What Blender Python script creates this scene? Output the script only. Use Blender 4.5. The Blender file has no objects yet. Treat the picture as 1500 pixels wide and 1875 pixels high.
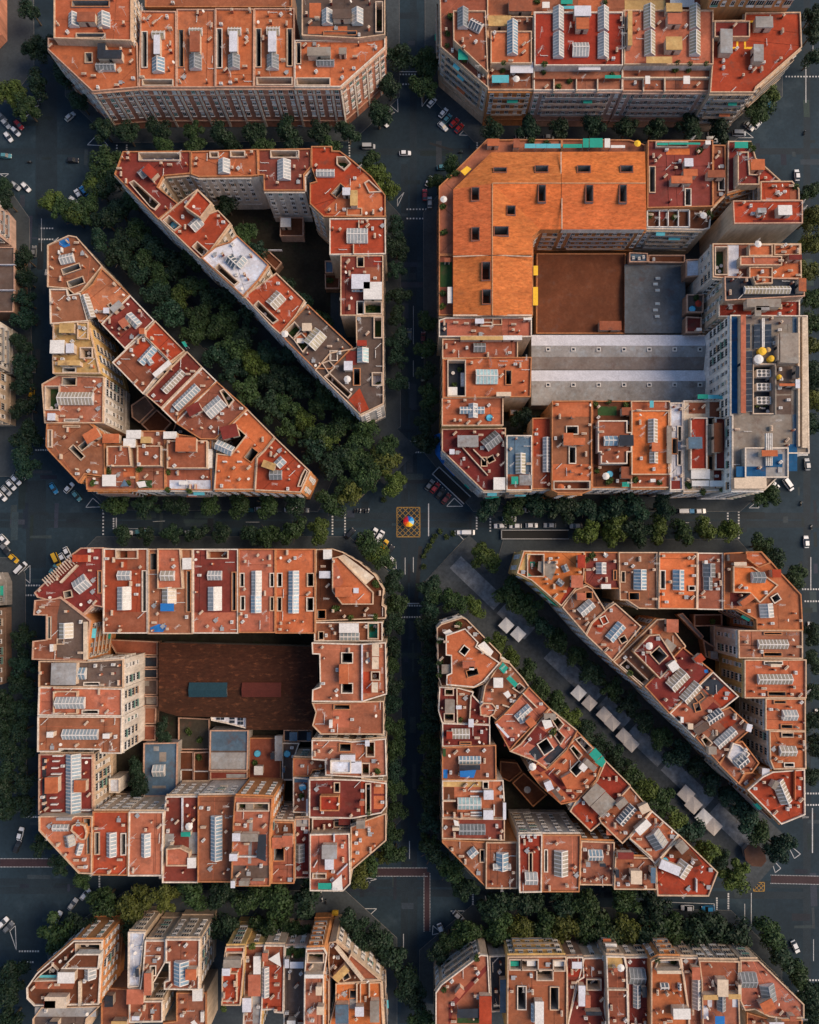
import bpy, math, random
from mathutils import Vector
from mathutils.geometry import tessellate_polygon
random.seed(7)
scene = bpy.context.scene
col = scene.collection
R = math.radians

# ------------------------------------------------------------------ camera
CAM_H = 260.0          # flying height in metres
SC = 5.2               # photo pixels per metre on the ground
cam_d = bpy.data.cameras.new("camera")
cam = bpy.data.objects.new("camera", cam_d)
col.objects.link(cam)
cam.location = (0, 0, CAM_H)
NADIR_Y = 1050.0       # the drone's camera leans slightly: verticals meet at this photo row
TILT = math.atan((NADIR_Y - 937.5) / (SC * CAM_H))
cam.rotation_euler = (TILT, 0, 0)
cam_d.sensor_fit = 'HORIZONTAL'
cam_d.sensor_width = 36
cam_d.lens = 36 * SC * CAM_H / 1500
cam_d.clip_end = 6000
scene.camera = cam

# ------------------------------------------------------------------ light
SUN_EL, SUN_AZ = R(43), R(82)      # azimuth measured from +Y (picture up) towards +X (picture right)
world = bpy.data.worlds.new("World"); scene.world = world
world.use_nodes = True
nt = world.node_tree
sky = nt.nodes.new("ShaderNodeTexSky"); sky.sky_type = 'NISHITA'; sky.sun_disc = False
sky.sun_elevation = SUN_EL; sky.sun_rotation = SUN_AZ
sky.air_density = 1.2; sky.dust_density = 1.2; sky.ozone_density = 2.0
bg = nt.nodes["Background"]; bg.inputs[1].default_value = 0.056
nt.links.new(sky.outputs[0], bg.inputs[0])
sd = bpy.data.lights.new("sun", 'SUN'); sd.energy = 1.5; sd.angle = R(40); sd.color = (1.0, 0.75, 0.52)
sun = bpy.data.objects.new("sun", sd); col.objects.link(sun)
sun.location = (100, 100, 200)
tosun = Vector((math.sin(SUN_AZ) * math.cos(SUN_EL), math.cos(SUN_AZ) * math.cos(SUN_EL), math.sin(SUN_EL)))
sun.rotation_euler = tosun.to_track_quat('Z', 'Y').to_euler()
scene.view_settings.view_transform = 'Standard'
scene.view_settings.look = 'None'
scene.view_settings.gamma = 1.0
scene.view_settings.use_curve_mapping = False
scene.view_settings.exposure = 1.34

# ------------------------------------------------------------------ materials
def new_mat(name):
    m = bpy.data.materials.new(name); m.use_nodes = True
    n = m.node_tree.nodes; l = m.node_tree.links
    return m, n, l, n["Principled BSDF"]

def obj_mat(name, rough=0.9, large=0.35, small=0.25, lscale=0.18, sscale=2.2, streak=(1, 1, 1), fixed=None, spec=0.25, stain=None, bump=0.0, metallic=0.0, fade=None):
    """colour from the object's own colour (or fixed), varied by two noises in world space"""
    m, n, l, p = new_mat(name)
    geo = n.new("ShaderNodeNewGeometry")
    mp = n.new("ShaderNodeMapping"); mp.inputs["Scale"].default_value = streak
    l.new(geo.outputs["Position"], mp.inputs["Vector"])
    def noise(s, d=4, r=0.6):
        t = n.new("ShaderNodeTexNoise"); t.inputs["Scale"].default_value = s
        t.inputs["Detail"].default_value = d; t.inputs["Roughness"].default_value = r
        l.new(mp.outputs[0], t.inputs["Vector"]); return t
    def rng(src, lo, hi, a=0.3, b=0.7):
        r = n.new("ShaderNodeMapRange"); r.inputs[1].default_value = a; r.inputs[2].default_value = b
        r.inputs[3].default_value = lo; r.inputs[4].default_value = hi
        l.new(src, r.inputs[0]); return r.outputs[0]
    if fixed is None:
        oi = n.new("ShaderNodeObjectInfo"); c = oi.outputs["Color"]
    else:
        rgb = n.new("ShaderNodeRGB"); rgb.outputs[0].default_value = (*fixed, 1); c = rgb.outputs[0]
    def mul(c, f):
        x = n.new("ShaderNodeMix"); x.data_type = 'RGBA'; x.blend_type = 'MULTIPLY'; x.inputs[0].default_value = 1
        l.new(c, x.inputs[6]); l.new(f, x.inputs[7]); return x.outputs[2]
    n1 = noise(lscale); n2 = noise(sscale, 5, 0.7)
    c = mul(c, rng(n1.outputs[0], 1 - large, 1 + large * 0.6))
    c = mul(c, rng(n2.outputs[0], 1 - small, 1 + small * 0.6))
    if stain:
        n3 = noise(stain[0], 6, 0.7)
        x = n.new("ShaderNodeMix"); x.data_type = 'RGBA'
        r = rng(n3.outputs[0], 0, stain[2], 0.56, 0.72)
        l.new(r, x.inputs[0]); l.new(c, x.inputs[6]); x.inputs[7].default_value = (*stain[1], 1); c = x.outputs[2]
    if fade:       # pale worn fields
        n4 = noise(fade[0], 5, 0.65)
        x = n.new("ShaderNodeMix"); x.data_type = 'RGBA'
        l.new(rng(n4.outputs[0], 0, fade[2], 0.5, 0.72), x.inputs[0]); l.new(c, x.inputs[6])
        rg = n.new("ShaderNodeRGB"); rg.outputs[0].default_value = (*fade[1], 1)
        l.new(mul(c, rg.outputs[0]), x.inputs[7]); c = x.outputs[2]
    l.new(c, p.inputs["Base Color"])
    p.inputs["Roughness"].default_value = rough
    p.inputs["Metallic"].default_value = metallic
    p.inputs["Specular IOR Level"].default_value = spec
    if bump:
        b = n.new("ShaderNodeBump"); b.inputs["Strength"].default_value = bump; b.inputs["Distance"].default_value = 0.05
        l.new(n2.outputs[0], b.inputs["Height"]); l.new(b.outputs[0], p.inputs["Normal"])
    return m

M = {}
M['roof'] = obj_mat("terracotta_roof", 0.92, 0.26, 0.20, 0.12, 1.1, stain=(0.22, (0.11, 0.055, 0.040), 0.68), bump=0.08, fade=(0.35, (1.3, 1.55, 1.75), 0.6))
M['tile'] = obj_mat("pitched_tiles", 0.9, 0.22, 0.45, 0.15, 0.9, streak=(0.7, 1.6, 1), stain=(0.45, (0.20, 0.07, 0.03), 0.75), bump=0.25, fade=(0.7, (1.15, 1.4, 1.5), 0.7))
M['wall'] = obj_mat("render_wall", 0.9, 0.22, 0.22, 0.25, 1.0, streak=(1, 1, 0.25), stain=(0.6, (0.16, 0.13, 0.11), 0.4))
M['trim'] = obj_mat("painted_trim", 0.85, 0.18, 0.35, 0.4, 1.4, stain=(0.9, (0.22, 0.15, 0.11), 0.5))
M['plain'] = obj_mat("painted_surface", 0.7, 0.12, 0.18, 0.5, 2.0)
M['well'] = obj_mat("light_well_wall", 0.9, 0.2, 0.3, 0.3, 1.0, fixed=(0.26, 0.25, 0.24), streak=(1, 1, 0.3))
M['cream'] = obj_mat("cream_render", 0.9, 0.2, 0.25, 0.4, 1.2, fixed=(0.58, 0.45, 0.34))
M['white'] = obj_mat("white_paint", 0.6, 0.1, 0.2, 0.5, 2.0, fixed=(0.64, 0.61, 0.57))
M['metal'] = obj_mat("grey_metal", 0.5, 0.15, 0.25, 0.5, 2.0, fixed=(0.32, 0.33, 0.34))
M['glass'] = obj_mat("skylight_glass", 0.22, 0.15, 0.35, 0.5, 1.1, spec=0.5)
M['dark'] = obj_mat("window_glass", 0.12, 0.1, 0.2, 0.5, 1.0, fixed=(0.025, 0.03, 0.035), spec=0.6)
M['asphalt'] = obj_mat("asphalt", 0.8, 0.42, 0.25, 0.035, 0.8, fixed=(0.017, 0.035, 0.050), stain=(0.07, (0.036, 0.056, 0.072), 0.75))
M['pave'] = obj_mat("pavement", 0.9, 0.25, 0.25, 0.1, 1.2, fixed=(0.050, 0.062, 0.070), stain=(0.25, (0.030, 0.039, 0.046), 0.6))
M['prom'] = obj_mat('promenade_paving', 0.88, 0.3, 0.3, 0.1, 0.8, fixed=(0.060, 0.071, 0.079), stain=(0.3, (0.036, 0.045, 0.052), 0.6))
M['slab'] = obj_mat("promenade_slabs", 0.85, 0.3, 0.5, 0.15, 0.55, fixed=(0.21, 0.225, 0.24), stain=(0.5, (0.09, 0.10, 0.112), 0.85))
M['paint'] = obj_mat("road_paint", 0.7, 0.2, 0.4, 0.3, 2.5)
M['soil'] = obj_mat("garden_soil", 0.95, 0.4, 0.4, 0.15, 0.9, fixed=(0.03, 0.026, 0.018), stain=(0.2, (0.014, 0.034, 0.012), 0.95))
M['bark'] = obj_mat("bark", 0.95, 0.2, 0.4, 1.0, 4.0, fixed=(0.11, 0.085, 0.06))
M['car'] = obj_mat("car_paint", 0.28, 0.03, 0.04, 0.5, 2.0, spec=0.6)
M['rubber'] = obj_mat("rubber", 0.8, 0.05, 0.1, fixed=(0.02, 0.02, 0.02))
M['cloth'] = obj_mat("cloth", 0.85, 0.08, 0.15, 0.6, 2.0)
M['hedge'] = obj_mat("terrace_plants", 0.7, 0.4, 0.6, 0.6, 3.0, fixed=(0.045, 0.075, 0.02))
def leaf_mat():
    m, n, l, p = new_mat("leaves")
    oi = n.new("ShaderNodeObjectInfo")
    geo = n.new("ShaderNodeNewGeometry")
    tx = n.new("ShaderNodeTexNoise"); tx.inputs["Scale"].default_value = 0.5; tx.inputs["Detail"].default_value = 3
    l.new(geo.outputs["Position"], tx.inputs["Vector"])
    rp = n.new("ShaderNodeValToRGB")
    rp.color_ramp.elements[0].position = 0.25; rp.color_ramp.elements[0].color = (0.45, 0.5, 0.5, 1)
    rp.color_ramp.elements[1].position = 0.75; rp.color_ramp.elements[1].color = (1.4, 1.3, 1.0, 1)
    l.new(tx.outputs[0], rp.inputs[0])
    x = n.new("ShaderNodeMix"); x.data_type = 'RGBA'; x.blend_type = 'MULTIPLY'; x.inputs[0].default_value = 1
    l.new(oi.outputs["Color"], x.inputs[6]); l.new(rp.outputs[0], x.inputs[7])
    l.new(x.outputs[2], p.inputs["Base Color"])
    p.inputs["Roughness"].default_value = 0.6
    p.inputs["Specular IOR Level"].default_value = 0.25
    return m
M['leaf'] = leaf_mat()

# ------------------------------------------------------------------ helpers
TX = {'a': 0, 'b': 380, 'c': 760, 'd': 1100}
TY = [0, 380, 700, 1000, 1300, 1575]
def pxy(px, py, z=0.0):
    """a photograph pixel seen at height z -> metres"""
    f = SC * CAM_H
    dx, dy, dz = (px - 750.0) / f, -(py - 937.5) / f, -1.0
    c, s = math.cos(TILT), math.sin(TILT)
    y, zz = dy * c - dz * s, dy * s + dz * c
    t = (CAM_H - z) / -zz
    return (dx * t, y * t)
def tpx(t, x, y):
    return (TX[t[0]] + x / 3.75, TY[int(t[1])] + y / 3.75)
def txy(t, x, y, z=0.0):
    a, b = tpx(t, x, y); return pxy(a, b, z)

def area2(p):
    return sum(p[i][0] * p[(i + 1) % len(p)][1] - p[(i + 1) % len(p)][0] * p[i][1] for i in range(len(p)))
def ccw(p):
    return list(p) if area2(p) > 0 else list(reversed(p))
def inside(p, q):
    x, y = q; r = False; j = len(p) - 1
    for i in range(len(p)):
        xi, yi = p[i]; xj, yj = p[j]
        if (yi > y) != (yj > y) and x < (xj - xi) * (y - yi) / (yj - yi) + xi: r = not r
        j = i
    return r
def edge_dist(p, q):
    best = 1e9
    for i in range(len(p)):
        ax, ay = p[i]; bx, by = p[(i + 1) % len(p)]
        dx, dy = bx - ax, by - ay; L = dx * dx + dy * dy or 1e-9
        t = max(0, min(1, ((q[0] - ax) * dx + (q[1] - ay) * dy) / L))
        best = min(best, math.hypot(q[0] - ax - t * dx, q[1] - ay - t * dy))
    return best
def offset(poly, d):
    """mitred offset of a ccw polygon, d > 0 outwards"""
    n = len(poly); out = []
    for i in range(n):
        a, b, c = poly[i - 1], poly[i], poly[(i + 1) % n]
        def nrm(u, v):
            x, y = v[0] - u[0], v[1] - u[1]; L = math.hypot(x, y) or 1e-9
            return (y / L, -x / L)
        n1, n2 = nrm(a, b), nrm(b, c)
        mx, my = n1[0] + n2[0], n1[1] + n2[1]
        den = 1 + n1[0] * n2[0] + n1[1] * n2[1]
        den = max(den, 0.35)
        out.append((b[0] + mx / den * d, b[1] + my / den * d))
    return out
def clean(poly, mind=0.25):
    out = []
    for p in poly:
        if not out or math.hypot(p[0] - out[-1][0], p[1] - out[-1][1]) > mind: out.append(p)
    if len(out) > 3 and math.hypot(out[0][0] - out[-1][0], out[0][1] - out[-1][1]) <= mind: out.pop()
    return out

class MB:
    def __init__(s): s.v = []; s.f = []; s.m = []
    def face(s, pts, m=0):
        i = len(s.v); s.v.extend(pts); s.f.append(tuple(range(i, i + len(pts)))); s.m.append(m)
    def sides(s, poly, z0, z1, m=0, inward=False):
        n = len(poly); i = len(s.v)
        s.v.extend([(x, y, z0) for x, y in poly]); s.v.extend([(x, y, z1) for x, y in poly])
        for k in range(n):
            j = (k + 1) % n
            f = (i + k, i + j, i + n + j, i + n + k)
            s.f.append(f[::-1] if inward else f); s.m.append(m)
    def cap(s, poly, z, holes=(), m=0):
        loops = [[Vector((x, y, 0)) for x, y in poly]] + [[Vector((x, y, 0)) for x, y in h] for h in holes]
        tris = tessellate_polygon(loops)
        flat = [p for lp in loops for p in lp]
        i = len(s.v)
        zz = z if callable(z) else (lambda x, y: z)
        s.v.extend([(p.x, p.y, zz(p.x, p.y)) for p in flat])
        for t in tris:
            a, b, c = (flat[k] for k in t)
            if (b.x - a.x) * (c.y - a.y) - (b.y - a.y) * (c.x - a.x) < 0: t = (t[0], t[2], t[1])
            s.f.append(tuple(i + k for k in t)); s.m.append(m)
    def prism(s, poly, z0, z1, m=0, mtop=None):
        s.sides(poly, z0, z1, m); s.cap(poly, z1, (), m if mtop is None else mtop)
    def box(s, cx, cy, z0, lx, ly, lz, ang=0.0, m=0, mtop=None, bottom=False):
        c, n = math.cos(ang), math.sin(ang)
        P = [(cx + c * a - n * b, cy + n * a + c * b) for a, b in ((-lx / 2, -ly / 2), (lx / 2, -ly / 2), (lx / 2, ly / 2), (-lx / 2, ly / 2))]
        i = len(s.v)
        s.v.extend([(x, y, z0) for x, y in P]); s.v.extend([(x, y, z0 + lz) for x, y in P])
        for k in range(4):
            j = (k + 1) % 4; s.f.append((i + k, i + j, i + 4 + j, i + 4 + k)); s.m.append(m)
        s.f.append((i + 4, i + 5, i + 6, i + 7)); s.m.append(m if mtop is None else mtop)
        if bottom: s.f.append((i + 3, i + 2, i + 1, i)); s.m.append(m)
    def tube(s, a, b, r0, r1, n=6, m=0, capped=True):
        a, b = Vector(a), Vector(b); d = (b - a).normalized()
        u = d.orthogonal().normalized(); w = d.cross(u); i = len(s.v)
        for c, r in ((a, r0), (b, r1)):
            for k in range(n):
                t = 2 * math.pi * k / n
                s.v.append(tuple(c + u * (r * math.cos(t)) + w * (r * math.sin(t))))
        for k in range(n):
            j = (k + 1) % n; s.f.append((i + k, i + j, i + n + j, i + n + k)); s.m.append(m)
        if capped:
            s.f.append(tuple(i + n + k for k in range(n))); s.m.append(m)
            s.f.append(tuple(i + n - 1 - k for k in range(n))); s.m.append(m)
    def mesh(s, name, mats, origin=(0, 0, 0), smooth=False):
        me = bpy.data.meshes.new(name)
        ox, oy, oz = origin
        me.from_pydata([(x - ox, y - oy, z - oz) for x, y, z in s.v], [], s.f)
        for mt in mats: me.materials.append(M[mt])
        if len(mats) > 1: me.polygons.foreach_set("material_index", s.m)
        if smooth: me.polygons.foreach_set("use_smooth", [True] * len(s.f))
        me.update(); return me

def obj(name, me, parent=None, loc=(0, 0, 0), rz=0.0, color=None, kind=None):
    o = bpy.data.objects.new(name, me); col.objects.link(o)
    o.location = loc
    if rz: o.rotation_euler = (0, 0, rz)
    if parent is not None: o.parent = parent
    if color is not None: o.color = (*color, 1)
    if kind: o["kind"] = kind
    return o
def tag(o, label, cat, group=None):
    o["label"] = label; o["category"] = cat
    if group: o["group"] = group
    return o
def part(mb, name, mats, parent, color=None, kind=None, origin=None, smooth=False):
    """mesh in world metres -> child of an empty standing at origin"""
    og = origin if origin is not None else tuple(parent.location)
    return obj(name, mb.mesh(name, mats, og, smooth), parent, (0, 0, 0), 0, color, kind)
def copy_tree(o, parent=None, colors=None):
    c = o.copy(); col.objects.link(c); c.parent = parent
    for ch in o.children: copy_tree(ch, c)
    return c
ORD = "first second third fourth fifth sixth seventh eighth ninth tenth eleventh twelfth thirteenth fourteenth fifteenth sixteenth seventeenth eighteenth nineteenth twentieth".split()
def ordinal(i):
    if i < 20: return ORD[i]
    return {20: 'twenty-first', 21: 'twenty-second', 22: 'twenty-third', 23: 'twenty-fourth', 24: 'twenty-fifth', 25: 'twenty-sixth', 26: 'twenty-seventh', 27: 'twenty-eighth', 28: 'twenty-ninth', 29: 'thirtieth'}.get(i, 'far')

COL = dict(o=(.46, .130, .052), O=(.58, .155, .044), r=(.30, .036, .018), R=(.35, .050, .019), d=(.18, .030, .023), b=(.28, .088, .045), p=(.42, .130, .072),
           k=(.12, .082, .065), w=(.60, .61, .66), g=(.30, .29, .28), u=(.09, .145, .20), y=(.52, .33, .13), n=(.028, .034, .045), x=(.12, .04, .018),
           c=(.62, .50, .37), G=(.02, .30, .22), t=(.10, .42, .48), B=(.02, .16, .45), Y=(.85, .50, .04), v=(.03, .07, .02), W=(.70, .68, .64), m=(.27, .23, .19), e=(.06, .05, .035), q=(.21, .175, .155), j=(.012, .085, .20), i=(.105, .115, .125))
RNAME = dict(o='orange', O='bright orange', r='red', R='vivid red', d='dark red', b='brown', p='pinkish', k='dark brown', w='pale grey', g='grey', u='blue-grey', y='ochre', n='slate', x='rusty brown', m='beige grey')
WCOL = dict(c=(.54, .41, .29), w=(.60, .54, .47), p=(.50, .34, .27), k=(.50, .21, .13), y=(.60, .39, .15), o=(.56, .24, .09), g=(.34, .31, .28), b=(.26, .16, .11), W=(.80, .77, .72))

# ------------------------------------------------------------------ shared small meshes
def window_mesh(kind):
    """a window in the XZ plane, looking along -Y; 1.3 m wide, 1.9 m high, bottom at z = 0"""
    b = MB(); w, h = 1.3, 1.9
    b.box(0, -0.02, 0.06, w - 0.12, 0.10, h - 0.12, 0, 1, bottom=True)        # glass
    for x in (-w / 2 + .06, 0, w / 2 - .06): b.box(x, -0.05, 0.0, 0.13 if x else 0.09, 0.16, h, 0, 0, bottom=True)
    b.box(0, -0.05, h - 0.02, w + .1, 0.17, 0.16, 0, 0, bottom=True)
    b.box(0, -0.16, -0.1, w + .3, 0.42, 0.13, 0, 0, bottom=True)              # sill
    if kind == 1: b.box(0, -0.09, h * .5, w - .24, 0.05, h * .48, 0, 2, bottom=True)   # blind half down
    if kind == 2: b.box(0, -0.09, 0.15, w - .24, 0.05, h - .25, 0, 2, bottom=True)     # blind down
    if kind == 3:                                                             # shutters folded open
        for x in (-1, 1): b.box(x * (w / 2 + .26), -0.06, 0.0, 0.5, 0.07, h, 0, 2, bottom=True)
    return b.mesh("window", ['white', 'dark', 'plain'])
def gallery_mesh():
    b = MB(); w, h = 2.3, 2.3
    b.box(0, -0.02, 0.0, w, 0.12, h, 0, 1, bottom=True)
    for x in (-w / 2, -w / 6, w / 6, w / 2): b.box(x, -0.08, 0, .1, .2, h, 0, 0, bottom=True)
    b.box(0, -0.3, -.22, w + .2, .7, .2, 0, 0, bottom=True); b.box(0, -.62, -.05, w + .1, .06, .9, 0, 2, bottom=True)
    return b.mesh("gallery", ['white', 'dark', 'plain'])
WIN = [window_mesh(k) for k in range(4)] + [gallery_mesh()]

def chimney_mesh(k):
    b = MB()
    if k == 0:
        b.box(0, 0, 0, .8, .6, 1.5, 0); b.box(0, 0, 1.5, 1.0, .8, .14, 0, 1); b.box(0, 0, 1.64, .45, .3, .3, 0, 1)
    elif k == 1:
        b.box(0, 0, 0, .55, .55, 1.2, 0); b.tube((0, 0, 1.2), (0, 0, 1.9), .17, .17, 8, 1); b.tube((0, 0, 1.9), (0, 0, 2.1), .3, .06, 8, 1)
    else:
        b.box(0, 0, 0, 1.5, .5, 1.1, 0); b.box(0, 0, 1.1, 1.7, .7, .12, 0, 1)
        for x in (-.45, 0, .45): b.tube((x, 0, 1.2), (x, 0, 1.6), .14, .12, 6, 1)
    return b.mesh("chimney", ['trim', 'cream'])
CHIM = [chimney_mesh(k) for k in range(3)]
def ac_mesh():
    b = MB(); b.box(0, 0, .15, 1.1, .8, .9, 0); b.box(-.4, 0, 0, .1, .7, .15); b.box(.4, 0, 0, .1, .7, .15)
    b.tube((0, 0, 1.05), (0, 0, 1.10), .3, .3, 10, 1)
    return b.mesh("air_conditioner", ['white', 'metal'])
AC = ac_mesh()
def pipe_mesh():
    b = MB(); b.tube((-1.3, 0, .35), (1.3, 0, .35), .1, .1, 6); b.tube((1.3, 0, .35), (1.3, 0, 0), .1, .1, 6); b.tube((-1.3, 0, .35), (-1.3, 0, .9), .1, .1, 6)
    b.box(0, 0, 0, .2, .3, .28)
    return b.mesh("pipe", ['white'])
PIPE = pipe_mesh()
def rack_mesh():
    b = MB()
    for x in (-1.6, 1.6): b.box(x, 0, 0, .08, .9, .06); b.box(x, 0, 0, .07, .07, 1.7)
    for y in (-.35, 0, .35): b.tube((-1.6, y, 1.6), (1.6, y, 1.6), .02, .02, 4)
    for i, (x, w, h, y) in enumerate(((-1.1, .5, .9, -.35), (-.45, .6, .7, -.35), (.4, .8, 1.0, 0), (1.1, .5, .6, .35))): b.box(x, y, 1.6 - h, w, .05, h, 0, 1, bottom=True)
    return b.mesh("washing_line", ['metal', 'white'])
RACK = rack_mesh()
def vent_mesh():
    b = MB(); b.box(0, 0, 0, 1.0, 1.0, .5); b.box(0, 0, .5, 1.25, 1.25, .1, 0, 1); b.box(.9, .2, 0, .5, .4, .35, 0, 1)
    return b.mesh("roof_vent", ['trim', 'metal'])
VENT = vent_mesh()
def antenna_mesh():
    b = MB(); b.tube((0, 0, 0), (0, 0, 4.2), .05, .04, 5)
    b.tube((-1.0, 0, 4.0), (1.0, 0, 4.0), .04, .04, 4)
    for i in range(6): b.tube((-.9 + i * .34, -.5 + i * .05, 4.0), (-.9 + i * .34, .5 - i * .05, 4.0), .03, .03, 4)
    b.tube((-.5, .2, 3.2), (.6, -.3, 3.2), .03, .03, 4)
    return b.mesh("antenna", ['white'])
ANT = antenna_mesh()
def dish_mesh():
    b = MB(); b.tube((0, 0, 0), (0, 0, 1.0), .05, .05, 5)
    n = 12; b.tube((0, 0, 1.0), (.25, -.25, 1.35), .08, .5, n)
    return b.mesh("satellite_dish", ['white'])
DISH = dish_mesh()
def plant_mesh(seed):
    rd = random.Random(seed); b = MB()
    for i in range(90):
        a = rd.uniform(0, 6.28); r = math.sqrt(rd.random()) * .9; z = rd.uniform(.3, 1.3) * (1.1 - .4 * r)
        c = Vector((r * math.cos(a), r * math.sin(a), z)); n = Vector((rd.gauss(0, 1), rd.gauss(0, 1), rd.gauss(.8, 1))).normalized()
        u = n.orthogonal().normalized() * rd.uniform(.12, .26); w = n.cross(u).normalized() * rd.uniform(.12, .26)
        b.face([tuple(c + u), tuple(c + w), tuple(c - u), tuple(c - w)], 0)
    b.box(0, 0, 0, 1.2, .5, .4, 0, 1)
    return b.mesh("planter", ['leaf', 'trim'])
PLANT = [plant_mesh(i) for i in range(4)]

# ------------------------------------------------------------------ buildings
BUILD = []      # records: dict(poly, h, root, ...)
CLAIMED = {}
PAR = dict(c=(.60, .42, .28), w=(.72, .62, .51), o=(.48, .20, .085), p=(.54, .33, .23))
def bbox_line(a):
    x0, y0, x1, y1 = a
    if abs(x1 - x0) >= abs(y1 - y0): return (x0, (y0 + y1) / 2, x1, (y0 + y1) / 2, abs(y1 - y0))
    return ((x0 + x1) / 2, y0, (x0 + x1) / 2, y1, abs(x1 - x0))
def parse(feat):
    out = []
    for s in feat.split(';'):
        tk = s.split()
        if not tk: continue
        k = tk[0]; nums = []; strs = []
        for q in tk[1:]:
            try: nums.append(float(q))
            except ValueError: strs.append(q)
        out.append((k, nums, strs))
    return out
def line_rect(t, n, z):
    x1, y1, x2, y2, w = n[:5]
    a = txy(t, x1, y1, z); b = txy(t, x2, y2, z)
    wm = w / 3.75 * (CAM_H - z) / (CAM_H * SC)
    L = math.hypot(b[0] - a[0], b[1] - a[1]); ang = math.atan2(b[1] - a[1], b[0] - a[0])
    return ((a[0] + b[0]) / 2, (a[1] + b[1]) / 2, L, wm, ang)
def rect_poly(r):
    cx, cy, L, w, g = r; c, s = math.cos(g), math.sin(g)
    return [(cx + c * a - s * b, cy + s * a + c * b) for a, b in ((-L / 2, -w / 2), (L / 2, -w / 2), (L / 2, w / 2), (-L / 2, w / 2))]
def fit_hole(poly, h, others):
    """shift a hole until it lies inside its roof"""
    cx = sum(p[0] for p in poly) / len(poly); cy = sum(p[1] for p in poly) / len(poly)
    for shrink in (1.0, .85, .7, .55):
        hx = sum(p[0] for p in h) / len(h); hy = sum(p[1] for p in h) / len(h)
        q = [(hx + (x - hx) * shrink, hy + (y - hy) * shrink) for x, y in h]
        d = math.hypot(cx - hx, cy - hy) or 1
        for k in range(16):
            m = [(x + (cx - hx) / d * .3 * k, y + (cy - hy) / d * .3 * k) for x, y in q]
            if all(inside(poly, p) and edge_dist(poly, p) > .55 for p in m) and not any(inside(m, p) for p in poly):
                if all(not any(inside(o, p) for p in m) and not any(inside(m, p) for p in o) and
                       min(edge_dist(o, p) for p in m) > .25 for o in others):
                    return m
    return None

def skylight(root, r, z, tone):
    """long gabled roof light: kerb box, glass sheet, bars"""
    cx, cy, L, w, g = r
    if w > L: L, w, g = w, L, g + math.pi / 2
    o = (cx, cy, z)
    kh, rh = random.uniform(.7, 1.0), min(.38 * w, 1.3)
    b = MB(); b.sides([(-L / 2, -w / 2), (L / 2, -w / 2), (L / 2, w / 2), (-L / 2, w / 2)], 0, kh)
    for sx in (-1, 1):
        tri = [(sx * L / 2, -w / 2, kh), (sx * L / 2, w / 2, kh), (sx * L / 2, 0, kh + rh)]
        b.face(tri if sx > 0 else tri[::-1])
    s = obj("skylight", b.mesh("skylight", ['white']), root, (cx - root.location.x, cy - root.location.y, z - root.location.z), g)
    gl = MB(); e = .12
    gl.face([(-L / 2 - e, -w / 2 - e, kh - .06), (L / 2 + e, -w / 2 - e, kh - .06), (L / 2 + e, 0, kh + rh), (-L / 2 - e, 0, kh + rh)])
    gl.face([(L / 2 + e, w / 2 + e, kh - .06), (-L / 2 - e, w / 2 + e, kh - .06), (-L / 2 - e, 0, kh + rh), (L / 2 + e, 0, kh + rh)])
    tc = {'': (.30, .36, .39), 'g': (.17, .18, .18), 'c': (.36, .31, .24), 'u': (.22, .33, .41), 'w': (.36, .38, .38), 'k': (.09, .11, .13), 'y': (.38, .34, .24), 't': (.38, .55, .55)}[tone]
    f = random.uniform(.85, 1.1)
    obj("glass", gl.mesh("glass", ['glass']), s, color=tuple(c * f for c in tc))
    bars = MB(); n = max(2, int(L / 1.05)); ang = math.atan2(rh, w / 2)
    for i in range(n + 1):
        x = -L / 2 + L * i / n
        for sy in (-1, 1):
            bars.face([(x - .15, sy * (w / 2 + e), kh), (x + .15, sy * (w / 2 + e), kh), (x + .15, 0, kh + rh + .06), (x - .15, 0, kh + rh + .06)][::(-1 if sy > 0 else 1)])
    bars.box(0, 0, kh + rh - .02, L + .2, .34, .1)
    obj("glazing_bars", bars.mesh("glazing_bars", ['white' if tone != 'g' else 'metal']), s, kind='stuff')
    return s

def hut(root, r, z, c, hh=2.5, wallm='cream'):
    cx, cy, L, w, g = r
    b = MB(); b.box(0, 0, 0, L - .3, w - .3, hh)
    s = obj("stair_hut", b.mesh("stair_hut", [wallm]), root, (cx - root.location.x, cy - root.location.y, z - root.location.z), g)
    t = MB(); t.box(0, 0, hh + .003, L, w, .22, bottom=True)
    obj("hut_roof", t.mesh("hut_roof", ['roof' if c not in 'wWc' else 'plain']), s, color=COL[c])
    if L > 1.8:
        d = MB(); d.box(0, -(w - .3) / 2 - .03, 0.02, .9, .08, 2.0)
        obj("door", d.mesh("door", ['dark']), s)
    return s

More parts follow.
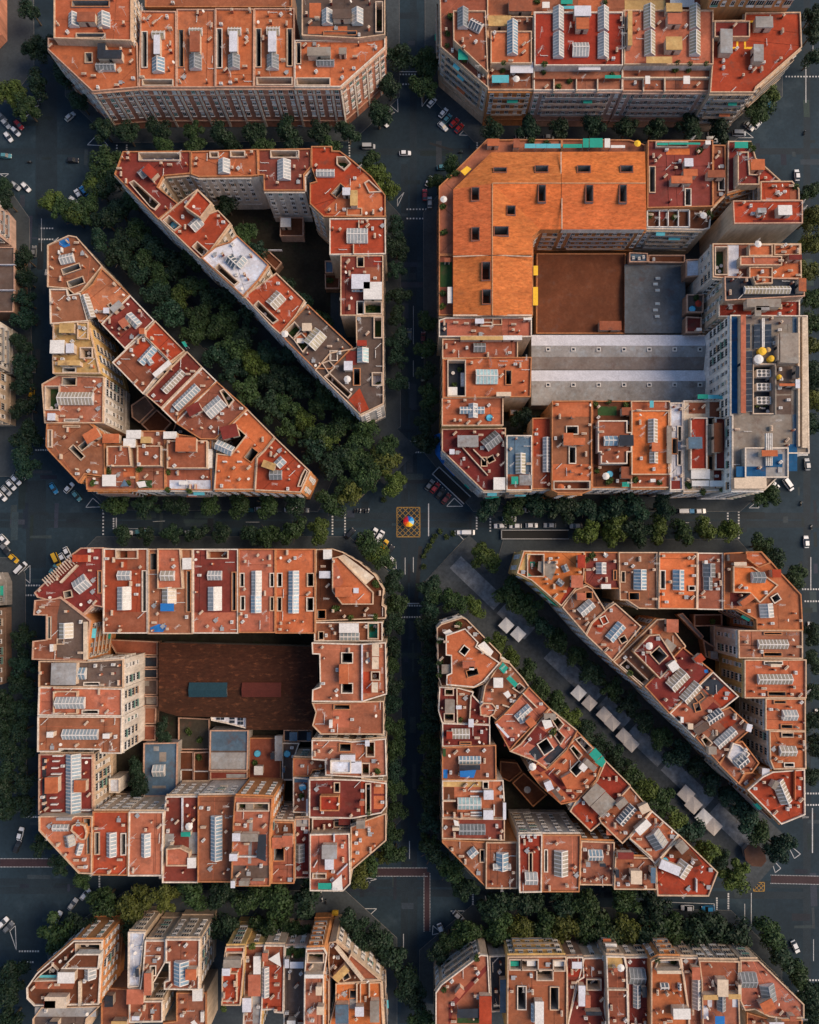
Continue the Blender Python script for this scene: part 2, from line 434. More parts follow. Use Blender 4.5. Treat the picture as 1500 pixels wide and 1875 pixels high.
TAN = (.36, .19, .12)
def weather(c, code):
    """every roof has faded in its own way"""
    f = random.uniform(.84, 1.14)
    if code not in 'oOrRdbp': return tuple(x * f for x in c)
    m = random.choice((0, .08, .15, .28)) * (.35 if code in 'rRdO' else 1); g = random.uniform(.92, 1.1)
    return tuple((x * (1 - m) + t * m) * f * (g if i == 1 else 1) for i, (x, t) in enumerate(zip(c, TAN)))
def volume(root, poly, z0, z1, holes, roofc, wallc, parc, prefix="", parent=None, ph=.6, pt=.30):
    """walls, roof sheet and parapet of one flat-roofed storey stack"""
    pr = parent or root
    b = MB(); b.sides(poly, z0, z1); 
    wl = part(b, prefix + "wall", ['wall'], pr, WCOL[wallc], origin=tuple(root.location))
    p2 = wl if parent == 'self' else pr
    b = MB(); b.cap(poly, z1, holes)
    rf = part(b, prefix + "roof", ['roof'], pr, weather(COL[roofc], roofc), origin=tuple(root.location))
    if parc:
        inn = offset(poly, -pt); out = offset(poly, .06); b = MB()
        if abs(area2(inn)) > 0 and area2(inn) > 0:
            zt = z1 + ph
            n = len(poly)
            b.sides(out, z1 - .25, zt); b.sides(inn, z1 - .05, zt, inward=True)
            i = len(b.v)
            b.v.extend([(x, y, zt) for x, y in out]); b.v.extend([(x, y, zt) for x, y in inn])
            for k in range(n):
                j = (k + 1) % n; b.f.append((i + k, i + j, i + n + j, i + n + k)); b.m.append(0)
            part(b, prefix + "parapet", ['trim'], pr, PAR[parc], origin=tuple(root.location))
    return wl

LOOSE = []
def B(t, label, poly, roof='o', h=22.0, wall='c', par=None, feat="", style='auto', extra=(), noun="house", clutter=None):
    z = h + random.uniform(-.22, .22)
    P = ccw(clean([txy(t, x, y, z) for x, y in poly]))
    cx = sum(p[0] for p in P) / len(P); cy = sum(p[1] for p in P) / len(P)
    root = obj("apartment_building" if h > 9 else "courtyard_shed", None, None, (cx, cy, 0))
    tag(root, f"{RNAME.get(roof, 'red')}-roofed {noun} {label}", "building")
    F = parse(feat)
    holes = []; hspec = []; X = []; PX = []; wtop = {}
    for k, n, s in F:
        if k in 'xX':
            if k == 'x': q = [(n[1], n[2]), (n[3], n[2]), (n[3], n[4]), (n[1], n[4])]
            else: q = list(zip(n[1::2], n[2::2]))
            PX.append((n[0], ccw(clean([txy(t, x, y, z + n[0]) for x, y in q]))))
    for k, n, s in F:
        if k in 'wW':
            r = line_rect(t, bbox_line(n) if k == 'w' else n, z)
            own = [xx for xx in PX if inside(xx[1], (r[0], r[1]))]
            hp = fit_hole(own[0][1] if own else P, ccw(rect_poly(r)), holes)
            if hp and own and not all(inside(P, q) and edge_dist(P, q) > .3 for q in hp): hp = None
            if hp: holes.append(hp); hspec.append(('W', hp, s)); wtop[len(holes) - 1] = own[0][0] if own else 0
        elif k in 'tT':
            if k == 't': x0, y0, x1, y1 = n; q = [(x0, y0), (x1, y0), (x1, y1), (x0, y1)]
            else: q = list(zip(n[::2], n[1::2]))
            hp = fit_hole(P, ccw([txy(t, x, y, z) for x, y in q]), holes)
            if hp: holes.append(hp); hspec.append(('T', hp, s))
        elif k in 'xX':
            if k == 'x': dz, x0, y0, x1, y1 = n; q = [(x0, y0), (x1, y0), (x1, y1), (x0, y1)]
            else: dz = n[0]; q = list(zip(n[1::2], n[2::2]))
            X.append((dz, ccw(clean([txy(t, x, y, z + dz) for x, y in q])), s))
    pc = par if par is not None else random.choice('ccwwp')
    volume(root, P, 0, z, holes, roof, wall, pc)
    z00 = z
    for ih, (kind, hp, s) in enumerate(hspec):
        b = MB(); z = z00
        if kind == 'W':
            z = z00 + wtop.get(ih, 0)
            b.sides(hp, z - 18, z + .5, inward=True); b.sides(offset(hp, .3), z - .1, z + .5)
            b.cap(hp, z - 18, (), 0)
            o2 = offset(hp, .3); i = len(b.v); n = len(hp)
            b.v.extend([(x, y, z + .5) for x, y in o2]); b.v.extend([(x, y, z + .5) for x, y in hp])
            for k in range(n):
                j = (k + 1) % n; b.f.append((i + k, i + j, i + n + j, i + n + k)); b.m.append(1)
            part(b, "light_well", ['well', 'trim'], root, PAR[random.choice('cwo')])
        else:
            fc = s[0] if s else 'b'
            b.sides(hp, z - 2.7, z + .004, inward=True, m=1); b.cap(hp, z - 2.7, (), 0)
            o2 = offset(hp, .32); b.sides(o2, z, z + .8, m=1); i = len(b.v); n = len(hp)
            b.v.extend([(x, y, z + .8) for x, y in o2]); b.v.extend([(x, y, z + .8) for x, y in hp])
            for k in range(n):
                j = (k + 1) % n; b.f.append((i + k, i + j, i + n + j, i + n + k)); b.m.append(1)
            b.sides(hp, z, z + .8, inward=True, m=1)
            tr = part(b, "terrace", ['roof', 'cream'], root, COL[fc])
            # pots and seats along the sides of the terrace
            xs = [p[0] for p in hp]; ys = [p[1] for p in hp]
            rd = random.Random(int(cx * 31 + cy * 17 + len(hp)))
            cnt = 0
            for q in range(40):
                p = (rd.uniform(min(xs), max(xs)), rd.uniform(min(ys), max(ys)))
                if not inside(hp, p) or edge_dist(hp, p) < .5: continue
                cnt += 1
                if cnt > max(2, min(9, int(abs(area2(hp)) / 2 / 9))): break
                LOOSE.append((p[0], p[1], z - 2.7, rd.random(), root))
    z = z00
    occupied = list(holes)
    for dz, xp, s in X:
        rc = s[0] if s else roof; wc = s[1] if len(s) > 1 else wall
        b = MB(); b.sides(xp, z + .01, z + dz)
        w = part(b, "penthouse", ['wall'], root, WCOL[wc])
        for nm, mats in (("penthouse_roof", None),):
            b = MB(); b.cap(xp, z + dz, [hp for ih, (kd, hp, s2) in enumerate(hspec) if kd == 'W' and wtop.get(ih) and inside(xp, hp[0])]); part(b, nm, ['roof'], w, COL[rc], origin=tuple(root.location))
        inn = offset(xp, -.3); b = MB(); out = offset(xp, .05); zt = z + dz + .6; n = len(xp)
        b.sides(out, z + dz - .15, zt); b.sides(inn, z + dz - .05, zt, inward=True); i = len(b.v)
        b.v.extend([(x, y, zt) for x, y in out]); b.v.extend([(x, y, zt) for x, y in inn])
        for k in range(n):
            j = (k + 1) % n; b.f.append((i + k, i + j, i + n + j, i + n + k)); b.m.append(0)
        part(b, "penthouse_parapet", ['trim'], w, PAR[s[2] if len(s) > 2 else pc or 'c'], origin=tuple(root.location))
    def base(px_, py_):
        zz = z
        for dz, xp, s in X:
            if inside(xp, (px_, py_)): zz = max(zz, z + dz)
        for kd, hp, s in hspec:
            if kd == 'T' and inside(hp, (px_, py_)): zz = z - 2.7
        return zz
    for k, n, s in F:
        c = s[0] if s else ''
        if k in 'sShHuUlL':
            r = line_rect(t, bbox_line(n) if k.islower() else n, z + .8)
            zz = base(r[0], r[1]); occupied.append(rect_poly(r))
        if k in 'sS': skylight(root, r, zz, c)
        elif k in 'hH': hut(root, r, zz, c or roof)
        elif k in 'lL':
            b = MB(); b.box(r[0], r[1], zz, r[2], r[3], 1.1, r[4]); part(b, "low_wall", ['trim'], root, COL[c or 'c'])
        elif k in 'uU':
            cx_, cy_, L, w, g = r; b = MB()
            b.face([(-L / 2, -w / 2, .5), (L / 2, -w / 2, .5), (L / 2, w / 2, 1.0), (-L / 2, w / 2, 1.0)])
            b.face([(-L / 2, -w / 2, .44), (-L / 2, w / 2, .94), (L / 2, w / 2, .94), (L / 2, -w / 2, .44)])
            so = obj("solar_panel", b.mesh("solar_panel", ['glass']), root, (cx_ - cx, cy_ - cy, zz), g, color=(.05, .065, .085))
            b = MB(); nn = max(2, int(L / 1.6))
            for i in range(nn + 1): b.face([(-L / 2 + L * i / nn - .05, -w / 2, .52), (-L / 2 + L * i / nn + .05, -w / 2, .52), (-L / 2 + L * i / nn + .05, w / 2, 1.02), (-L / 2 + L * i / nn - .05, w / 2, 1.02)])
            for i in (-1, 1):
                b.box(i * L / 2, -w / 2, 0, .08, .08, .5); b.box(i * L / 2, w / 2, 0, .08, .08, 1.0)
            obj("panel_frame", b.mesh("panel_frame", ['metal']), so, kind='stuff')
        elif k in 'rR':
            q = [(n[0], n[1]), (n[2], n[1]), (n[2], n[3]), (n[0], n[3])] if k == 'r' else list(zip(n[::2], n[1::2]))
            q = ccw([txy(t, x, y, z) for x, y in q]); mx = sum(p[0] for p in q) / len(q); my = sum(p[1] for p in q) / len(q)
            zz = base(mx, my); b = MB(); b.prism(q, zz - .02, zz + .03 + random.uniform(0, .02)); part(b, "roof_patch", ['roof'], root, COL[c])
        elif k in 'aA':
            q = [(n[0], n[1]), (n[2], n[1]), (n[2], n[3]), (n[0], n[3])] if k == 'a' else list(zip(n[::2], n[1::2]))
            q = ccw([txy(t, x, y, z + .5) for x, y in q]); mx = sum(p[0] for p in q) / len(q); my = sum(p[1] for p in q) / len(q)
            zz = base(mx, my); b = MB(); hh = 2.3
            b.prism(q, zz + hh, zz + hh + .08); b.cap(list(q), zz + hh - .002)
            o = part(b, "awning", ['cloth' if c in 'GtBYWw' else 'roof'], root, COL[c])
            b = MB()
            for x, y in q: b.box(x * .96 + mx * .04, y * .96 + my * .04, zz, .1, .1, hh)
            part(b, "awning_posts", ['metal'], o, kind='stuff', origin=tuple(root.location))
        elif k == 'V':
            for i in range(int(n[2]) if len(n) > 2 else 1):
                x, y = txy(t, n[0] + random.uniform(-1, 1) * 12 * (i > 0), n[1] + random.uniform(-1, 1) * 12 * (i > 0), z)
                LOOSE.append((x, y, base(x, y), .1, root))
        elif k in ('K', 'C', 'N', 'D'):
            x, y = txy(t, n[0], n[1], z + .8); me = {'K': AC, 'C': CHIM[0], 'N': ANT, 'D': DISH}[k]
            obj({'K': 'air_conditioner', 'C': 'chimney', 'N': 'antenna', 'D': 'satellite_dish'}[k], me, root, (x - cx, y - cy, base(x, y)), random.uniform(0, 6.28) if k in 'ND' else random.choice((0, 1.571)), COL['p'])
        elif k == 'P':
            x, y = txy(t, n[0], n[1], z); LOOSE.append((x, y, base(x, y), 'P' + (c or 'W'), root))
        elif k == 'Q':
            x, y = txy(t, n[0], n[1], z); LOOSE.append((x, y, base(x, y), 'Q', root))
    # chimneys, aerials and air conditioners scattered where nothing else stands
    rd = random.Random(int(cx * 13 + cy * 7))
    A = abs(area2(P)) / 2
    want = clutter if clutter is not None else (int(min(15, 3 + A / 26)) if h > 12 else 0)
    xs = [p[0] for p in P]; ys = [p[1] for p in P]; tries = 0
    while want > 0 and tries < 160:
        tries += 1
        p = (rd.uniform(min(xs), max(xs)), rd.uniform(min(ys), max(ys)))
        if not inside(P, p): continue
        ed = edge_dist(P, p)
        if ed < .9 or (ed > 2.4 and rd.random() < .6): continue
        if any(inside(o, p) or edge_dist(o, p) < .9 for o in occupied): continue
        if any(inside(xp, p) != inside(offset(xp, .8), p) for dz, xp, s in X): continue
        want -= 1; q = rd.random()
        nm, me = ("chimney", rd.choice(CHIM)) if q < .48 else (("air_conditioner", AC) if q < .60 else (("antenna", ANT) if q < .8 else (("satellite_dish", DISH) if q < .85 else (("pipe", PIPE) if q < .93 else (("washing_line", RACK) if q < .95 else ("roof_vent", VENT))))))
        o = obj(nm, me, root, (p[0] - cx, p[1] - cy, base(*p)), rd.choice((0, 1.571, .78)), COL[rd.choice('ppobbdc')])
        occupied.append([(p[0] - .5, p[1] - .5), (p[0] + .5, p[1] - .5), (p[0] + .5, p[1] + .5), (p[0] - .5, p[1] + .5)])
    # joints between the fields of roof tiles
    if h > 12 and A > 60:
        us = P[1][0] - P[0][0], P[1][1] - P[0][1]; ul = math.hypot(*us); us = (us[0] / ul, us[1] / ul)
        for ax in range(rd.randint(1, 3)):
            d = us if ax % 2 else (-us[1], us[0]); c0 = (rd.uniform(min(xs), max(xs)), rd.uniform(min(ys), max(ys)))
            run = []
            for i in range(-90, 91):
                q = (c0[0] + d[0] * i * .4, c0[1] + d[1] * i * .4)
                ok = inside(P, q) and edge_dist(P, q) > .45 and not any(inside(hh, q) or edge_dist(hh, q) < .4 for hh in holes) and not any(inside(offset(xp, .1), q) for dz, xp, s in X)
                if ok: run.append(q)
                elif len(run) > 8: break
                else: run = []
            if len(run) > 8:
                a, e = run[0], run[-1]; b = MB(); b.box((a[0] + e[0]) / 2, (a[1] + e[1]) / 2, z - .02, math.hypot(e[0] - a[0], e[1] - a[1]), rd.uniform(.12, .22), .05, math.atan2(e[1] - a[1], e[0] - a[0]))
                f = rd.choice((.5, .55, 1.5)); part(b, "roof_seam", ['trim'], root, tuple(min(.7, v * f) for v in COL[roof]))
    BUILD.append(dict(P=P, h=z, root=root, style=style, wall=wall, feat=F, t=t))
    return root

def pitched(t, label, base_poly, faces, wells, h, ridge, roof='O', wall='c', basec='b', eave_drop=0.0, style='auto', feat="", noun="block"):
    """terrace storey below, tiled pitched storey above; faces = lists of (x, y, dz)"""
    root = B(t, label, base_poly, basec, h - 3.0, wall, 'o', feat, style, noun=noun, clutter=0)
    root["label"] = f"{RNAME[roof]} pitched-roof {noun} {label}"
    rec = BUILD[-1]; rx, ry = root.location.x, root.location.y
    for fc in faces:
        W3 = [(*txy(t, x, y, h + dz), h + dz) for x, y, dz in fc]
        q2 = [(a, b) for a, b, c in W3]
        if area2(q2) < 0: W3.reverse(); q2.reverse()
        A0, A1, A2 = (Vector(W3[i]) for i in (0, 1, 2))
        best = 0
        for i in range(len(W3)):
            v0, v1, v2 = Vector(W3[i]), Vector(W3[(i + 1) % len(W3)]), Vector(W3[(i + 2) % len(W3)])
            c = (v1 - v0).cross(v2 - v0).length
            if c > best: best = c; A0, A1, A2 = v0, v1, v2
        nrm = (A1 - A0).cross(A2 - A0).normalized()
        zf = lambda x, y, n=nrm, a=A0: a.z - (n.x * (x - a.x) + n.y * (y - a.y)) / n.z
        hs = []
        for wr in wells:
            r = line_rect(t, bbox_line(wr), h + 1); rp = ccw(rect_poly(r))
            if inside(q2, (r[0], r[1])):
                rp = fit_hole(q2, rp, hs)
                if rp: hs.append(rp)
        b = MB(); b.cap(q2, zf, hs)
        ov = part(b, "tiled_roof_slope", ['tile'], root, tuple(v * random.uniform(.9, 1.08) for v in COL[roof]))
        for hp in hs:
            zt = max(zf(x, y) for x, y in hp) + .35
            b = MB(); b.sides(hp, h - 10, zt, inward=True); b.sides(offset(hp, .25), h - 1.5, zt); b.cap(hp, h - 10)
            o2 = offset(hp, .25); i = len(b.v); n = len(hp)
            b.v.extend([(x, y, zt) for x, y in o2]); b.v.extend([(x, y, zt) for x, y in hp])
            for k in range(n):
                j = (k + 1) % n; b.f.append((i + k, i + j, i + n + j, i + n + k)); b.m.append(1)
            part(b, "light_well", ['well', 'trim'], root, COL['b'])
        # storey wall under every eave
    return root

def ridge(root, t, p, q, z, c=(.5, .28, .15), w=.35):
    A, Bq = txy(t, *p, z), txy(t, *q, z); b = MB()
    b.box((A[0] + Bq[0]) / 2, (A[1] + Bq[1]) / 2, z - .1, math.hypot(Bq[0] - A[0], Bq[1] - A[1]), w, .28, math.atan2(Bq[1] - A[1], Bq[0] - A[0]))
    part(b, "ridge_cap", ['trim'], root, c)
def storey_walls(root, t, loop, h0, h, wall='c'):
    q = ccw([txy(t, x, y, h) for x, y in loop]); q = offset(q, -.25)
    b = MB(); b.sides(q, h0, h - .02); part(b, "upper_storey_wall", ['wall'], root, WCOL[wall])

# ------------------------------------------------------------------ facades
def facades():
    nwin = 0
    for rec in BUILD:
        P, h, root = rec['P'], rec['h'], rec['root']
        if h < 9 or rec['style'] == 'none': continue
        rx, ry = root.location.x, root.location.y
        rd = random.Random(int(rx * 3 + ry * 5))
        style = rec['style']
        if style == 'auto': style = rd.choice('wwbwb')
        stuff = MB()
        for i in range(len(P)):
            a, b = P[i], P[(i + 1) % len(P)]
            L = math.hypot(b[0] - a[0], b[1] - a[1])
            if L < 2.6: continue
            ux, uy = (b[0] - a[0]) / L, (b[1] - a[1]) / L
            nx, ny = uy, -ux
            free = []; low = 0
            for f in (.15, .5, .85):
                q = (a[0] + ux * L * f + nx * .9, a[1] + uy * L * f + ny * .9)
                hh = max([r['h'] for r in BUILD if r is not rec and inside(r['P'], q)] or [0])
                free.append(hh)
            hn = sorted(free)[1]
            if hn > h - 4 or (hn > 9.5 and style not in 'Wp'): continue
            mx, my = (a[0] + b[0]) / 2, (a[1] + b[1]) / 2
            seen = -(nx * mx + ny * my)
            vis = seen * SC * .085
            pxm = 750 + mx * SC; pym = 937.5 - my * SC
            inframe = -80 < pxm < 1580 and -90 < pym < 1965
            if not inframe: continue
            ind = vis > 6
            ang = math.atan2(ny, nx) + math.pi / 2
            pitch = 2.6 if style != 'W' else 2.9
            gal = [style == 'W' and rd.random() < .4 for _ in range(60)]
            nc = max(1, int((L - .8) / pitch)); z0 = max(hn, 0) + (4.3 if hn < 9 else .8)
            fl = 3.1; nf = int((h - 1.0 - z0) / fl)
            if nf < 1: continue
            for k in range(nf):
                zz = h - 2.75 - k * fl
                if zz < z0 - .6: break
                if style in 'bB' and ind and L > 5:
                    bm = MB(); bw = L * .72; d = 1.15
                    cxm, cym = mx + nx * d / 2, my + ny * d / 2
                    bm.box(cxm, cym, zz - .28, bw, d, .18, ang, bottom=True)
                    bo = part(bm, "balcony", ['trim'], root, WCOL[rec['wall']])
                    bm = MB(); bm.box(mx + nx * (d - .05), my + ny * (d - .05), zz - .1, bw, .07, .95, ang, bottom=True)
                    for sgn in (-1, 1): bm.box(cxm + ux * sgn * bw / 2, cym + uy * sgn * bw / 2, zz - .1, .07, d, .95, ang, bottom=True)
                    part(bm, "railing", ['metal' if rd.random() < .6 else 'cream'], bo, origin=tuple(root.location), kind='stuff')
                    if rd.random() < .22:
                        aw = MB(); w = rd.uniform(2.2, 4.0); o = rd.uniform(-.5, .5) * max(0, bw - w)
                        c0 = (mx + ux * o, my + uy * o)
                        pts = []
                        for sx, dd, dz in ((-1, .05, 2.3), (1, .05, 2.3), (1, 1.5, 1.5), (-1, 1.5, 1.5)):
                            pts.append((c0[0] + ux * sx * w / 2 + nx * dd, c0[1] + uy * sx * w / 2 + ny * dd, zz + dz))
                        aw.face(pts[::-1]); aw.face([(x, y, z - .03) for x, y, z in pts])
                        part(aw, "awning", ['cloth'], bo, rd.choice((COL['G'], COL['G'], COL['t'], COL['W'], COL['o'])), origin=tuple(root.location))
                for c in range(nc):
                    s = (c + .5) / nc * L
                    x, y = a[0] + ux * s + nx * .05, a[1] + uy * s + ny * .05
                    if ind:
                        kd = rd.choice((0, 1, 1, 2, 2 if style == 'p' else 0, 3 if style == 'w' else 1))
                        if gal[c]: kd = 4
                        o = obj("window" if kd < 4 else "gallery", WIN[kd], root, (x - rx, y - ry, zz - (.12 if style in 'bB' else 0)), ang, rd.choice((COL['W'], COL['W'], COL['c'], (.12, .25, .2), (.4, .25, .15))))
                        nwin += 1
                    else:
                        stuff.box(x, y, zz, 1.3, .14, 1.9, ang, 1, bottom=True)
            if style == 'p' and ind:
                for c in range(0, nc + 1, 2):
                    s = c / nc * L; bm = MB()
                    bm.box(a[0] + ux * s + nx * .12, a[1] + uy * s + ny * .12, 0.5, .75, .35, h - 1.2, ang)
                    part(bm, "pilaster", ['trim'], root, PAR['w'])
            if ind or style == 'p':
                for zc, d in ((h - .55, .55), (4.0, .35)) + (((h - 3.4, .5),) if style == 'p' else ()):
                    if zc < hn + 1: continue
                    bm = MB(); bm.box(mx + nx * d / 2, my + ny * d / 2, zc, L, d, .3, ang, bottom=True)
                    part(bm, "cornice", ['trim'], root, PAR['p'] if style == 'p' else WCOL[rec['wall']])
        if stuff.v: part(stuff, "windows", ['white', 'dark'], root, kind='stuff')
    print("windows", nwin)

# ================================================================== THE BLOCKS
# every building is traced at its own roof height; coordinates are those of enlarged photo tiles (see txy)
# ---- block at the top left
B('a0', "with twin roof lights, upper left of the top left block", [(375, -90), (905, -90), (905, 285), (375, 268)], 'o', 25, 'c', 'c',
  "s 470 95 543 180 ; s 670 92 755 185 ; h 545 105 668 180 b ; w 500 8 750 50 ; w 530 235 720 262")
B('a0', "at the chamfered left corner of the top left block", [(335, 268), (905, 292), (945, 300), (950, 460), (955, 605), (640, 632), (335, 345)], 'o', 22, 'k', 'p',
  "h 685 320 740 370 n ; h 685 365 850 430 n ; s 665 430 790 485 g ; w 590 370 635 430", 'p')
B('a0', "second from the left along the bottom of the top left block", [(970, 82), (1212, 85), (1215, 605), (957, 605)], 'o', 22.2, 'k', 'p',
  "s 1048 205 1130 265 y ; h 1067 265 1112 395 w ; s 1045 400 1130 495 u ; w 974 225 1006 465 ; t e 968 560 1205 600", 'p')
B('a0', "third from the left along the bottom of the top left block", [(1217, 70), (1480, 70), (1480, 605), (1217, 605)], 'o', 22, 'k', 'p',
  "s 1303 185 1388 240 y ; h 1312 240 1385 380 b ; s 1300 380 1385 475 g ; w 1224 212 1256 462", 'p')
B('b0', "fourth from the left along the bottom of the top left block", [(57, 65), (322, 68), (320, 602), (57, 602)], 'o', 22.2, 'k', 'p',
  "s 145 185 230 240 y ; h 157 240 215 380 w ; s 140 380 222 470 g ; w 62 205 94 468", 'p')
B('b0', "fifth from the left along the bottom of the top left block", [(324, 65), (598, 65), (598, 602), (324, 602)], 'o', 22, 'k', 'p',
  "s 410 180 495 240 y ; h 422 240 480 380 w ; s 408 380 490 475 g ; w 330 205 362 462 ; w 562 205 594 455 ; t d 345 555 580 598", 'p')
B('b0', "at the chamfered right corner of the top left block", [(600, 283), (1035, 285), (1220, 245), (1220, 330), (915, 602), (600, 602)], 'o', 22.3, 'k', 'w',
  "h 690 345 850 412 m ; s 750 405 870 452 g ; h 905 350 958 400 m ; w 608 300 634 440 ; t v 610 555 830 598", 'p')
B('b0', "with twin white roof lights, upper right of the top left block", [(650, -90), (1220, -90), (1220, 245), (1035, 270), (650, 250)], 'k', 24, 'c', 'c',
  "s 785 70 860 165 w ; s 990 65 1070 165 w ; h 862 85 990 160 k ; w 800 225 1020 250 ; t e 1160 25 1200 225 ; r o 700 20 780 120 ; r o 690 180 960 232")
B('a0', "low range behind the top left block's row", [(1000, -120), (2005, -120), (2005, 55), (1000, 55)], 'b', 12, 'b', 'o', "", 'none', clutter=2)

# ---- block at the top right
B('c0', "with chamfered terrace, left corner of the top right block", [(170, -60), (500, -60), (500, 608), (178, 328)], 'b', 20, 'c', 'c',
  "X 3 b c c 262 80 485 80 497 390 500 505 265 282 ; s 288 108 362 235 g ; S 375 200 450 240 70 k ; V 230 330 4 ; V 330 430 4 ; V 240 120 4 ; V 225 240 3 ; a G 295 360 362 435 ; K 440 520", 'B')
B('c0', "with blue roof light, second from left along the top right block", [(502, 120), (812, 120), (812, 622), (502, 622)], 'b', 20, 'o', 'c',
  "X 3 o c c 520 220 800 220 800 440 520 440 ; s 625 190 698 415 u ; a w 650 450 806 525 ; a t 525 540 640 592 ; h 500 130 655 210 y ; P 690 570 W ; V 600 480 3", 'B')
B('c0', "red flat roof with five grey roof lights, top right block", [(815, 88), (1428, 88), (1422, 625), (815, 625)], 'b', 20, 'p', 'w',
  "X 2.6 r w w 820 90 1425 90 1425 455 820 455 ; s 938 92 1012 245 w ; s 1243 92 1318 245 w ; s 938 270 1012 430 w ; s 1243 270 1318 430 w ; h 1075 102 1188 180 w ; h 1088 182 1175 268 o ; s 1072 322 1178 425 w ; a w 1115 465 1265 505 ; a G 1295 540 1405 562 ; l 815 535 1415 545 b ; l 950 545 958 625 c ; l 1105 545 1112 625 c ; l 1250 545 1258 625 c ; V 880 490 4 ; V 990 600 4 ; V 1060 560 3 ; V 1350 520 4", 'B', noun="building")
B('d0', "with six beige roof lights, right part of the top right block", [(150, 75), (772, 75), (750, 632), (150, 632)], 'b', 20, 'p', 'p',
  "X 2.6 p w c 160 75 770 75 770 448 160 448 ; s 280 78 358 235 y ; h 420 85 528 150 y ; h 430 152 525 235 p ; s 592 78 665 235 y ; s 285 260 358 415 y ; h 418 310 528 410 y ; s 590 260 665 415 y ; h 160 140 192 375 y ; a y 285 450 460 495 ; V 500 480 5 ; V 600 490 5 ; V 700 480 4 ; a W 295 545 328 600 ; a W 555 545 600 600 ; l 150 530 745 540 c ; l 290 540 298 630 c ; l 436 540 444 630 c", 'B', noun="building")
B('d0', "big corner block with grey huts, right end of top right block", [(775, 148), (985, 145), (990, 95), (1367, 90), (1377, 330), (1062, 605), (1050, 640), (748, 640), (762, 450)], 'R', 22, 'c', 'c',
  "x 1.6 780 150 1020 260 d c ; h 1048 135 1166 220 g ; h 805 225 893 390 g ; h 1032 330 1104 448 g ; r Y 892 322 945 336 ; r Y 932 285 945 336 ; r Y 985 322 1080 336 ; r Y 985 285 998 336 ; r Y 1015 142 1065 158 ; K 845 415 ; K 845 462 ; K 1030 460 ; K 1120 425", 'B')
B('d0', "striped-wall apartment block at the top right picture edge", [(800, -420), (1440, -420), (1400, -110), (820, -110)], 'b', 34, 'o', 'w', "L 830 -112 1390 -112 10 c", 'W', noun="tower")
B('c0', "low range with terraces behind the top right block", [(500, -120), (2080, -120), (2080, 84), (500, 115)], 'b', 18.5, 'c', 'o',
  "h 640 0 800 110 b ; a W 868 40 918 82 ; a G 995 20 1075 55 ; a t 1000 68 1090 88 ; a W 1740 -20 1905 75 ; r o 1120 0 1280 80 ; r y 1440 0 1720 70 ; V 840 10 4 ; V 1040 15 5 ; V 1300 20 4 ; K 380 20", 'none', clutter=5)

# ---- upper left: triangle right of the tree-filled diagonal
B('a0', "at the left point of the triangle above the diagonal trees", [(848, 1045), (1312, 1042), (1312, 1196), (1125, 1212), (1085, 1288), (1228, 1402), (1092, 1510), (790, 1200)], 'd', 22, 'c', 'o',
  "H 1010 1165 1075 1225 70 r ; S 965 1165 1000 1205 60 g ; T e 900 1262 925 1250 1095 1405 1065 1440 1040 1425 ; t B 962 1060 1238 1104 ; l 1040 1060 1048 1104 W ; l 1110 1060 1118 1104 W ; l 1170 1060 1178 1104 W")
B('b0', "with white gable skylight, second along the triangle's top edge", [(-110, 1045), (345, 1030), (350, 1208), (300, 1214), (-60, 1218), (-110, 1200)], 'o', 22.2, 'w', 'o',
  "s 75 1098 155 1190 w ; t b 20 1050 70 1080 ; t b 165 1048 255 1080", 'w')
B('b0', "with pale skylight, third along the triangle's top edge", [(350, 1032), (713, 1025), (712, 1150), (664, 1205), (668, 1312), (390, 1312), (388, 1205), (352, 1205)], 'd', 22, 'w', 'o',
  "s 480 1100 572 1232 w ; t x 440 1045 625 1085", 'w')
B('b0', "stepped corner house, upper right corner of the upper triangle", [(715, 1010), (856, 1010), (856, 1040), (910, 1042), (1000, 1108), (1125, 1215), (1222, 1345), (1222, 1492), (800, 1492), (705, 1402), (705, 1262), (750, 1250), (715, 1150)], 'R', 22.3, 'c', 'o',
  "R o 960 1270 1080 1180 1110 1230 1200 1350 1200 1480 820 1470 800 1440 870 1380 ; s 750 1162 872 1212 w ; h 982 1325 1035 1430 y ; W 870 1345 930 1280 45 ; w 965 1440 1060 1485 ; h 930 1305 985 1360 w ; T v 905 1060 955 1060 990 1100 950 1140 905 1105 ; T e 1090 1265 1115 1250 1190 1320 1120 1325 ; P 1112 1280 W ; N 880 1350")
B('b1', "bright red roof with white double skylight, upper triangle's right side", [(840, 80), (1222, 78), (1225, 322), (840, 328)], 'R', 22.5, 'c', 'w', "s 960 140 1100 245 w ; l 1036 90 1044 140 c ; l 1000 250 1006 320 c")
B('b1', "with white shed, between red roof and tail of upper triangle", [(915, 332), (1207, 332), (1207, 745), (915, 745)], 'd', 22, 'c', 'c',
  "w 1030 340 1072 402 ; h 992 470 1118 575 w ; h 1074 522 1200 648 W ; s 995 520 1112 575 u ; w 1030 650 1070 732 ; t v 1085 660 1195 735 ; r b 1080 410 1200 515 ; r r 1140 335 1205 395")
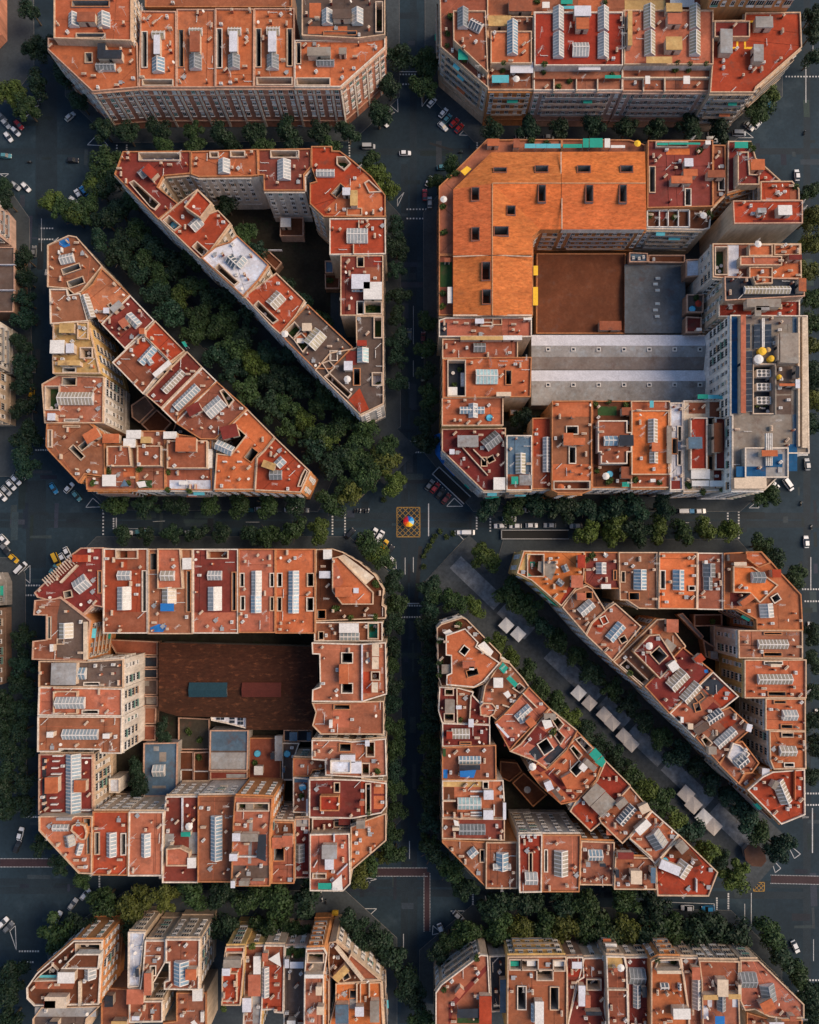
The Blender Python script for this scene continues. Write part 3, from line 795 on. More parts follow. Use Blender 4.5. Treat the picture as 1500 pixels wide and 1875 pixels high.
B('b1', "brown-floored wedge house at the lower tip of the upper triangle", [(1020, 748), (1210, 748), (1210, 1350), (1050, 1428), (740, 1118), (842, 1000), (1000, 972), (1025, 960)], 'k', 22, 'w', 'c',
  "h 1030 922 1096 962 r ; s 1030 967 1105 1062 t ; W 1026 1110 1026 1220 42 ; h 940 1065 1000 1128 w ; t w 1140 1145 1200 1225 ; t v 1148 760 1195 895 ; R R 970 1320 1045 1240 1110 1385 1050 1410 ; T e 812 1165 840 1145 985 1280 965 1305 ; T e 760 1085 800 1070 835 1110 800 1145 ; r d 950 985 1025 1080 ; P 965 1190 W", 'w')
B('b1', "with beige ribbed skylight, lower diagonal side of upper triangle", [(690, 668), (1000, 962), (850, 1112), (738, 1110), (545, 920), (505, 872), (612, 748)], 'k', 21.8, 'w', 'o',
  "S 700 948 778 858 105 y ; T v 540 850 600 795 640 840 590 900 ; T v 590 905 640 870 700 930 650 990 ; P 540 882 W ; h 655 805 720 860 c ; w 845 990 890 1050 ; h 610 850 680 890 o ; a W 610 885 660 925", 'w')
B('b1', "red roof with cream skylight, diagonal side of upper triangle", [(475, 452), (670, 642), (612, 742), (502, 873), (445, 822), (250, 612)], 'R', 22, 'w', 'c',
  "S 435 672 505 600 92 c ; T e 340 655 470 780 440 800 315 680", 'w')
B('b1', "white painted flat roof on the diagonal side of the upper triangle", [(205, 195), (422, 397), (350, 502), (246, 612), (-40, 348), (60, 268), (150, 240)], 'w', 24, 'c', 'o',
  "S 205 400 250 345 60 ; U 150 370 190 345 75 ; S 150 395 195 350 80 k ; T e 75 405 205 525 180 545 50 430", 'w')
B('a1', "red stepped roof on the diagonal side of the upper triangle", [(1100, 85), (1228, -25), (1360, -122), (1460, -25), (1405, 60), (1500, 22), (1587, 112), (1395, 372)], 'R', 22.4, 'c', 'c',
  "X 3.2 R c c 1268 0 1360 -118 1455 -25 1378 75 ; S 1315 140 1375 85 75 w ; T e 1130 95 1165 65 1240 130 1200 158 ; Q 1180 98 ; T e 1330 280 1360 250 1430 310 1400 345", 'w')
B('b1', "small white-roofed pavilion in the upper triangle's garden", [(500, 70), (660, 70), (660, 200), (500, 200)], 'x', 4.5, 'p', 'p', "h 508 85 578 152 W", noun="pavilion")

# ---- upper left: triangle left of the tree-filled diagonal
B('a1', "with blue tarp at the upper point of the left triangle", [(330, 262), (475, 195), (530, 205), (707, 405), (562, 582), (515, 600), (470, 560), (330, 548)], 'b', 22, 'c', 'c',
  "S 415 360 505 340 65 w ; W 435 445 550 405 38 ; W 480 545 580 510 45 ; R B 405 230 470 208 482 262 440 275 408 255 ; l 418 275 428 305 W ; l 400 295 410 320 W")
B('a1', "with fan-shaped skylight, left side of the left triangle", [(345, 563), (465, 563), (470, 605), (555, 592), (608, 782), (350, 802)], 'b', 22.3, 'c', 'w', "S 582 605 632 755 50 c")
B('a1', "orange-brown house on the diagonal side, near the left triangle's point", [(703, 420), (895, 600), (692, 792), (563, 592), (640, 530)], 'o', 22, 'c', 'o', "H 780 720 845 665 45 g ; W 760 690 775 680 35 ; h 725 700 765 740 w")
B('a1', "dark red roof with skylight hut, diagonal side of left triangle", [(897, 605), (1062, 778), (862, 972), (700, 802)], 'd', 22.2, 'c', 'w', "H 840 820 885 790 60 p ; S 880 740 950 810 60 ")
B('a1', "plain red roof along the diagonal side of the left triangle", [(1070, 780), (1272, 987), (1175, 1062), (985, 872)], 'R', 22.4, 'c', 'c', "A G 1258 935 1280 930 1300 965 1282 970 ; h 970 840 1005 880 o")
B('a1', "with stepped glass skylights beside white wall, left triangle", [(983, 877), (1170, 1062), (1062, 1182), (985, 1282), (775, 1065), (872, 972)], 'b', 22, 'w', 'w',
  "S 965 1065 1060 960 55 u ; S 1010 1060 1040 1040 60 w ; H 1070 1165 1180 1070 36 W ; R R 905 985 985 900 1140 1060 1060 1150 920 1000")
B('a1', "dark red roof with slatted skylight, diagonal of left triangle", [(1288, 990), (1392, 1097), (1110, 1380), (1002, 1288), (1172, 1105)], 'd', 22.3, 'c', 'c', "S 1125 1260 1255 1125 52 c")
B('a1', "with blue slatted skylight, diagonal side of left triangle", [(1394, 1100), (1492, 1195), (1212, 1482), (1112, 1385)], 'b', 22.1, 'c', 'w', "S 1205 1375 1355 1230 60 ")
B('a2', "with broad slatted skylight and hedge box, left triangle's diagonal", [(1492, -3), (1700, 182), (1592, 282), (1480, 392), (1382, 392), (1215, 285), (1225, 225)], 'b', 22.4, 'c', 'o',
  "T v 1535 45 1555 35 1620 105 1590 145 ; S 1420 215 1525 125 95 w ; H 1300 215 1385 170 70 d ; K 1525 215")
B('b2', "bright orange roof with pale stairwell, left triangle near its tip", [(276, 187), (465, 377), (392, 472), (340, 512), (325, 738), (48, 738), (65, 490), (160, 502), (265, 367), (175, 285)], 'O', 22, 'o', 'c',
  "S 62 425 172 475 65 ; W 300 545 350 480 55 ; H 105 360 215 330 90 d ; l 105 540 132 550 W ; l 205 540 235 550 W")
B('b2', "vivid red roof at the right tip of the left triangle", [(467, 380), (706, 610), (642, 757), (327, 742), (342, 520), (392, 472)], 'R', 22.3, 'o', 'c',
  "S 480 530 520 570 60 ; H 385 560 470 590 50 y ; s 430 605 510 668 g ; T e 645 720 668 650 690 612 700 622 660 720")
B('a2', "pinkish chamfered house at the lower left corner of left triangle", [(325, 287), (620, 283), (722, 372), (725, 650), (585, 632), (545, 690), (342, 475), (320, 440)], 'b', 22, 'o', 'o',
  "W 495 445 570 520 32 ; H 600 400 690 345 75 o ; W 555 455 600 420 35 ; w 440 295 545 300 ; t e 335 330 352 440")
B('a2', "with white awning terrace, second along left triangle's bottom row", [(727, 430), (940, 430), (942, 738), (600, 738), (592, 645), (727, 655)], 'b', 20.5, 'o', 'o',
  "X 2.6 b c c 737 440 890 440 905 577 737 577 ; a W 718 640 812 718 ; V 750 610 4 ; V 650 690 4 ; r o 845 585 935 652 ; K 660 690 ; h 720 360 832 425 o ; w 712 490 730 550")
B('a2', "with planted terraces, third along left triangle's bottom row", [(945, 335), (1135, 335), (1138, 738), (944, 738)], 'b', 20.7, 'w', 'o',
  "X 2.6 b c c 945 437 1110 437 1110 577 945 577 ; h 882 335 982 395 W ; h 862 392 945 455 W ; V 960 600 5 ; V 880 700 4 ; A W 950 690 1008 682 1020 720 970 728 ; A u 840 720 868 672 900 718 ; r v 840 672 1045 725 ; D 1090 630 ; h 980 380 1050 425 y")
B('a2', "with chequered pale terrace, fourth along left triangle's bottom row", [(1140, 345), (1450, 390), (1458, 742), (1142, 738)], 'b', 20.4, 'w', 'o',
  "X 2.6 b w c 1150 402 1425 402 1425 592 1150 592 ; h 1135 345 1225 395 W ; h 1235 395 1372 492 o ; l 1425 460 1460 590 W ; r w 1165 672 1455 742 ; a W 1240 683 1300 708 ; V 1160 740 3 ; V 1300 745 4 ; V 1420 720 5 ; V 1160 620 4 ; D 1222 618")
B('a1', "ochre stepped house with white roof pergola, left triangle's left side", [(370, 800), (610, 787), (640, 915), (692, 1142), (368, 1142), (365, 1010)], 'y', 25, 'y', 'c',
  "h 362 920 460 1015 W ; h 470 945 525 1010 w ; t e 590 980 665 1045 ; w 440 1105 520 1130 ; w 490 785 520 820 ; h 425 805 525 875 y ; h 415 1060 565 1095 y ; x 1.2 535 790 610 905 y y c", 'W')
B('a1', "with long white gabled skylight, left side of left triangle", [(292, 1215), (402, 1152), (717, 1165), (712, 1482), (312, 1482)], 'p', 22.5, 'w', 'c',
  "s 402 1268 640 1355 c ; T v 302 1235 390 1235 390 1390 302 1390 ; w 450 1470 545 1478 ; h 345 1420 398 1470 w ; w 430 1110 520 1160", 'W')
B('a1', "low pyramid roof in the left triangle's courtyard", [(905, 1360), (1000, 1295), (1065, 1380), (960, 1480), (910, 1440)], 'k', 5, 'g', None, "", 'none', noun="shed")
B('a1', "low dark brown roof in the left triangle's courtyard", [(975, 1490), (1080, 1390), (1180, 1480), (1080, 1590)], 'x', 4.2, 'b', 'p', "", 'none', noun="shed")

# ---- left picture edge
B('a0', "low brick building at the top left picture corner", [(-500, -300), (-95, -300), (-95, 90), (-260, 260), (-500, 260)], 'b', 14, 'k', 'c', "", 'W')
B('a1', "with curved white balconies at the left picture edge", [(-600, -330), (-300, -330), (-125, -120), (-125, 95), (-600, 95)], 'b', 22, 'p', 'w', "", 'B')
B('a1', "low concrete building at the left picture edge", [(-400, 275), (105, 275), (105, 560), (95, 720), (-400, 720)], 'k', 8.5, 'b', 'p', "l 0 390 105 395 w ; l 0 565 100 570 w", 'none')
B('a1', "with white balconied front at the left picture edge", [(-400, 725), (-95, 725), (-95, 1050), (-400, 1050)], 'u', 20, 'w', 'w', "", 'B')
B('a1', "with cream and yellow front at the left picture edge", [(-400, 1070), (-110, 1070), (-110, 1420), (-400, 1420)], 'd', 20, 'c', 'c', "", 'W')
B('a3', "with rounded grey balconies, left picture edge below the middle street", [(-600, 180), (-200, 180), (-170, 250), (-170, 420), (-600, 420)], 'b', 22, 'g', 'w', "", 'B')
B('a3', "plain-fronted house at the left picture edge beside dark trees", [(-600, 440), (-175, 440), (-175, 1000), (-600, 1000)], 'b', 22, 'b', 'w', "", 'W')

# ---- upper right square block
hB, rB = 22.0, 2.4
wB = [(535, 1160, 620, 1190), (825, 1145, 910, 1190), (1115, 1145, 1200, 1190), (1410, 1145, 1490, 1190), (848, 1270, 895, 1380), (1143, 1270, 1190, 1380), (1435, 1265, 1480, 1380),
      (390, 1285, 440, 1370), (600, 1345, 665, 1412), (390, 1570, 440, 1655), (537, 1570, 630, 1630), (472, 1800, 527, 1920), (472, 2010, 527, 2103)]
rt = pitched('c0', "beside the crossing at the upper right block's left corner", [(490, 965), (1005, 962), (1005, 1585), (862, 1585), (810, 1640), (810, 1752), (165, 1752), (165, 1285), (240, 1215), (395, 1060)],
        [[(525, 1045, 0), (1005, 1042, 0), (1005, 1258, rB), (532, 1258, rB)], [(532, 1258, rB), (1005, 1258, rB), (1005, 1575, 0), (862, 1575, 0)],
         [(525, 1045, 0), (532, 1258, rB), (262, 1300, 0)], [(262, 1300, 0), (532, 1258, rB), (532, 1750, rB), (262, 1752, 0)], [(532, 1258, rB), (862, 1575, 0), (805, 1625, 0), (805, 1752, 0), (532, 1750, rB)]],
        wB, hB, rB, 'O', 'o', 'b', feat="h 493 972 575 1025 o ; a t 748 1008 822 1038 ; a t 824 1008 898 1038 ; a t 900 1008 992 1038 ; h 670 975 715 1035 b ; A Y 310 1195 355 1160 385 1180 340 1225 ; V 800 980 5 ; V 900 985 6 ; V 240 1230 4 ; V 280 1200 3 ; V 200 1600 4 ; P 195 1390 W ; V 190 1420 3")
ridge(rt, 'c0', (532, 1258), (1005, 1258), hB + rB); ridge(rt, 'c0', (532, 1258), (532, 1750), hB + rB); ridge(rt, 'c0', (1003, 1045), (1003, 1256), hB + 1.5, (.6, .42, .3))
storey_walls(rt, 'c0', [(525, 1045), (1005, 1042), (1005, 1575), (862, 1575), (805, 1625), (805, 1752), (262, 1752), (262, 1300)], hB - 3, hB, 'o')
rt = pitched('c0', "along the top of the upper right block", [(1007, 962), (1470, 965), (1580, 1000), (1588, 1585), (1007, 1585)],
        [[(1007, 1042, 0), (1580, 1040, 0), (1585, 1258, rB), (1007, 1258, rB)], [(1007, 1258, rB), (1585, 1258, rB), (1590, 1575, 0), (1007, 1575, 0)]],
        wB, hB + .15, rB, 'O', 'o', 'b', feat="a G 1010 1010 1140 1036 ; a G 1145 972 1185 1034 ; a G 1190 970 1280 1034 ; a W 1293 972 1330 1034 ; a W 1335 1018 1432 1036 ; P 1515 1010 Y")
ridge(rt, 'c0', (1007, 1258), (1585, 1258), hB + rB + .15); ridge(rt, 'c0', (1009, 1258), (1009, 1572), hB + 1.6, (.6, .42, .3))
storey_walls(rt, 'c0', [(1007, 1042), (1580, 1040), (1588, 1575), (1007, 1575)], hB - 3, hB + .15, 'w')
rt = pitched('c0', "with two dark wells, left side of upper right block", [(165, 1756), (810, 1756), (808, 2168), (165, 2168)],
        [[(262, 1756, 0), (532, 1756, rB), (532, 2165, rB), (262, 2165, 0)], [(532, 1756, rB), (805, 1756, 0), (803, 2165, 0), (532, 2165, rB)]],
        wB, hB, rB, 'O', 'c', 'b', feat="r v 172 1800 255 1970 ; A W 222 1985 255 1985 255 2095 222 2095 ; V 190 2020 5 ; V 185 2110 3 ; h 200 1785 240 1815 b ; A Y 808 1840 838 1840 838 1905 808 1905 ; A Y 805 1985 838 1985 838 2110 805 2110")
ridge(rt, 'c0', (532, 1756), (532, 2165), hB + rB); ridge(rt, 'c0', (262, 1762), (532, 1752), hB + 1.6, (.6, .42, .3)); ridge(rt, 'c0', (532, 1752), (805, 1762), hB + 1.6, (.6, .42, .3)); ridge(rt, 'c0', (262, 2166), (803, 2166), hB + 1.3, (.6, .45, .34), .6)
storey_walls(rt, 'c0', [(262, 1756), (805, 1756), (803, 2165), (262, 2165)], hB - 3, hB, 'c')
B('c1', "narrow house below the tiled wing, left of upper right block", [(165, 775), (215, 760), (800, 757), (800, 890), (165, 890)], 'p', 21, 'c', 'w', "r b 385 770 600 885 ; h 410 775 470 810 w ; w 555 765 610 800 ; w 470 790 545 810 ; r n 168 790 220 885 ; h 740 770 795 785 W")
B('c1', "brown flat roof with cream edge, left of upper right block", [(188, 905), (705, 905), (705, 1035), (188, 1040)], 'b', 20, 'c', 'c', "h 310 895 600 922 y ; h 600 890 730 922 W ; s 405 930 482 992 g ; N 620 1015")
B('c1', "orange roof with turquoise-white skylight, left of upper right block", [(190, 1045), (430, 1032), (800, 1030), (792, 1302), (190, 1308)], 'o', 22.3, 'c', 'o',
  "s 420 1112 566 1212 t ; w 625 1122 660 1215 ; t n 198 1060 312 1300 ; a W 215 1228 292 1285 ; l 318 1120 350 1215 W ; h 555 1275 655 1305 c")
B('c2', "orange flat roof with cluster of blue skylights, upper right block", [(185, 108), (605, 103), (605, 298), (185, 300)], 'o', 22.2, 'y', 'c', "s 310 170 475 215 u ; s 370 150 430 242 w ; r b 310 112 590 172 ; Q 512 245")
B('c2', "chamfered maroon roof facing the crossing, upper right block", [(185, 322), (622, 316), (622, 745), (470, 748), (185, 470)], 'd', 19, 'w', 'c',
  "h 290 370 432 450 g ; S 480 440 575 365 85 g ; W 500 540 540 520 35 ; w 515 545 548 600 ; h 535 658 615 742 W ; L 320 440 400 530 6 c ; L 400 530 500 640 6 c ; L 400 460 480 540 6 c ; h 235 465 270 500 w")
B('c2', "small blue-grey roof in the bottom row of upper right block", [(628, 366), (802, 366), (802, 742), (628, 742)], 'u', 21, 'c', 'w', "s 693 490 757 625 y ; r b 632 632 800 738 ; a G 657 652 704 704 ; a g 712 640 796 712")
B('c2', "narrow red roof with ladder-like skylight, upper right block's bottom row", [(805, 248), (932, 245), (935, 732), (805, 735)], 'R', 20, 'c', 'o', "s 880 380 928 615 w ; r b 808 510 880 728")
B('c2', "brown roof with zigzag hut, bottom row of upper right block", [(940, 130), (1212, 128), (1212, 742), (1150, 765), (980, 762), (938, 740)], 'b', 22, 'o', 'o',
  "r o 942 132 1210 236 ; r o 942 562 1210 682 ; w 1042 305 1115 355 ; h 1012 355 1080 440 o ; h 1080 388 1160 438 o ; w 1060 448 1100 555 ; h 1070 232 1092 252 o ; h 1065 600 1090 622 o ; t b 955 690 1195 738 ; P 1005 720 o")
B('c2', "white-edged house with roof gardens, upper right block's bottom row", [(1215, 130), (1480, 130), (1480, 725), (1215, 725)], 'x', 20, 'w', 'o',
  "X 3.2 b w w 1255 265 1455 265 1455 345 1485 345 1485 480 1455 480 1455 560 1275 560 1275 480 1255 480 ; s 1282 382 1370 445 u ; h 1375 380 1470 455 n ; r v 1255 165 1385 228 ; V 1240 160 5 ; V 1330 145 6 ; V 1450 160 4 ; V 1240 600 6 ; V 1330 680 6 ; P 1300 650 W ; Q 1335 632 ; h 1405 585 1478 665 b ; a G 1412 690 1460 722 ; h 1410 180 1475 235 b")
B('d2', "orange roof with long pale skylight, upper right block's bottom row", [(207, 130), (472, 130), (472, 725), (207, 725)], 'o', 21, 'o', 'c',
  "X 2 O o c 210 195 468 195 468 635 210 635 ; s 315 265 376 420 c ; h 325 428 382 488 o ; s 325 490 378 560 c ; V 240 670 5 ; V 400 690 5 ; a t 325 135 352 182 ; h 330 668 365 690 W")
B('d2', "narrow pale grey roof, bottom row of upper right block", [(475, 143), (562, 143), (562, 740), (475, 742)], 'w', 21.5, 'w', 'w', "w 478 390 508 490 ; h 442 305 475 562 m ; w 540 265 560 360 ; w 540 515 560 610 ; r d 478 675 548 738")
B('d2', "twin dark red roofs between white walls, upper right block", [(566, 128), (895, 130), (900, 600), (880, 738), (566, 755)], 'c', 21, 'c', 'w',
  "X 2.2 r c w 615 245 728 245 728 600 615 600 ; X 2.2 d c w 785 245 895 245 895 600 785 600 ; w 735 245 780 290 ; h 745 295 802 495 x ; w 740 510 780 600 ; a W 607 602 735 668 ; a W 612 680 730 718 ; a W 735 680 852 720 ; a G 652 92 722 122 ; a t 722 95 795 122 ; a t 795 100 865 125 ; r b 605 140 720 215 ; r b 748 135 870 242 ; h 572 390 665 470 u ; V 600 705 5 ; V 700 750 5 ; V 840 745 4 ; r d 778 605 893 675")
B('d1', "big hotel-like block with rooftop machinery, right of upper right block", [(887, 742), (1415, 745), (1427, 1690), (1232, 1690), (1228, 1838), (1122, 1942), (900, 1942), (900, 1430), (887, 1430)], 'm', 29, 'W', 'w',
  "r j 892 750 938 1412 ; h 945 750 980 1420 p ; u 988 800 1026 965 ; u 1056 800 1096 965 ; u 1132 800 1172 965 ; u 1000 985 1040 1120 ; u 1000 1130 1040 1400 ; t n 1045 1082 1188 1415 ; h 1212 872 1340 1078 m ; l 1382 755 1420 1650 c ; r u 1318 750 1346 862 ; r u 1318 1420 1350 1640 ; x 2.2 988 1650 1284 1855 g g w ; l 1112 1560 1118 1780 W ; l 1124 1560 1130 1780 W ; l 1136 1560 1142 1780 W ; l 1148 1560 1154 1780 W ; r j 910 1785 1112 1856 ; r j 1100 1700 1225 1790 ; r j 1290 1625 1350 1810 ; h 985 640 1220 700 m ; h 1065 1680 1172 1722 o ; h 1040 700 1085 760 m ; K 1230 730 ; K 1230 840 ; K 1230 1240 ; K 1235 1375 ; K 1190 930 ; K 1235 1110 ; h 900 1860 1120 1935 c ; h 1050 690 1140 720 g ; r k 1200 1090 1310 1280 ; r q 990 760 1310 800 ; h 1195 880 1206 1060 m ; L 1110 760 1110 960 8 W ; L 1120 760 1120 960 8 W ; L 1200 1090 1200 1420 10 m ; h 1320 1100 1345 1180 n ; h 1318 1190 1348 1250 w ; h 1208 1218 1312 1236 o ; K 1240 1180 ; K 1290 1320 ; r k 1200 1290 1310 1420 ; K 1060 1385 ; L 1360 755 1360 1640 12 c ; u 925 1870 1085 1900", 'W', noun="building")
B('d1', "with beige ribbed roof shed, above the machinery roof", [(847, 478), (1390, 492), (1396, 612), (852, 642)], 'n', 26, 'c', 'p', "s 988 540 1296 592 y ; h 1340 500 1392 590 o ; X 1.5 o c c 1040 478 1175 480 1175 525 1105 525 1060 530")
B('d1', "low red terraces between taller roofs, right side of upper right block", [(808, 645), (1362, 642), (1362, 752), (808, 752)], 'r', 22, 'c', 'w', "h 985 660 1212 710 y")
B('d1', "with orange rooftop rooms and green terrace, right of upper right block", [(765, 252), (1370, 252), (1375, 492), (880, 492), (768, 482)], 'b', 24, 'w', 'c',
  "t v 772 262 865 478 ; r w 872 255 948 470 ; X 1.6 o c c 1015 258 1175 258 1175 335 1015 335 ; X 1.4 o c c 1188 258 1362 258 1362 330 1188 330 ; X 2.4 p c c 955 338 1240 338 1240 400 955 400 ; X 1.6 o c c 1017 412 1175 412 1175 490 1017 490 ; r o 1190 388 1360 488 ; h 1275 338 1362 375 d ; P 1045 285 W", 'W')
B('d1', "tall red-roofed house with blank wall, right of upper right block", [(905, -42), (1382, -45), (1382, 112), (912, 115)], 'R', 28, 'c', 'p', "h 1200 0 1295 72 W ; s 1228 8 1292 66 ; K 1045 40 ; K 1085 55 ; K 1125 35 ; h 1060 20 1120 55 g ; r d 1045 85 1370 108", 'none')
B('d0', "with white vents at the right corner of upper right block", [(1095, 1250), (1310, 1248), (1358, 1302), (1360, 1382), (1095, 1382)], 'R', 23, 'c', 'c', "K 1220 1320 ; K 1265 1315 ; V 1330 1290 4 ; D 1195 1285 ; r b 1300 1300 1345 1378")
B('d0', "with orange side wall at the upper right block's top corner", [(872, 975), (1028, 975), (1062, 1090), (1232, 1245), (1090, 1262), (868, 1330)], 'd', 21, 'o', 'c',
  "X 3 d c c 938 1048 1010 1048 1020 1200 1085 1205 1085 1272 938 1272 ; h 1015 1110 1110 1190 o ; a G 905 995 995 1038 ; V 1020 1000 4 ; V 1040 1030 3 ; r r 1095 1190 1180 1235")
B('d0', "dark red roof with zigzag orange hut, top of upper right block", [(322, 970), (768, 968), (768, 1422), (318, 1432)], 'd', 21.5, 'o', 'o',
  "h 562 1105 622 1165 w ; h 555 1178 652 1230 o ; h 472 1225 615 1280 o ; w 335 1150 370 1322 ; w 580 1302 615 1412 ; t b 380 985 590 1012 ; a G 375 1002 450 1018 ; r O 450 1020 612 1062 ; a G 455 1000 670 1014 ; V 680 1035 5 ; h 720 1185 838 1240 b ; h 705 985 740 1015 W ; K 545 1105")
B('d0', "brown annexe beside the zigzag hut roof", [(770, 1000), (852, 1002), (858, 1332), (768, 1420)], 'b', 20.5, 'c', 'o', "r d 772 1080 848 1230 ; w 815 1250 850 1330")
B('d0', "pergola terrace house above the courtyard of upper right block", [(312, 1434), (760, 1424), (745, 1570), (700, 1582), (310, 1575)], 'x', 19.5, 'c', 'w',
  "l 318 1440 612 1446 W ; l 318 1556 612 1562 W ; l 318 1440 324 1560 W ; l 400 1440 406 1560 W ; l 460 1440 466 1560 W ; l 530 1440 536 1560 W ; l 606 1440 612 1560 W ; r d 375 1445 470 1505 ; V 335 1490 5 ; V 510 1500 5 ; V 740 1480 4 ; P 690 1500 W ; D 680 1460")
B('c1', "large rust-brown flat hall in the upper right block's courtyard", [(835, 320), (1445, 320), (1440, 868), (832, 868)], 'x', 6, 'b', 'o', "h 1258 790 1408 855 b", 'none', noun="hall")
def saw(t, label, x0, x1, ys, h, cols):
    """long shed: ridges run along the picture's x axis; ys = list of (y, dz)"""
    x, y = txy(t, (x0 + x1) / 2, ys[-1][0], h)
    P = ccw([txy(t, x0, ys[0][0], h), txy(t, x1, ys[0][0], h), txy(t, x1, ys[-1][0], h), txy(t, x0, ys[-1][0], h)])
    cx = sum(p[0] for p in P) / 4; cy = sum(p[1] for p in P) / 4
    root = obj("courtyard_shed", None, None, (cx, cy, 0)); tag(root, label, "building")
    b = MB(); b.sides(offset(P, -.2), 0, h - .05); part(b, "wall", ['wall'], root, WCOL['g'])
    for i in range(len(ys) - 1):
        (ya, za), (yb, zb) = ys[i], ys[i + 1]
        A = txy(t, x0, ya, h + za); Bq = txy(t, x1, ya, h + za); C = txy(t, x1, yb, h + zb); D = txy(t, x0, yb, h + zb)
        n = max(1, int((Bq[0] - A[0]) / 1.15))
        b = MB()
        for k in range(n):      # metal sheets, each slightly uneven
            f, g = k / n, (k + 1) / n; j = random.uniform(0, .03)
            b.face([(D[0] + (C[0] - D[0]) * f, D[1], h + zb + j), (D[0] + (C[0] - D[0]) * g, C[1], h + zb + j), (A[0] + (Bq[0] - A[0]) * g, Bq[1], h + za + j), (A[0] + (Bq[0] - A[0]) * f, A[1], h + za + j)])
        part(b, "sheet_metal_roof", ['plain' if cols[i] == 'w' else 'roof'], root, COL[cols[i]], kind='stuff')
    BUILD.append(dict(P=P, h=h, root=root, style='none', wall='g', feat=[], t=t))
    return root
rt = saw('d1', "grey corrugated hall in the upper right block's courtyard", 165, 582, [(388, 0), (560, 1.0), (700, 1.0), (862, 0)], 7, 'iii')
for yy, xx in ((487, 393), (526, 376), (569, 390), (661, 390), (704, 376), (748, 388)):
    x, y = txy('d1', xx, yy, 8); b = MB(); b.box(0, 0, 0, 1.7, 1.0, .35); b.box(0, 0, .35, 1.3, .7, .05, 0, 1)
    obj("roof_hatch", b.mesh("roof_hatch", ['metal', 'glass']), rt, (x - rt.location.x, y - rt.location.y, 7.85), 0, (.3, .38, .42))
for y0, lab in ((875, "upper of two long white and grey sheds in the courtyard"), (1118, "lower of two long white and grey sheds in the courtyard")):
    rt = saw('c1', lab, 800, 1995, [(y0, 0), (y0 + 73, 2.0), (y0 + 150, 1.0), (y0 + 240, -.2)], 8, 'w' + ('gq' if y0 < 900 else 'gg'))
    for k in range(7):
        x, y = txy('c1', 915 + 174 * k, y0 + 98, 10); b = MB(); b.box(0, 0, 0, 1.5, 1.4, .7); b.box(0, 0, .7, .9, .8, .05, 0, 1)
        obj("roof_hatch", b.mesh("roof_hatch", ['white', 'dark']), rt, (x - rt.location.x, y - rt.location.y, 9.2))

# machinery on the hotel roof: chillers with fans, water tanks
hotel = [r['root'] for r in BUILD if 'machinery, right' in r['root']['label']][0]
for yy in (1145, 1238, 1331):
    x, y = txy('d1', 1108, yy, 27); b = MB(); b.box(0, 0, 0, 4.6, 2.4, 2.0)
    u = obj("chiller_unit", b.mesh("chiller_unit", ['white']), hotel, (x - hotel.location.x, y - hotel.location.y, 26.4))
    for i in (-1, 0, 1):
        for j in (-1, 1):
            b = MB(); b.tube((i * 1.4, j * .58, 2.0), (i * 1.4, j * .58, 2.12), .5, .5, 12); obj("fan", b.mesh("fan", ['dark']), u)
for xx, yy, rr, cc in ((1080, 1045, 1.5, (.7, .7, .68)), (1105, 990, 1.3, COL['Y']), (1168, 1040, 1.0, COL['Y']), (1145, 980, .8, COL['y']), (1222, 1165, .7, COL['Y'])):
    x, y = txy('d1', xx, yy, 30); b = MB(); b.tube((0, 0, 0), (0, 0, 1.6), rr, rr, 16); b.tube((0, 0, 1.6), (0, 0, 2.0), rr, rr * .35, 16)
    obj("water_tank", b.mesh("water_tank", ['plain']), hotel, (x - hotel.location.x, y - hotel.location.y, 29.1), 0, cc)

# ---- lower left square block
B('a3', "rounded corner house with pergola, lower left square block", [(500, 55), (560, 12), (712, 10), (712, 420), (640, 405), (575, 468), (420, 352), (350, 375), (262, 352), (240, 320), (300, 262)], 'd', 22, 'p', 'p',
  "S 520 290 600 230 95 w ; w 685 172 705 318 ; L 415 250 530 130 14 c ; W 445 355 490 345 40 ; h 515 60 620 110 R ; h 620 20 640 45 W")
rp = BUILD[-1]['root']
for k in range(14):     # pergola beams along the chamfer
    f = k / 13; x, y = txy('a3', 325 + 195 * f, 250 - 160 * f, 22); b = MB(); b.box(0, 0, 0, 3.0, .28, .3, R(42 + 90 + 0), bottom=True)
    obj("pergola_beam", b.mesh("pergola_beam", ['cream']), rp, (x - rp.location.x, y - rp.location.y, 23.1))
B('a3', "dark-floored house with white skylight, left edge of lower left block", [(243, 372), (425, 355), (625, 512), (592, 787), (225, 777), (230, 652), (322, 642), (322, 475), (236, 472)], 'b', 22.3, 'o', 'p',
  "R k 395 470 420 360 600 510 580 775 390 765 ; s 408 530 498 632 c ; w 270 490 285 635 ; h 362 670 385 720 W ; l 575 520 600 780 c ; w 400 640 440 668", 'B')
B('a3', "red house with two skylights, first of lower left block's top row", [(716, 18), (1018, 18), (1018, 598), (712, 598)], 'R', 22, 'c', 'w',
  "t b 805 25 945 75 ; s 812 172 897 232 w ; s 808 282 897 436 w ; w 990 172 1012 445 ; R b 716 452 1015 452 1015 594 716 594 ; R b 875 30 1015 30 1015 160 875 160")
B('a3', "with blue tarp on the skylight, second of lower left block's top row", [(1022, 20), (1325, 20), (1325, 602), (1020, 602)], 'b', 22.2, 'c', 'c',
  "X 1.6 p c c 1085 18 1240 18 1258 292 1085 292 ; s 1118 172 1208 235 c ; s 1116 284 1207 396 c ; a B 1115 392 1207 445 ; w 1298 172 1322 448 ; R B 1030 560 1090 535 1145 545 1120 590 1040 590 ; w 1030 40 1070 150 ; h 1265 82 1325 160 W")
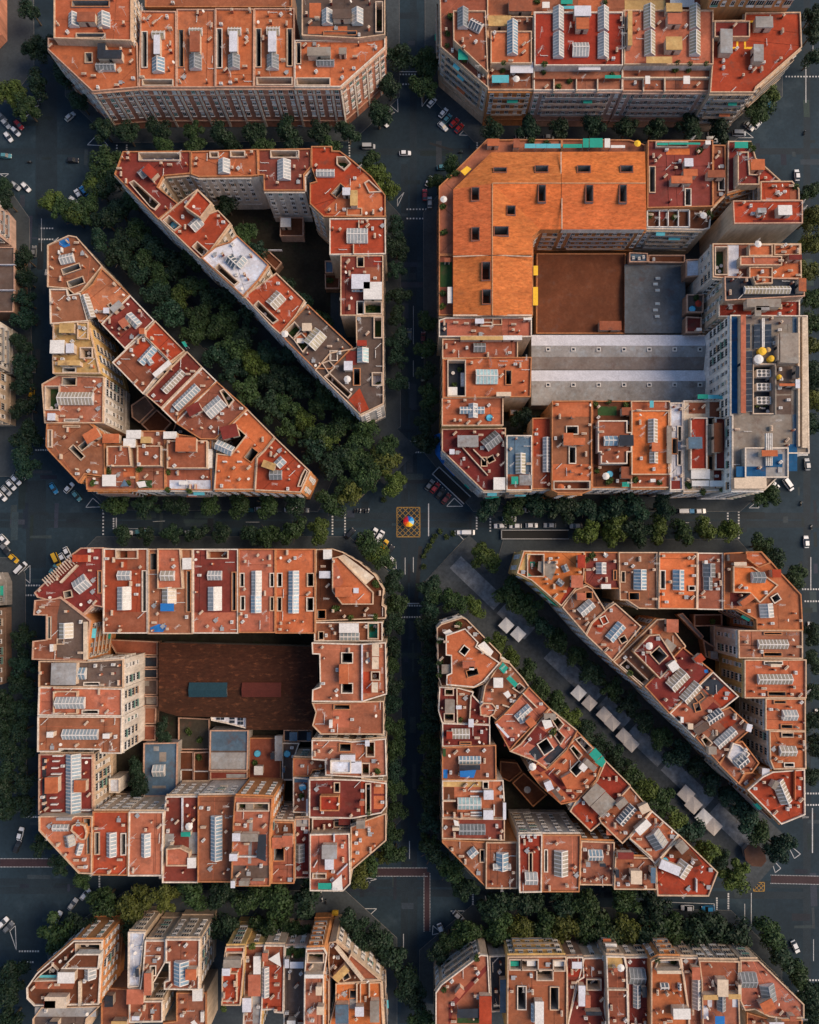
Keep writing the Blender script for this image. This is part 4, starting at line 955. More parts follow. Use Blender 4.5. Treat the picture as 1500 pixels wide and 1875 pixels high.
B('b3', "dark red house with two skylights, third of lower left top row", [(-97, 20), (212, 20), (212, 598), (-97, 598)], 'd', 22, 'c', 'w',
  "s 5 172 97 232 w ; s 5 282 95 440 w ; t b 5 30 140 75 ; w 186 182 208 440 ; R p -95 455 208 455 208 594 -95 594")
B('b3', "pinkish house with narrow skylight, fourth of lower left top row", [(216, 20), (468, 20), (468, 594), (216, 594)], 'p', 22.3, 'c', 'o', "s 305 172 370 335 w ; s 302 340 368 456 u ; w 218 182 240 268 ; w 218 360 240 448 ; w 445 182 465 268 ; w 445 360 463 448")
B('b3', "orange house with long skylight, fifth of lower left top row", [(472, 20), (742, 20), (742, 598), (470, 598)], 'o', 22, 'c', 'o', "s 560 172 627 336 u ; s 558 340 625 458 u ; w 474 182 500 268 ; w 474 362 498 450 ; w 700 182 738 266 ; w 696 365 736 450")
B('b3', "corner house with cream roof slab, lower left block's upper right corner", [(746, 22), (862, 18), (930, 40), (1042, 105), (1150, 195), (1212, 295), (1202, 405), (1225, 420), (1225, 495), (740, 516)], 'x', 19.5, 'c', 'c',
  "X 3 o c c 858 82 900 72 1140 318 1138 400 925 400 858 310 ; R p 860 90 905 150 940 250 880 320 860 300 ; A c 887 78 942 58 1148 212 1085 268 ; h 800 25 858 90 W ; h 888 280 1000 345 o ; h 772 172 848 220 w ; w 752 445 805 500 ; V 880 430 5 ; V 985 498 4 ; V 1150 490 4 ; V 1150 260 4 ; h 1010 285 1045 320 w")
B('b3', "with white and glass canopy, right side of lower left block", [(735, 522), (1202, 520), (1202, 652), (735, 652)], 'b', 20, 'c', 'w', "h 908 528 1042 592 W ; s 910 598 1042 645 ; t G 1120 532 1182 632 ; w 760 590 790 640 ; D 860 560 ; K 1090 552")
B('b3', "pinkish house with square wells, right side of lower left block", [(718, 662), (1060, 672), (1225, 660), (1232, 1015), (1062, 1068), (720, 1066), (722, 985), (775, 965), (770, 742), (722, 740)], 'p', 24, 'c', 'w',
  "w 925 735 995 798 ; h 908 806 970 940 o ; w 925 945 995 1004 ; R R 1066 862 1122 862 1122 1010 1066 1010 ; a c 1132 668 1180 752 ; a c 1132 758 1178 840 ; t d 1130 865 1180 915 ; a c 1130 930 1172 998 ; D 1090 800 ; L 1062 675 1062 1060 10 w ; K 890 850")
B('b3', "brown irregular roof, lower half of lower left block's right side", [(720, 1075), (870, 1072), (1212, 1062), (1212, 1292), (975, 1290), (780, 1290), (722, 1230), (745, 1140)], 'b', 22, 'c', 'c', "w 875 1078 980 1104 ; r p 862 1120 972 1245 ; h 840 1185 862 1240 W ; N 810 1140")
B('b4', "cream-walled house with white rooftop room, lower left block's right side", [(718, 205), (900, 205), (995, 215), (1225, 195), (1232, 450), (1060, 460), (812, 445), (808, 345), (718, 338)], 'p', 21.5, 'c', 'w',
  "x 2.4 845 345 985 432 w w w ; h 915 300 1018 350 w ; h 985 345 1060 425 w ; w 910 220 985 265 ; t x 1145 205 1195 300 ; t b 1070 370 1115 445 ; r o 1062 200 1082 330 ; h 1085 200 1115 240 w ; V 1170 420 4", 'W')
B('b4', "low pink roof jutting into the lower left block's courtyard", [(590, 328), (720, 332), (810, 348), (805, 400), (725, 412), (705, 455), (590, 452)], 'p', 15, 'c', 'o', "", 'W')
B('b4', "dark red roof with raised square room, right of lower left block", [(700, 475), (852, 472), (1055, 478), (1230, 500), (1230, 660), (1195, 705), (1000, 742), (700, 737)], 'd', 22, 'c', 'w',
  "X 2 r o o 775 588 905 588 905 690 775 690 ; w 875 500 905 560 ; R R 1055 480 1082 480 1082 730 1055 730 ; t e 1090 490 1120 715 ; r o 1142 490 1215 575 ; r o 1142 590 1215 680 ; V 1105 690 5 ; h 1048 612 1080 645 p")
B('b4', "small terrace with blue tub in the lower left block's courtyard", [(590, 460), (698, 470), (695, 705), (590, 700)], 'b', 16, 'c', 'w', "Q 655 530 ; V 640 590 4 ; D 650 610 ; a W 683 600 697 715 ; r u 590 462 698 498")
B('b4', "low maroon roof between wells, right of lower left block", [(720, 742), (985, 745), (985, 800), (975, 848), (720, 845)], 'd', 18, 'c', 'w', "h 905 712 985 775 d ; w 880 765 975 795")
B('b4', "pink roof with white sail and green awning, lower left block's bottom", [(705, 852), (975, 845), (982, 1190), (932, 1240), (705, 1238)], 'p', 22.3, 'c', 'w',
  "h 790 915 893 1005 g ; h 812 1010 870 1080 w ; t v 728 1122 812 1148 ; a G 765 1172 855 1215 ; A W 862 1170 925 1112 932 1220 862 1220 ; L 870 850 870 905 8 w ; L 890 1130 960 1060 8 w ; r o 820 1100 870 1160 ; L 730 1080 755 1035 6 W")
B('b4', "wide chamfered orange roof, lower left block's lower right corner", [(985, 800), (1095, 752), (1228, 705), (1228, 893), (985, 1102)], 'o', 21.5, 'c', 'c', "h 1025 748 1085 800 m ; K 1050 895 ; K 1025 845 ; K 1110 825 ; K 1022 915")
B('b4', "narrow low dark roof with grey skylight, lower left block's bottom", [(602, 745), (702, 742), (702, 1148), (602, 1150)], 'd', 18, 'c', 'p', "s 602 925 664 1042 g ; r g 610 745 700 800 ; K 655 815")
B('b4', "brown house with shaded well, bottom of lower left block", [(452, 765), (592, 768), (600, 930), (597, 1187), (440, 1187), (445, 900)], 'b', 21, 'c', 'o', "w 455 945 520 1035 ; h 450 865 520 935 p ; h 520 850 590 925 p ; r x 465 775 590 855")
B('b4', "tall house with grey attic slopes, bottom of lower left block", [(192, 590), (448, 600), (430, 860), (432, 1170), (430, 1205), (165, 1205), (180, 740)], 'p', 25.5, 'o', 'o',
  "R m 195 595 442 605 438 742 185 738 ; R k 170 1068 425 1068 425 1155 170 1155 ; t v 210 640 420 685 ; h 258 640 310 700 m ; h 180 835 235 885 w ; h 235 838 355 888 m ; A n 358 840 412 840 408 1025 345 1000 ; R g 290 740 312 740 300 1055 278 1055 ; l 200 1003 400 1010 W ; h 225 1158 295 1190 m ; h 305 1160 395 1182 p ; h 170 1158 198 1205 w ; h 160 975 215 1020 w", 'W')
B('b4', "red-brown house with long blue skylight, bottom of lower left block", [(-62, 588), (190, 585), (182, 740), (165, 1178), (-65, 1178)], 'b', 22, 'w', 'o', "s 27 728 98 1030 u", 'W')
B('a4', "patchwork roof with white box, bottom of lower left block", [(1142, 592), (1372, 590), (1390, 760), (1362, 1182), (1118, 1182), (1118, 860)], 'd', 20.5, 'c', 'w',
  "X 2 p c c 1145 950 1240 942 1305 975 1305 1068 1145 1068 ; h 1300 1000 1356 1070 W ; r g 1120 850 1195 1000 ; r g 1298 840 1390 990 ; l 1248 600 1256 840 w ; h 1255 825 1320 855 G ; D 1190 755 ; D 1310 780 ; P 1312 785 W")
B('a4', "pink house with slim grey skylight, bottom of lower left block", [(890, 698), (1126, 698), (1118, 1136), (884, 1136)], 'p', 22.2, 'c', 'w', "s 975 850 1030 1005 ", 'W')
B('a4', "vivid red house with slim grey skylight, bottom of lower left block", [(642, 695), (888, 695), (880, 1132), (635, 1130)], 'R', 22, 'c', 'o', "s 735 845 795 1005 ; w 645 842 668 985 ; w 858 850 884 990", 'W')
B('a4', "chamfered pink house with round red room, lower left block's corner", [(272, 727), (640, 725), (634, 1122), (545, 1118), (272, 825)], 'p', 22.3, 'c', 'c',
  "X 1.5 R o c 500 790 540 772 585 790 600 840 590 885 560 890 490 825 ; S 445 905 510 890 70 g ; S 365 810 470 810 40 w ; S 535 990 555 920 34 w ; w 592 735 632 785 ; w 615 845 634 985 ; h 405 728 512 745 g")
B('a4', "maroon roof with long pale blue skylight, left of lower left block", [(272, 302), (640, 302), (642, 716), (270, 716)], 'd', 19, 'c', 'p',
  "s 455 305 550 710 u ; h 328 452 415 562 o ; h 525 475 605 552 o ; l 362 310 432 320 W ; l 362 348 405 356 W ; l 355 395 398 403 W ; l 352 436 420 444 W ; l 345 600 385 608 W ; l 350 645 395 653 W ; l 352 687 420 695 W ; l 562 325 630 333 W ; l 555 685 625 693 W ; r n 290 330 318 690", 'W')
B('a3', "brown roof with white slatted skylight, left of lower left block", [(264, 1168), (842, 1170), (838, 1422), (692, 1420), (690, 1395), (415, 1392), (415, 1410), (262, 1410)], 'b', 23, 'w', 'w', "s 432 1262 672 1326 ; h 340 1268 385 1305 W ; h 722 1280 768 1312 W", 'W')
B('a3', "pinkish roof with blue slatted skylight, left of lower left block", [(272, 968), (842, 978), (842, 1166), (265, 1160)], 'p', 23.3, 'w', 'w', "x 1 370 995 535 1150 p c c ; s 395 1036 590 1110 w ; w 585 1142 690 1160 ; L 360 970 360 1140 6 d", 'W')
B('a3', "dark brown roof with translucent blue canopy, left of lower left block", [(272, 788), (600, 792), (850, 775), (850, 972), (270, 964)], 'k', 23, 'w', 'c', "h 370 800 540 945 g ; s 400 838 590 912 u ; w 590 948 690 962 ; R x 275 795 365 795 365 960 275 960", 'W')
# the courtyard of the lower left block
def hip_shed():
    t, h = 'a3', 7.5
    q = [(1090, 662), (2180, 690), (2180, 1262), (1690, 1262), (1690, 1180), (1222, 1168), (1090, 1130)]
    P = ccw([txy(t, x, y, h) for x, y in q]); cx = sum(p[0] for p in P) / len(P); cy = sum(p[1] for p in P) / len(P)
    root = obj("courtyard_shed", None, None, (cx, cy, 0)); tag(root, "large rusty brown hipped roof in the lower left block's courtyard", "building")
    b = MB(); b.sides(offset(P, -.2), 0, h); part(b, "wall", ['wall'], root, WCOL['g'])
    rid = [(1090, 975, 2.2), (1940, 975, 2.2)]
    for fc in ([(1090, 662, 0), (2180, 690, 0), (1940, 975, 2.2), (1090, 975, 2.2)], [(2180, 690, 0), (2180, 1262, 0), (1940, 975, 2.2)],
               [(1940, 975, 2.2), (2180, 1262, 0), (1690, 1262, 0), (1690, 1180, .2), (1222, 1168, .2), (1090, 1130, .3), (1090, 975, 2.2)]):
        W3 = [(*txy(t, x, y, h + dz), h + dz) for x, y, dz in fc]
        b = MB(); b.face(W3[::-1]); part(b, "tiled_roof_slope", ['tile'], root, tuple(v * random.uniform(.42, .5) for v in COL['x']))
    for x0, x1, c, nm in ((1305, 1560, COL['u'], 'teal'), (1668, 1930, COL['r'], 'red')):
        a = txy(t, x0, 985, h + 2); c2 = txy(t, x1, 985, h + 2); L = c2[0] - a[0]; b = MB()
        b.box((a[0] + c2[0]) / 2, a[1], h + .6, L, 4.2, 1.9); 
        zt = h + 2.5
        b.face([(a[0] - .2, a[1] - 2.4, zt), (c2[0] + .2, a[1] - 2.4, zt), (c2[0] + .2, a[1], zt + .8), (a[0] - .2, a[1], zt + .8)], 1)
        b.face([(a[0] - .2, a[1], zt + .8), (c2[0] + .2, a[1], zt + .8), (c2[0] + .2, a[1] + 2.4, zt), (a[0] - .2, a[1] + 2.4, zt)], 1)
        part(b, "roof_lantern", ['well', 'plain'], root, (.014, .048, .066) if nm == 'teal' else (.10, .022, .014))
    BUILD.append(dict(P=P, h=h, root=root, style='none', wall='g', feat=[], t=t))
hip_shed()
B('b4', "grey corrugated shed in the lower left block's courtyard", [(20, 138), (282, 138), (276, 415), (15, 415)], 'k', 7, 'g', 'p', "r u 25 145 275 280 ; r g 25 292 270 405 ; r u 165 175 225 235", 'none', noun="shed")
B('b4', "low terracotta patio roof with blue tub in lower left courtyard", [(290, 190), (505, 190), (505, 480), (285, 470)], 'b', 4, 'b', 'o', "Q 345 298 ; h 328 378 388 435 W ; h 470 170 520 340 g ; V 335 360 5 ; h 440 285 465 330 n", 'none', noun="patio")
B('b4', "low dark patio with large blue tub in lower left courtyard", [(515, 225), (632, 225), (590, 350), (590, 480), (515, 480)], 'k', 4.4, 'g', 'w', "Q 548 300 ; h 522 385 538 420 u ; K 580 260 ; K 590 320", 'none', noun="patio")
B('a4', "low dark blue shed in the lower left block's courtyard", [(990, 228), (1222, 222), (1215, 590), (985, 592)], 'u', 6, 'g', 'p', "r g 1055 250 1092 282 ; r m 1095 290 1142 355 ; s 1055 378 1130 455 ; r m 1045 520 1140 538", 'none', noun="shed")
B('a4', "small pale annexe beside the lower left courtyard garden", [(752, 470), (825, 468), (825, 565), (755, 565)], 'w', 9.2, 'w', 'w', "", 'none', noun="annexe")
B('b3', "white gabled annexe with dark windows in lower left courtyard", [(25, 1168), (268, 1168), (268, 1250), (130, 1215), (30, 1195)], 'w', 6.5, 'w', 'w', "", 'none', noun="annexe")
ra = BUILD[-1]['root']
for x0, x1, y0, y1 in ((62, 88, 1175, 1192), (92, 116, 1175, 1192), (152, 188, 1173, 1190), (152, 188, 1196, 1214), (208, 226, 1174, 1198), (229, 247, 1174, 1198), (208, 226, 1203, 1226), (229, 247, 1203, 1226)):
    r = line_rect('b3', bbox_line((x0, y0, x1, y1)), 6.6); b = MB(); b.box(0, 0, 0, r[2], r[3], .1)
    obj("roof_window", b.mesh("roof_window", ['dark']), ra, (r[0] - ra.location.x, r[1] - ra.location.y, 6.75), r[4])

# ---- lower right: triangle left of the promenade
B('c3', "wedge house with ring terrace at the promenade triangle's upper tip", [(150, 562), (180, 535), (325, 488), (355, 500), (592, 742), (585, 800), (480, 942), (400, 972), (180, 960), (160, 900)], 'x', 20, 'w', 'c',
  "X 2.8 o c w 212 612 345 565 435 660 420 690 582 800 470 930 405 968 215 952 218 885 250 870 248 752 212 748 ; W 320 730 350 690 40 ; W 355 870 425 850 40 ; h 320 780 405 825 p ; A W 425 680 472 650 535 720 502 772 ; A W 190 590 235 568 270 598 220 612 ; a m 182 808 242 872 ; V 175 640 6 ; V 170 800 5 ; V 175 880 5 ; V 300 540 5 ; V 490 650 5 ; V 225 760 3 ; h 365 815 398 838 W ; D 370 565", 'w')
B('c3', "terraced house below the upper tip, promenade triangle's left side", [(168, 965), (300, 972), (402, 1000), (395, 1020), (515, 1150), (512, 1225), (185, 1212), (160, 1130)], 'd', 21, 'c', 'w',
  "t d 200 975 250 1010 ; h 205 1048 270 1140 m ; t n 195 1160 255 1205 ; r b 295 985 385 1220 ; L 288 975 292 1220 8 c ; L 385 1025 375 1200 8 c ; h 280 1088 318 1112 w ; h 365 1180 400 1235 w ; V 310 1190 3")
B('c3', "house with green roof awnings, promenade side below the tip", [(592, 785), (650, 800), (742, 905), (782, 962), (632, 1130), (562, 1195), (510, 1150), (445, 1160), (480, 960), (520, 900)], 'b', 21.3, 'c', 'c',
  "A G 570 835 598 792 635 830 605 872 ; A G 622 905 645 880 702 940 682 966 ; h 535 900 600 965 W ; A W 600 1005 635 985 655 1020 630 1040 ; X 1.2 p c c 445 1100 470 1075 530 1078 558 1110 545 1150 510 1172 450 1160 ; T e 695 970 735 940 770 970 740 1000 ; K 685 1065 ; K 660 1060 ; r p 480 1005 520 1070 ; L 600 1090 660 1110 8 c ; K 460 1078 ; K 565 1105")
B('c3', "pinkish house with crossing skylights, promenade triangle", [(782, 965), (925, 1112), (702, 1342), (650, 1402), (548, 1212), (632, 1132)], 'p', 22.2, 'c', 'o', "S 700 1185 790 1105 50 ; S 710 1190 750 1170 60 w ; H 770 1220 810 1185 60 o ; A w 548 1215 560 1210 645 1300 632 1310 ; r d 612 1310 690 1375 ; L 740 1010 840 1110 8 c")
B('c4', "patchwork roof with black well, middle of the promenade triangle", [(925, -12), (1112, 137), (1095, 205), (1035, 270), (905, 402), (832, 352), (650, 282), (722, 232)], 'p', 22, 'c', 'c',
  "R d 750 215 840 110 908 160 830 250 ; W 865 270 925 230 80 ; R n 780 290 830 245 880 320 835 348 ; R n 880 340 985 238 1035 280 925 385 ; H 875 95 930 75 60 W ; R O 905 150 940 110 975 160 945 195 ; R k 950 190 990 150 1030 195 1000 230 ; T e 945 70 975 50 1015 95 985 130 ; T p 1010 110 1035 85 1085 140 1060 180 ; h 880 20 960 60 m ; V 950 150 3")
B('c4', "orange roof with white stairwell and green awnings, promenade triangle", [(1112, 140), (1305, 340), (1272, 400), (1245, 478), (1112, 622), (1002, 645), (860, 520), (785, 425), (840, 360), (905, 405), (1040, 272)], 'o', 22.3, 'c', 'o',
  "W 1085 430 1145 370 55 ; H 1130 370 1165 400 45 W ; A G 1185 295 1228 250 1275 300 1230 345 ; A G 1225 350 1280 305 1300 345 1275 385 ; H 1015 495 1085 455 80 o ; R d 890 430 920 410 1110 590 1085 620 ; H 890 520 935 500 60 w ; A k 930 545 955 530 1015 600 990 620 ; T n 1110 195 1140 180 1215 255 1185 280 ; K 1160 225 ; K 1185 240 ; T v 1068 260 1085 245 1140 305 1120 330 ; H 1160 340 1230 400 40 m ; R d 835 345 905 410 860 430 800 380 ; T n 700 370 720 362 745 385 725 400 ; P 800 378 W")
B('c4', "red roof beside grey ribbed canopy, promenade triangle", [(1308, 345), (1478, 515), (1275, 772), (1205, 832), (1062, 692), (1100, 625), (1248, 482)], 'r', 21.8, 'c', 'c',
  "A m 1140 590 1235 490 1300 545 1190 650 ; A m 1195 650 1300 550 1372 620 1270 725 ; R R 1085 675 1150 615 1262 740 1200 825 ; R g 1050 650 1120 590 1150 620 1085 670 ; C 1330 470")
B('d4', "with dark slatted skylight, lower diagonal of promenade triangle", [(200, 520), (348, 690), (192, 870), (147, 915), (0, 772), (-15, 740), (90, 640)], 'b', 22.1, 'w', 'c', "S 130 775 225 665 60 k ; H 105 655 165 605 45 m ; H 260 680 320 650 55 c ; r p 40 740 120 860", 'w')
B('d4', "pinkish house with white box, lower diagonal of promenade triangle", [(350, 690), (532, 852), (412, 1010), (372, 1052), (190, 880)], 'p', 22.4, 'w', 'w', "H 240 830 320 755 50 W ; S 345 920 430 860 105 g ; R o 310 720 350 695 520 850 490 890 400 790 ; L 200 880 350 1010 8 c ; L 420 1000 520 900 8 c ; W 230 800 270 765 30", 'w')
B('d4', "vivid red wedge roof at the promenade triangle's lower tip", [(536, 852), (802, 1110), (738, 1275), (387, 1272), (375, 1055), (422, 1005)], 'R', 22, 'o', 'c',
  "H 395 1040 530 1095 60 w ; S 535 1135 590 1050 90 c ; H 520 950 570 905 70 m ; R x 440 1000 530 890 640 980 700 1060 620 1090 540 1030 ; l 655 1160 662 1250 W ; Q 440 1035", 'w')
B('c4', "dark maroon roof with pale slatted skylight, promenade triangle's left side", [(187, 88), (515, 100), (515, 246), (188, 250)], 'd', 21.6, 'c', 'w', "s 255 132 372 195 c ; h 215 140 255 190 r ; w 310 235 380 245")
B('c4', "with blue tarpaulins, left side of promenade triangle", [(187, 254), (555, 238), (558, 478), (187, 478)], 'b', 22, 'c', 'o', "s 302 322 450 368 u ; h 302 370 445 400 n ; R B 192 408 225 410 222 470 190 468 ; A B 305 408 418 400 400 455 308 450 ; R b 300 455 440 458 440 474 300 474 ; h 190 258 210 310 v")
B('c4', "with turquoise canopy and white slabs, left side of promenade triangle", [(187, 482), (605, 480), (622, 742), (190, 738)], 'o', 21.7, 'w', 'w',
  "s 295 607 452 680 t ; h 468 542 535 602 w ; h 466 678 534 738 w ; r x 200 530 270 620 ; r x 200 635 290 715 ; l 380 555 465 563 W ; l 380 590 440 598 W ; l 382 700 460 708 W ; l 382 720 460 728 W ; l 540 650 548 725 W ; h 600 625 620 740 w ; l 190 620 280 628 c ; w 475 490 505 530 ; r y 190 482 465 528")
B('c4', "pink and maroon roof with grey gabled shed, promenade triangle's left", [(187, 740), (615, 745), (615, 892), (187, 882)], 'd', 22.2, 'c', 'c', "s 305 790 480 855 g ; R b 190 745 300 745 300 795 250 800 250 875 190 875 ; h 255 795 300 815 c ; A W 262 740 290 750 305 785 270 780")
B('c4', "chamfered brown house, lower left corner of promenade triangle", [(187, 886), (485, 902), (485, 1212), (187, 906)], 'b', 21.5, 'o', 'o', "S 375 1000 420 960 50 ; W 468 960 468 1040 22")
B('c4', "brown house with cross-shaped glass roof, promenade triangle's bottom row", [(488, 905), (702, 905), (700, 1222), (486, 1222)], 'b', 21.8, 'o', 'c', "s 562 982 638 1098 u ; s 538 1060 655 1098 w")
B('c4', "narrow red house with slit well, promenade triangle's bottom row", [(712, 855), (872, 852), (868, 1247), (716, 1250)], 'r', 24.5, 'w', 'w', "w 785 980 802 1108 ; s 757 1120 838 1196 w ; r b 720 1170 865 1240 ; K 742 868 ; K 780 868 ; K 825 868", 'W')
B('c4', "pinkish house with cream slatted skylight, promenade triangle's bottom row", [(876, 855), (1136, 855), (1136, 970), (1126, 1245), (872, 1245)], 'p', 24.3, 'w', 'o', "s 960 968 1048 1136 c ; w 878 960 892 1105", 'W')
B('c4', "brown house with white clutter, promenade triangle's bottom row", [(1140, 897), (1368, 905), (1360, 1200), (1128, 1197)], 'b', 21.4, 'o', 'c', "s 1190 965 1285 1030 u ; h 1165 1030 1195 1060 g ; h 1260 1040 1300 1060 n", clutter=12)
B('d4', "house with cream box, last of promenade triangle's bottom row", [(98, 1005), (350, 1012), (372, 1060), (382, 1230), (90, 1228)], 'b', 21.7, 'o', 'c', "h 197 1088 270 1180 c ; h 332 1068 364 1172 u ; h 108 965 215 1008 d ; h 92 1080 115 1135 n")
B('c4', "low brown patio roof in the promenade triangle's courtyard", [(668, 500), (745, 430), (905, 580), (810, 662)], 'x', 5, 'b', 'o', "P 765 535 g", 'none', noun="patio")
B('c4', "low rusty roof beside the promenade triangle's courtyard wall", [(585, 350), (700, 360), (735, 420), (650, 490), (585, 460)], 'x', 4, 'b', 'o', "", 'none', noun="shed")

# ---- lower right: triangle right of the promenade
B('c3', "orange roof at the left tip of the far right triangle", [(700, 185), (745, 32), (1162, 40), (1160, 180), (1150, 250), (1100, 292), (1005, 412), (800, 235)], 'O', 22, 'y', 'c',
  "R m 848 105 970 102 972 150 938 235 843 165 ; S 1015 160 1050 145 45 g ; S 985 265 1008 235 42 g ; t b 775 60 880 205 ; R y 715 165 760 45 800 45 750 180 ; h 1065 200 1145 285 p ; h 1108 60 1160 150 r ; r G 800 105 835 140 ; K 932 85 ; R r 990 395 1060 270 1100 300 1020 405", 'w')
B('c3', "dark red house with white slats, second along far right triangle's top", [(1165, 40), (1395, 42), (1397, 240), (1405, 292), (1228, 292), (1163, 250)], 'd', 21.6, 'w', 'o', "s 1246 115 1312 188 w ; r b 1170 48 1390 105 ; h 1270 260 1335 292 W ; V 1220 60 4 ; V 1180 95 4 ; D 1295 55 ; w 1378 170 1392 230")
B('d3', "brown house with blue-white skylight, far right triangle's top row", [(122, 42), (386, 42), (390, 432), (262, 428), (180, 372), (130, 370)], 'b', 22, 'c', 'c', "s 230 162 312 298 u ; w 128 165 148 232 ; w 185 365 250 410")
B('d3', "bright orange house with slim skylight, far right triangle's top row", [(400, 42), (662, 42), (658, 432), (394, 430)], 'O', 22.3, 'o', 'c', "s 500 165 572 300 u ; W 412 170 412 290 26 ; w 612 280 648 305")
B('d3', "brown house with grey metal skylight, far right triangle's top row", [(664, 46), (836, 48), (836, 437), (660, 434)], 'b', 22, 'o', 'w', "s 705 122 785 210 g ; s 710 212 765 300 g ; h 698 98 720 122 W ; K 790 265")
B('d3', "orange chamfered house with fan skylights, far right triangle's corner", [(842, 48), (1000, 40), (1100, 36), (1172, 112), (1225, 175), (1372, 332), (1385, 577), (1068, 572), (1065, 502), (935, 432), (842, 432)], 'o', 22, 'o', 'o',
  "X 1.8 O o c 908 138 1040 142 1215 268 1090 390 1020 320 908 318 ; X .8 o o o 995 38 1100 38 1165 115 1080 148 990 80 ; S 1020 215 1105 215 70 g ; S 1095 445 1185 440 90 w ; W 1180 370 1220 345 40 ; h 900 110 985 135 c ; h 870 55 985 105 x ; r d 890 320 1000 410 ; h 1160 160 1220 215 R ; H 950 400 1030 340 40 o")
B('d3', "brown house with long pale skylight, right side of far right triangle", [(942, 577), (1382, 577), (1383, 772), (945, 768)], 'b', 22.3, 'w', 'c', "s 1083 645 1282 704 c ; w 1122 745 1240 765 ; w 1125 582 1240 592", 'W')
B('d3', "orange house with cream slatted skylight, right of far right triangle", [(985, 780), (1407, 778), (1407, 1042), (985, 1042)], 'o', 22.5, 'y', 'c', "s 1082 882 1310 946 c ; w 1122 782 1240 795 ; w 1150 1015 1265 1038 ; h 1150 805 1222 825 c", 'W')
B('d3', "small orange house with white box skylight, far right triangle", [(1128, 1046), (1402, 1046), (1402, 1268), (1128, 1262)], 'o', 22, 'w', 'c', "s 1252 1128 1345 1195 w ; w 1185 1050 1260 1065 ; w 1240 1240 1312 1262", 'W')
B('d4', "orange-brown house with pale skylight, lower right of far right triangle", [(1155, 142), (1402, 145), (1406, 402), (1185, 405), (1160, 345)], 'o', 22.3, 'w', 'c', "s 1232 252 1340 315 c ; w 1245 146 1318 168 ; w 1265 378 1325 398 ; N 1215 228 ; N 1368 232", 'W')
B('d4', "red wedge roof with cream skylight, far right triangle's lower tip", [(1005, 547), (1108, 456), (1178, 422), (1397, 406), (1400, 716), (1237, 782)], 'R', 22, 'o', 'w', "S 1218 490 1278 635 78 c ; H 1165 530 1195 480 30 m ; L 1335 415 1335 615 8 o ; K 1300 660 ; K 1285 680 ; K 1062 540")
B('c3', "brown house with white slatted skylight, far right triangle's diagonal side", [(1010, 420), (1100, 300), (1180, 270), (1215, 290), (1308, 442), (1212, 527), (1172, 607)], 'b', 21.7, 'c', 'c', "S 1135 460 1215 390 68 w ; h 1105 320 1165 370 p ; w 1180 300 1220 340")
B('d3', "red and brown house with blue slatted skylight, far right diagonal", [(-103, 610), (-63, 530), (40, 430), (97, 390), (278, 552), (82, 787)], 'b', 22, 'c', 'c', "S 60 640 145 540 66 u ; R R -60 540 10 450 60 500 0 600 ; W 140 655 175 635 36 ; W 0 505 30 490 45")
B('d3', "orange-walled house with white shed and dark well, far right diagonal", [(85, 792), (120, 760), (385, 502), (440, 500), (582, 685), (548, 742), (345, 952), (290, 972)], 'b', 21, 'o', 'c',
  "X 3 d o c 222 725 330 612 400 605 520 790 405 910 ; W 350 765 405 715 80 ; H 415 735 475 655 80 m ; H 440 830 490 795 60 W ; P 298 675 W ; K 272 730 ; T e 130 820 170 785 320 930 290 955 ; h 440 500 520 590 p ; V 200 870 4 ; R o 330 600 385 540 430 580 370 640")
B('d3', "dark red house with broad pale skylight, far right diagonal", [(300, 962), (562, 692), (767, 857), (468, 1147)], 'd', 22.2, 'c', 'o', "S 480 970 580 870 88 c ; H 640 790 690 750 50 R ; R B 710 850 735 845 740 870 715 872 ; N 655 800")
B('d3', "slate and red patchwork roof, middle of far right triangle", [(472, 1147), (768, 862), (945, 1030), (842, 1112), (802, 1130), (642, 1312)], 'b', 21.8, 'c', 'w',
  "S 570 1060 670 950 72 c ; R n 672 945 750 868 850 960 765 1035 ; R R 768 1040 855 955 942 1028 840 1110 ; W 655 1050 695 1020 36 ; R k 590 1090 700 985 740 1030 640 1130 ; R d 725 1120 775 1070 815 1105 760 1140 ; h 585 1210 620 1250 c ; h 535 1165 555 1205 W ; W 645 1110 680 1100 50")
B('d3', "with grey gabled roof and red terrace, far right diagonal", [(650, 1312), (802, 1135), (885, 1102), (1040, 1245), (925, 1345), (812, 1492)], 'b', 22, 'c', 'o',
  "S 735 1205 830 1140 60 k ; R R 815 1205 880 1160 935 1205 870 1265 ; S 800 1370 920 1265 62 w ; T e 680 1330 705 1315 745 1355 715 1385 ; R k 735 1320 790 1255 830 1295 785 1350 ; H 985 1235 1020 1245 50 w ; H 640 1270 720 1215 50 k ; h 725 1370 780 1420 m ; K 920 1180")
B('d4', "brown roof with angular pale canopy, far right diagonal", [(812, 372), (900, 222), (970, 212), (1085, 362), (1035, 430), (988, 432), (945, 505)], 'b', 21.5, 'c', 'o', "X 1.5 w w w 868 320 905 225 955 240 1020 300 940 398 895 350 ; S 925 370 985 320 70 k ; R d 780 320 860 240 880 290 810 370")
B('d4', "small brown roof above the red tip, far right triangle", [(946, 508), (990, 435), (1040, 425), (1108, 456), (1005, 547)], 'b', 19, 'w', 'o', "H 1090 415 1140 420 50 w")

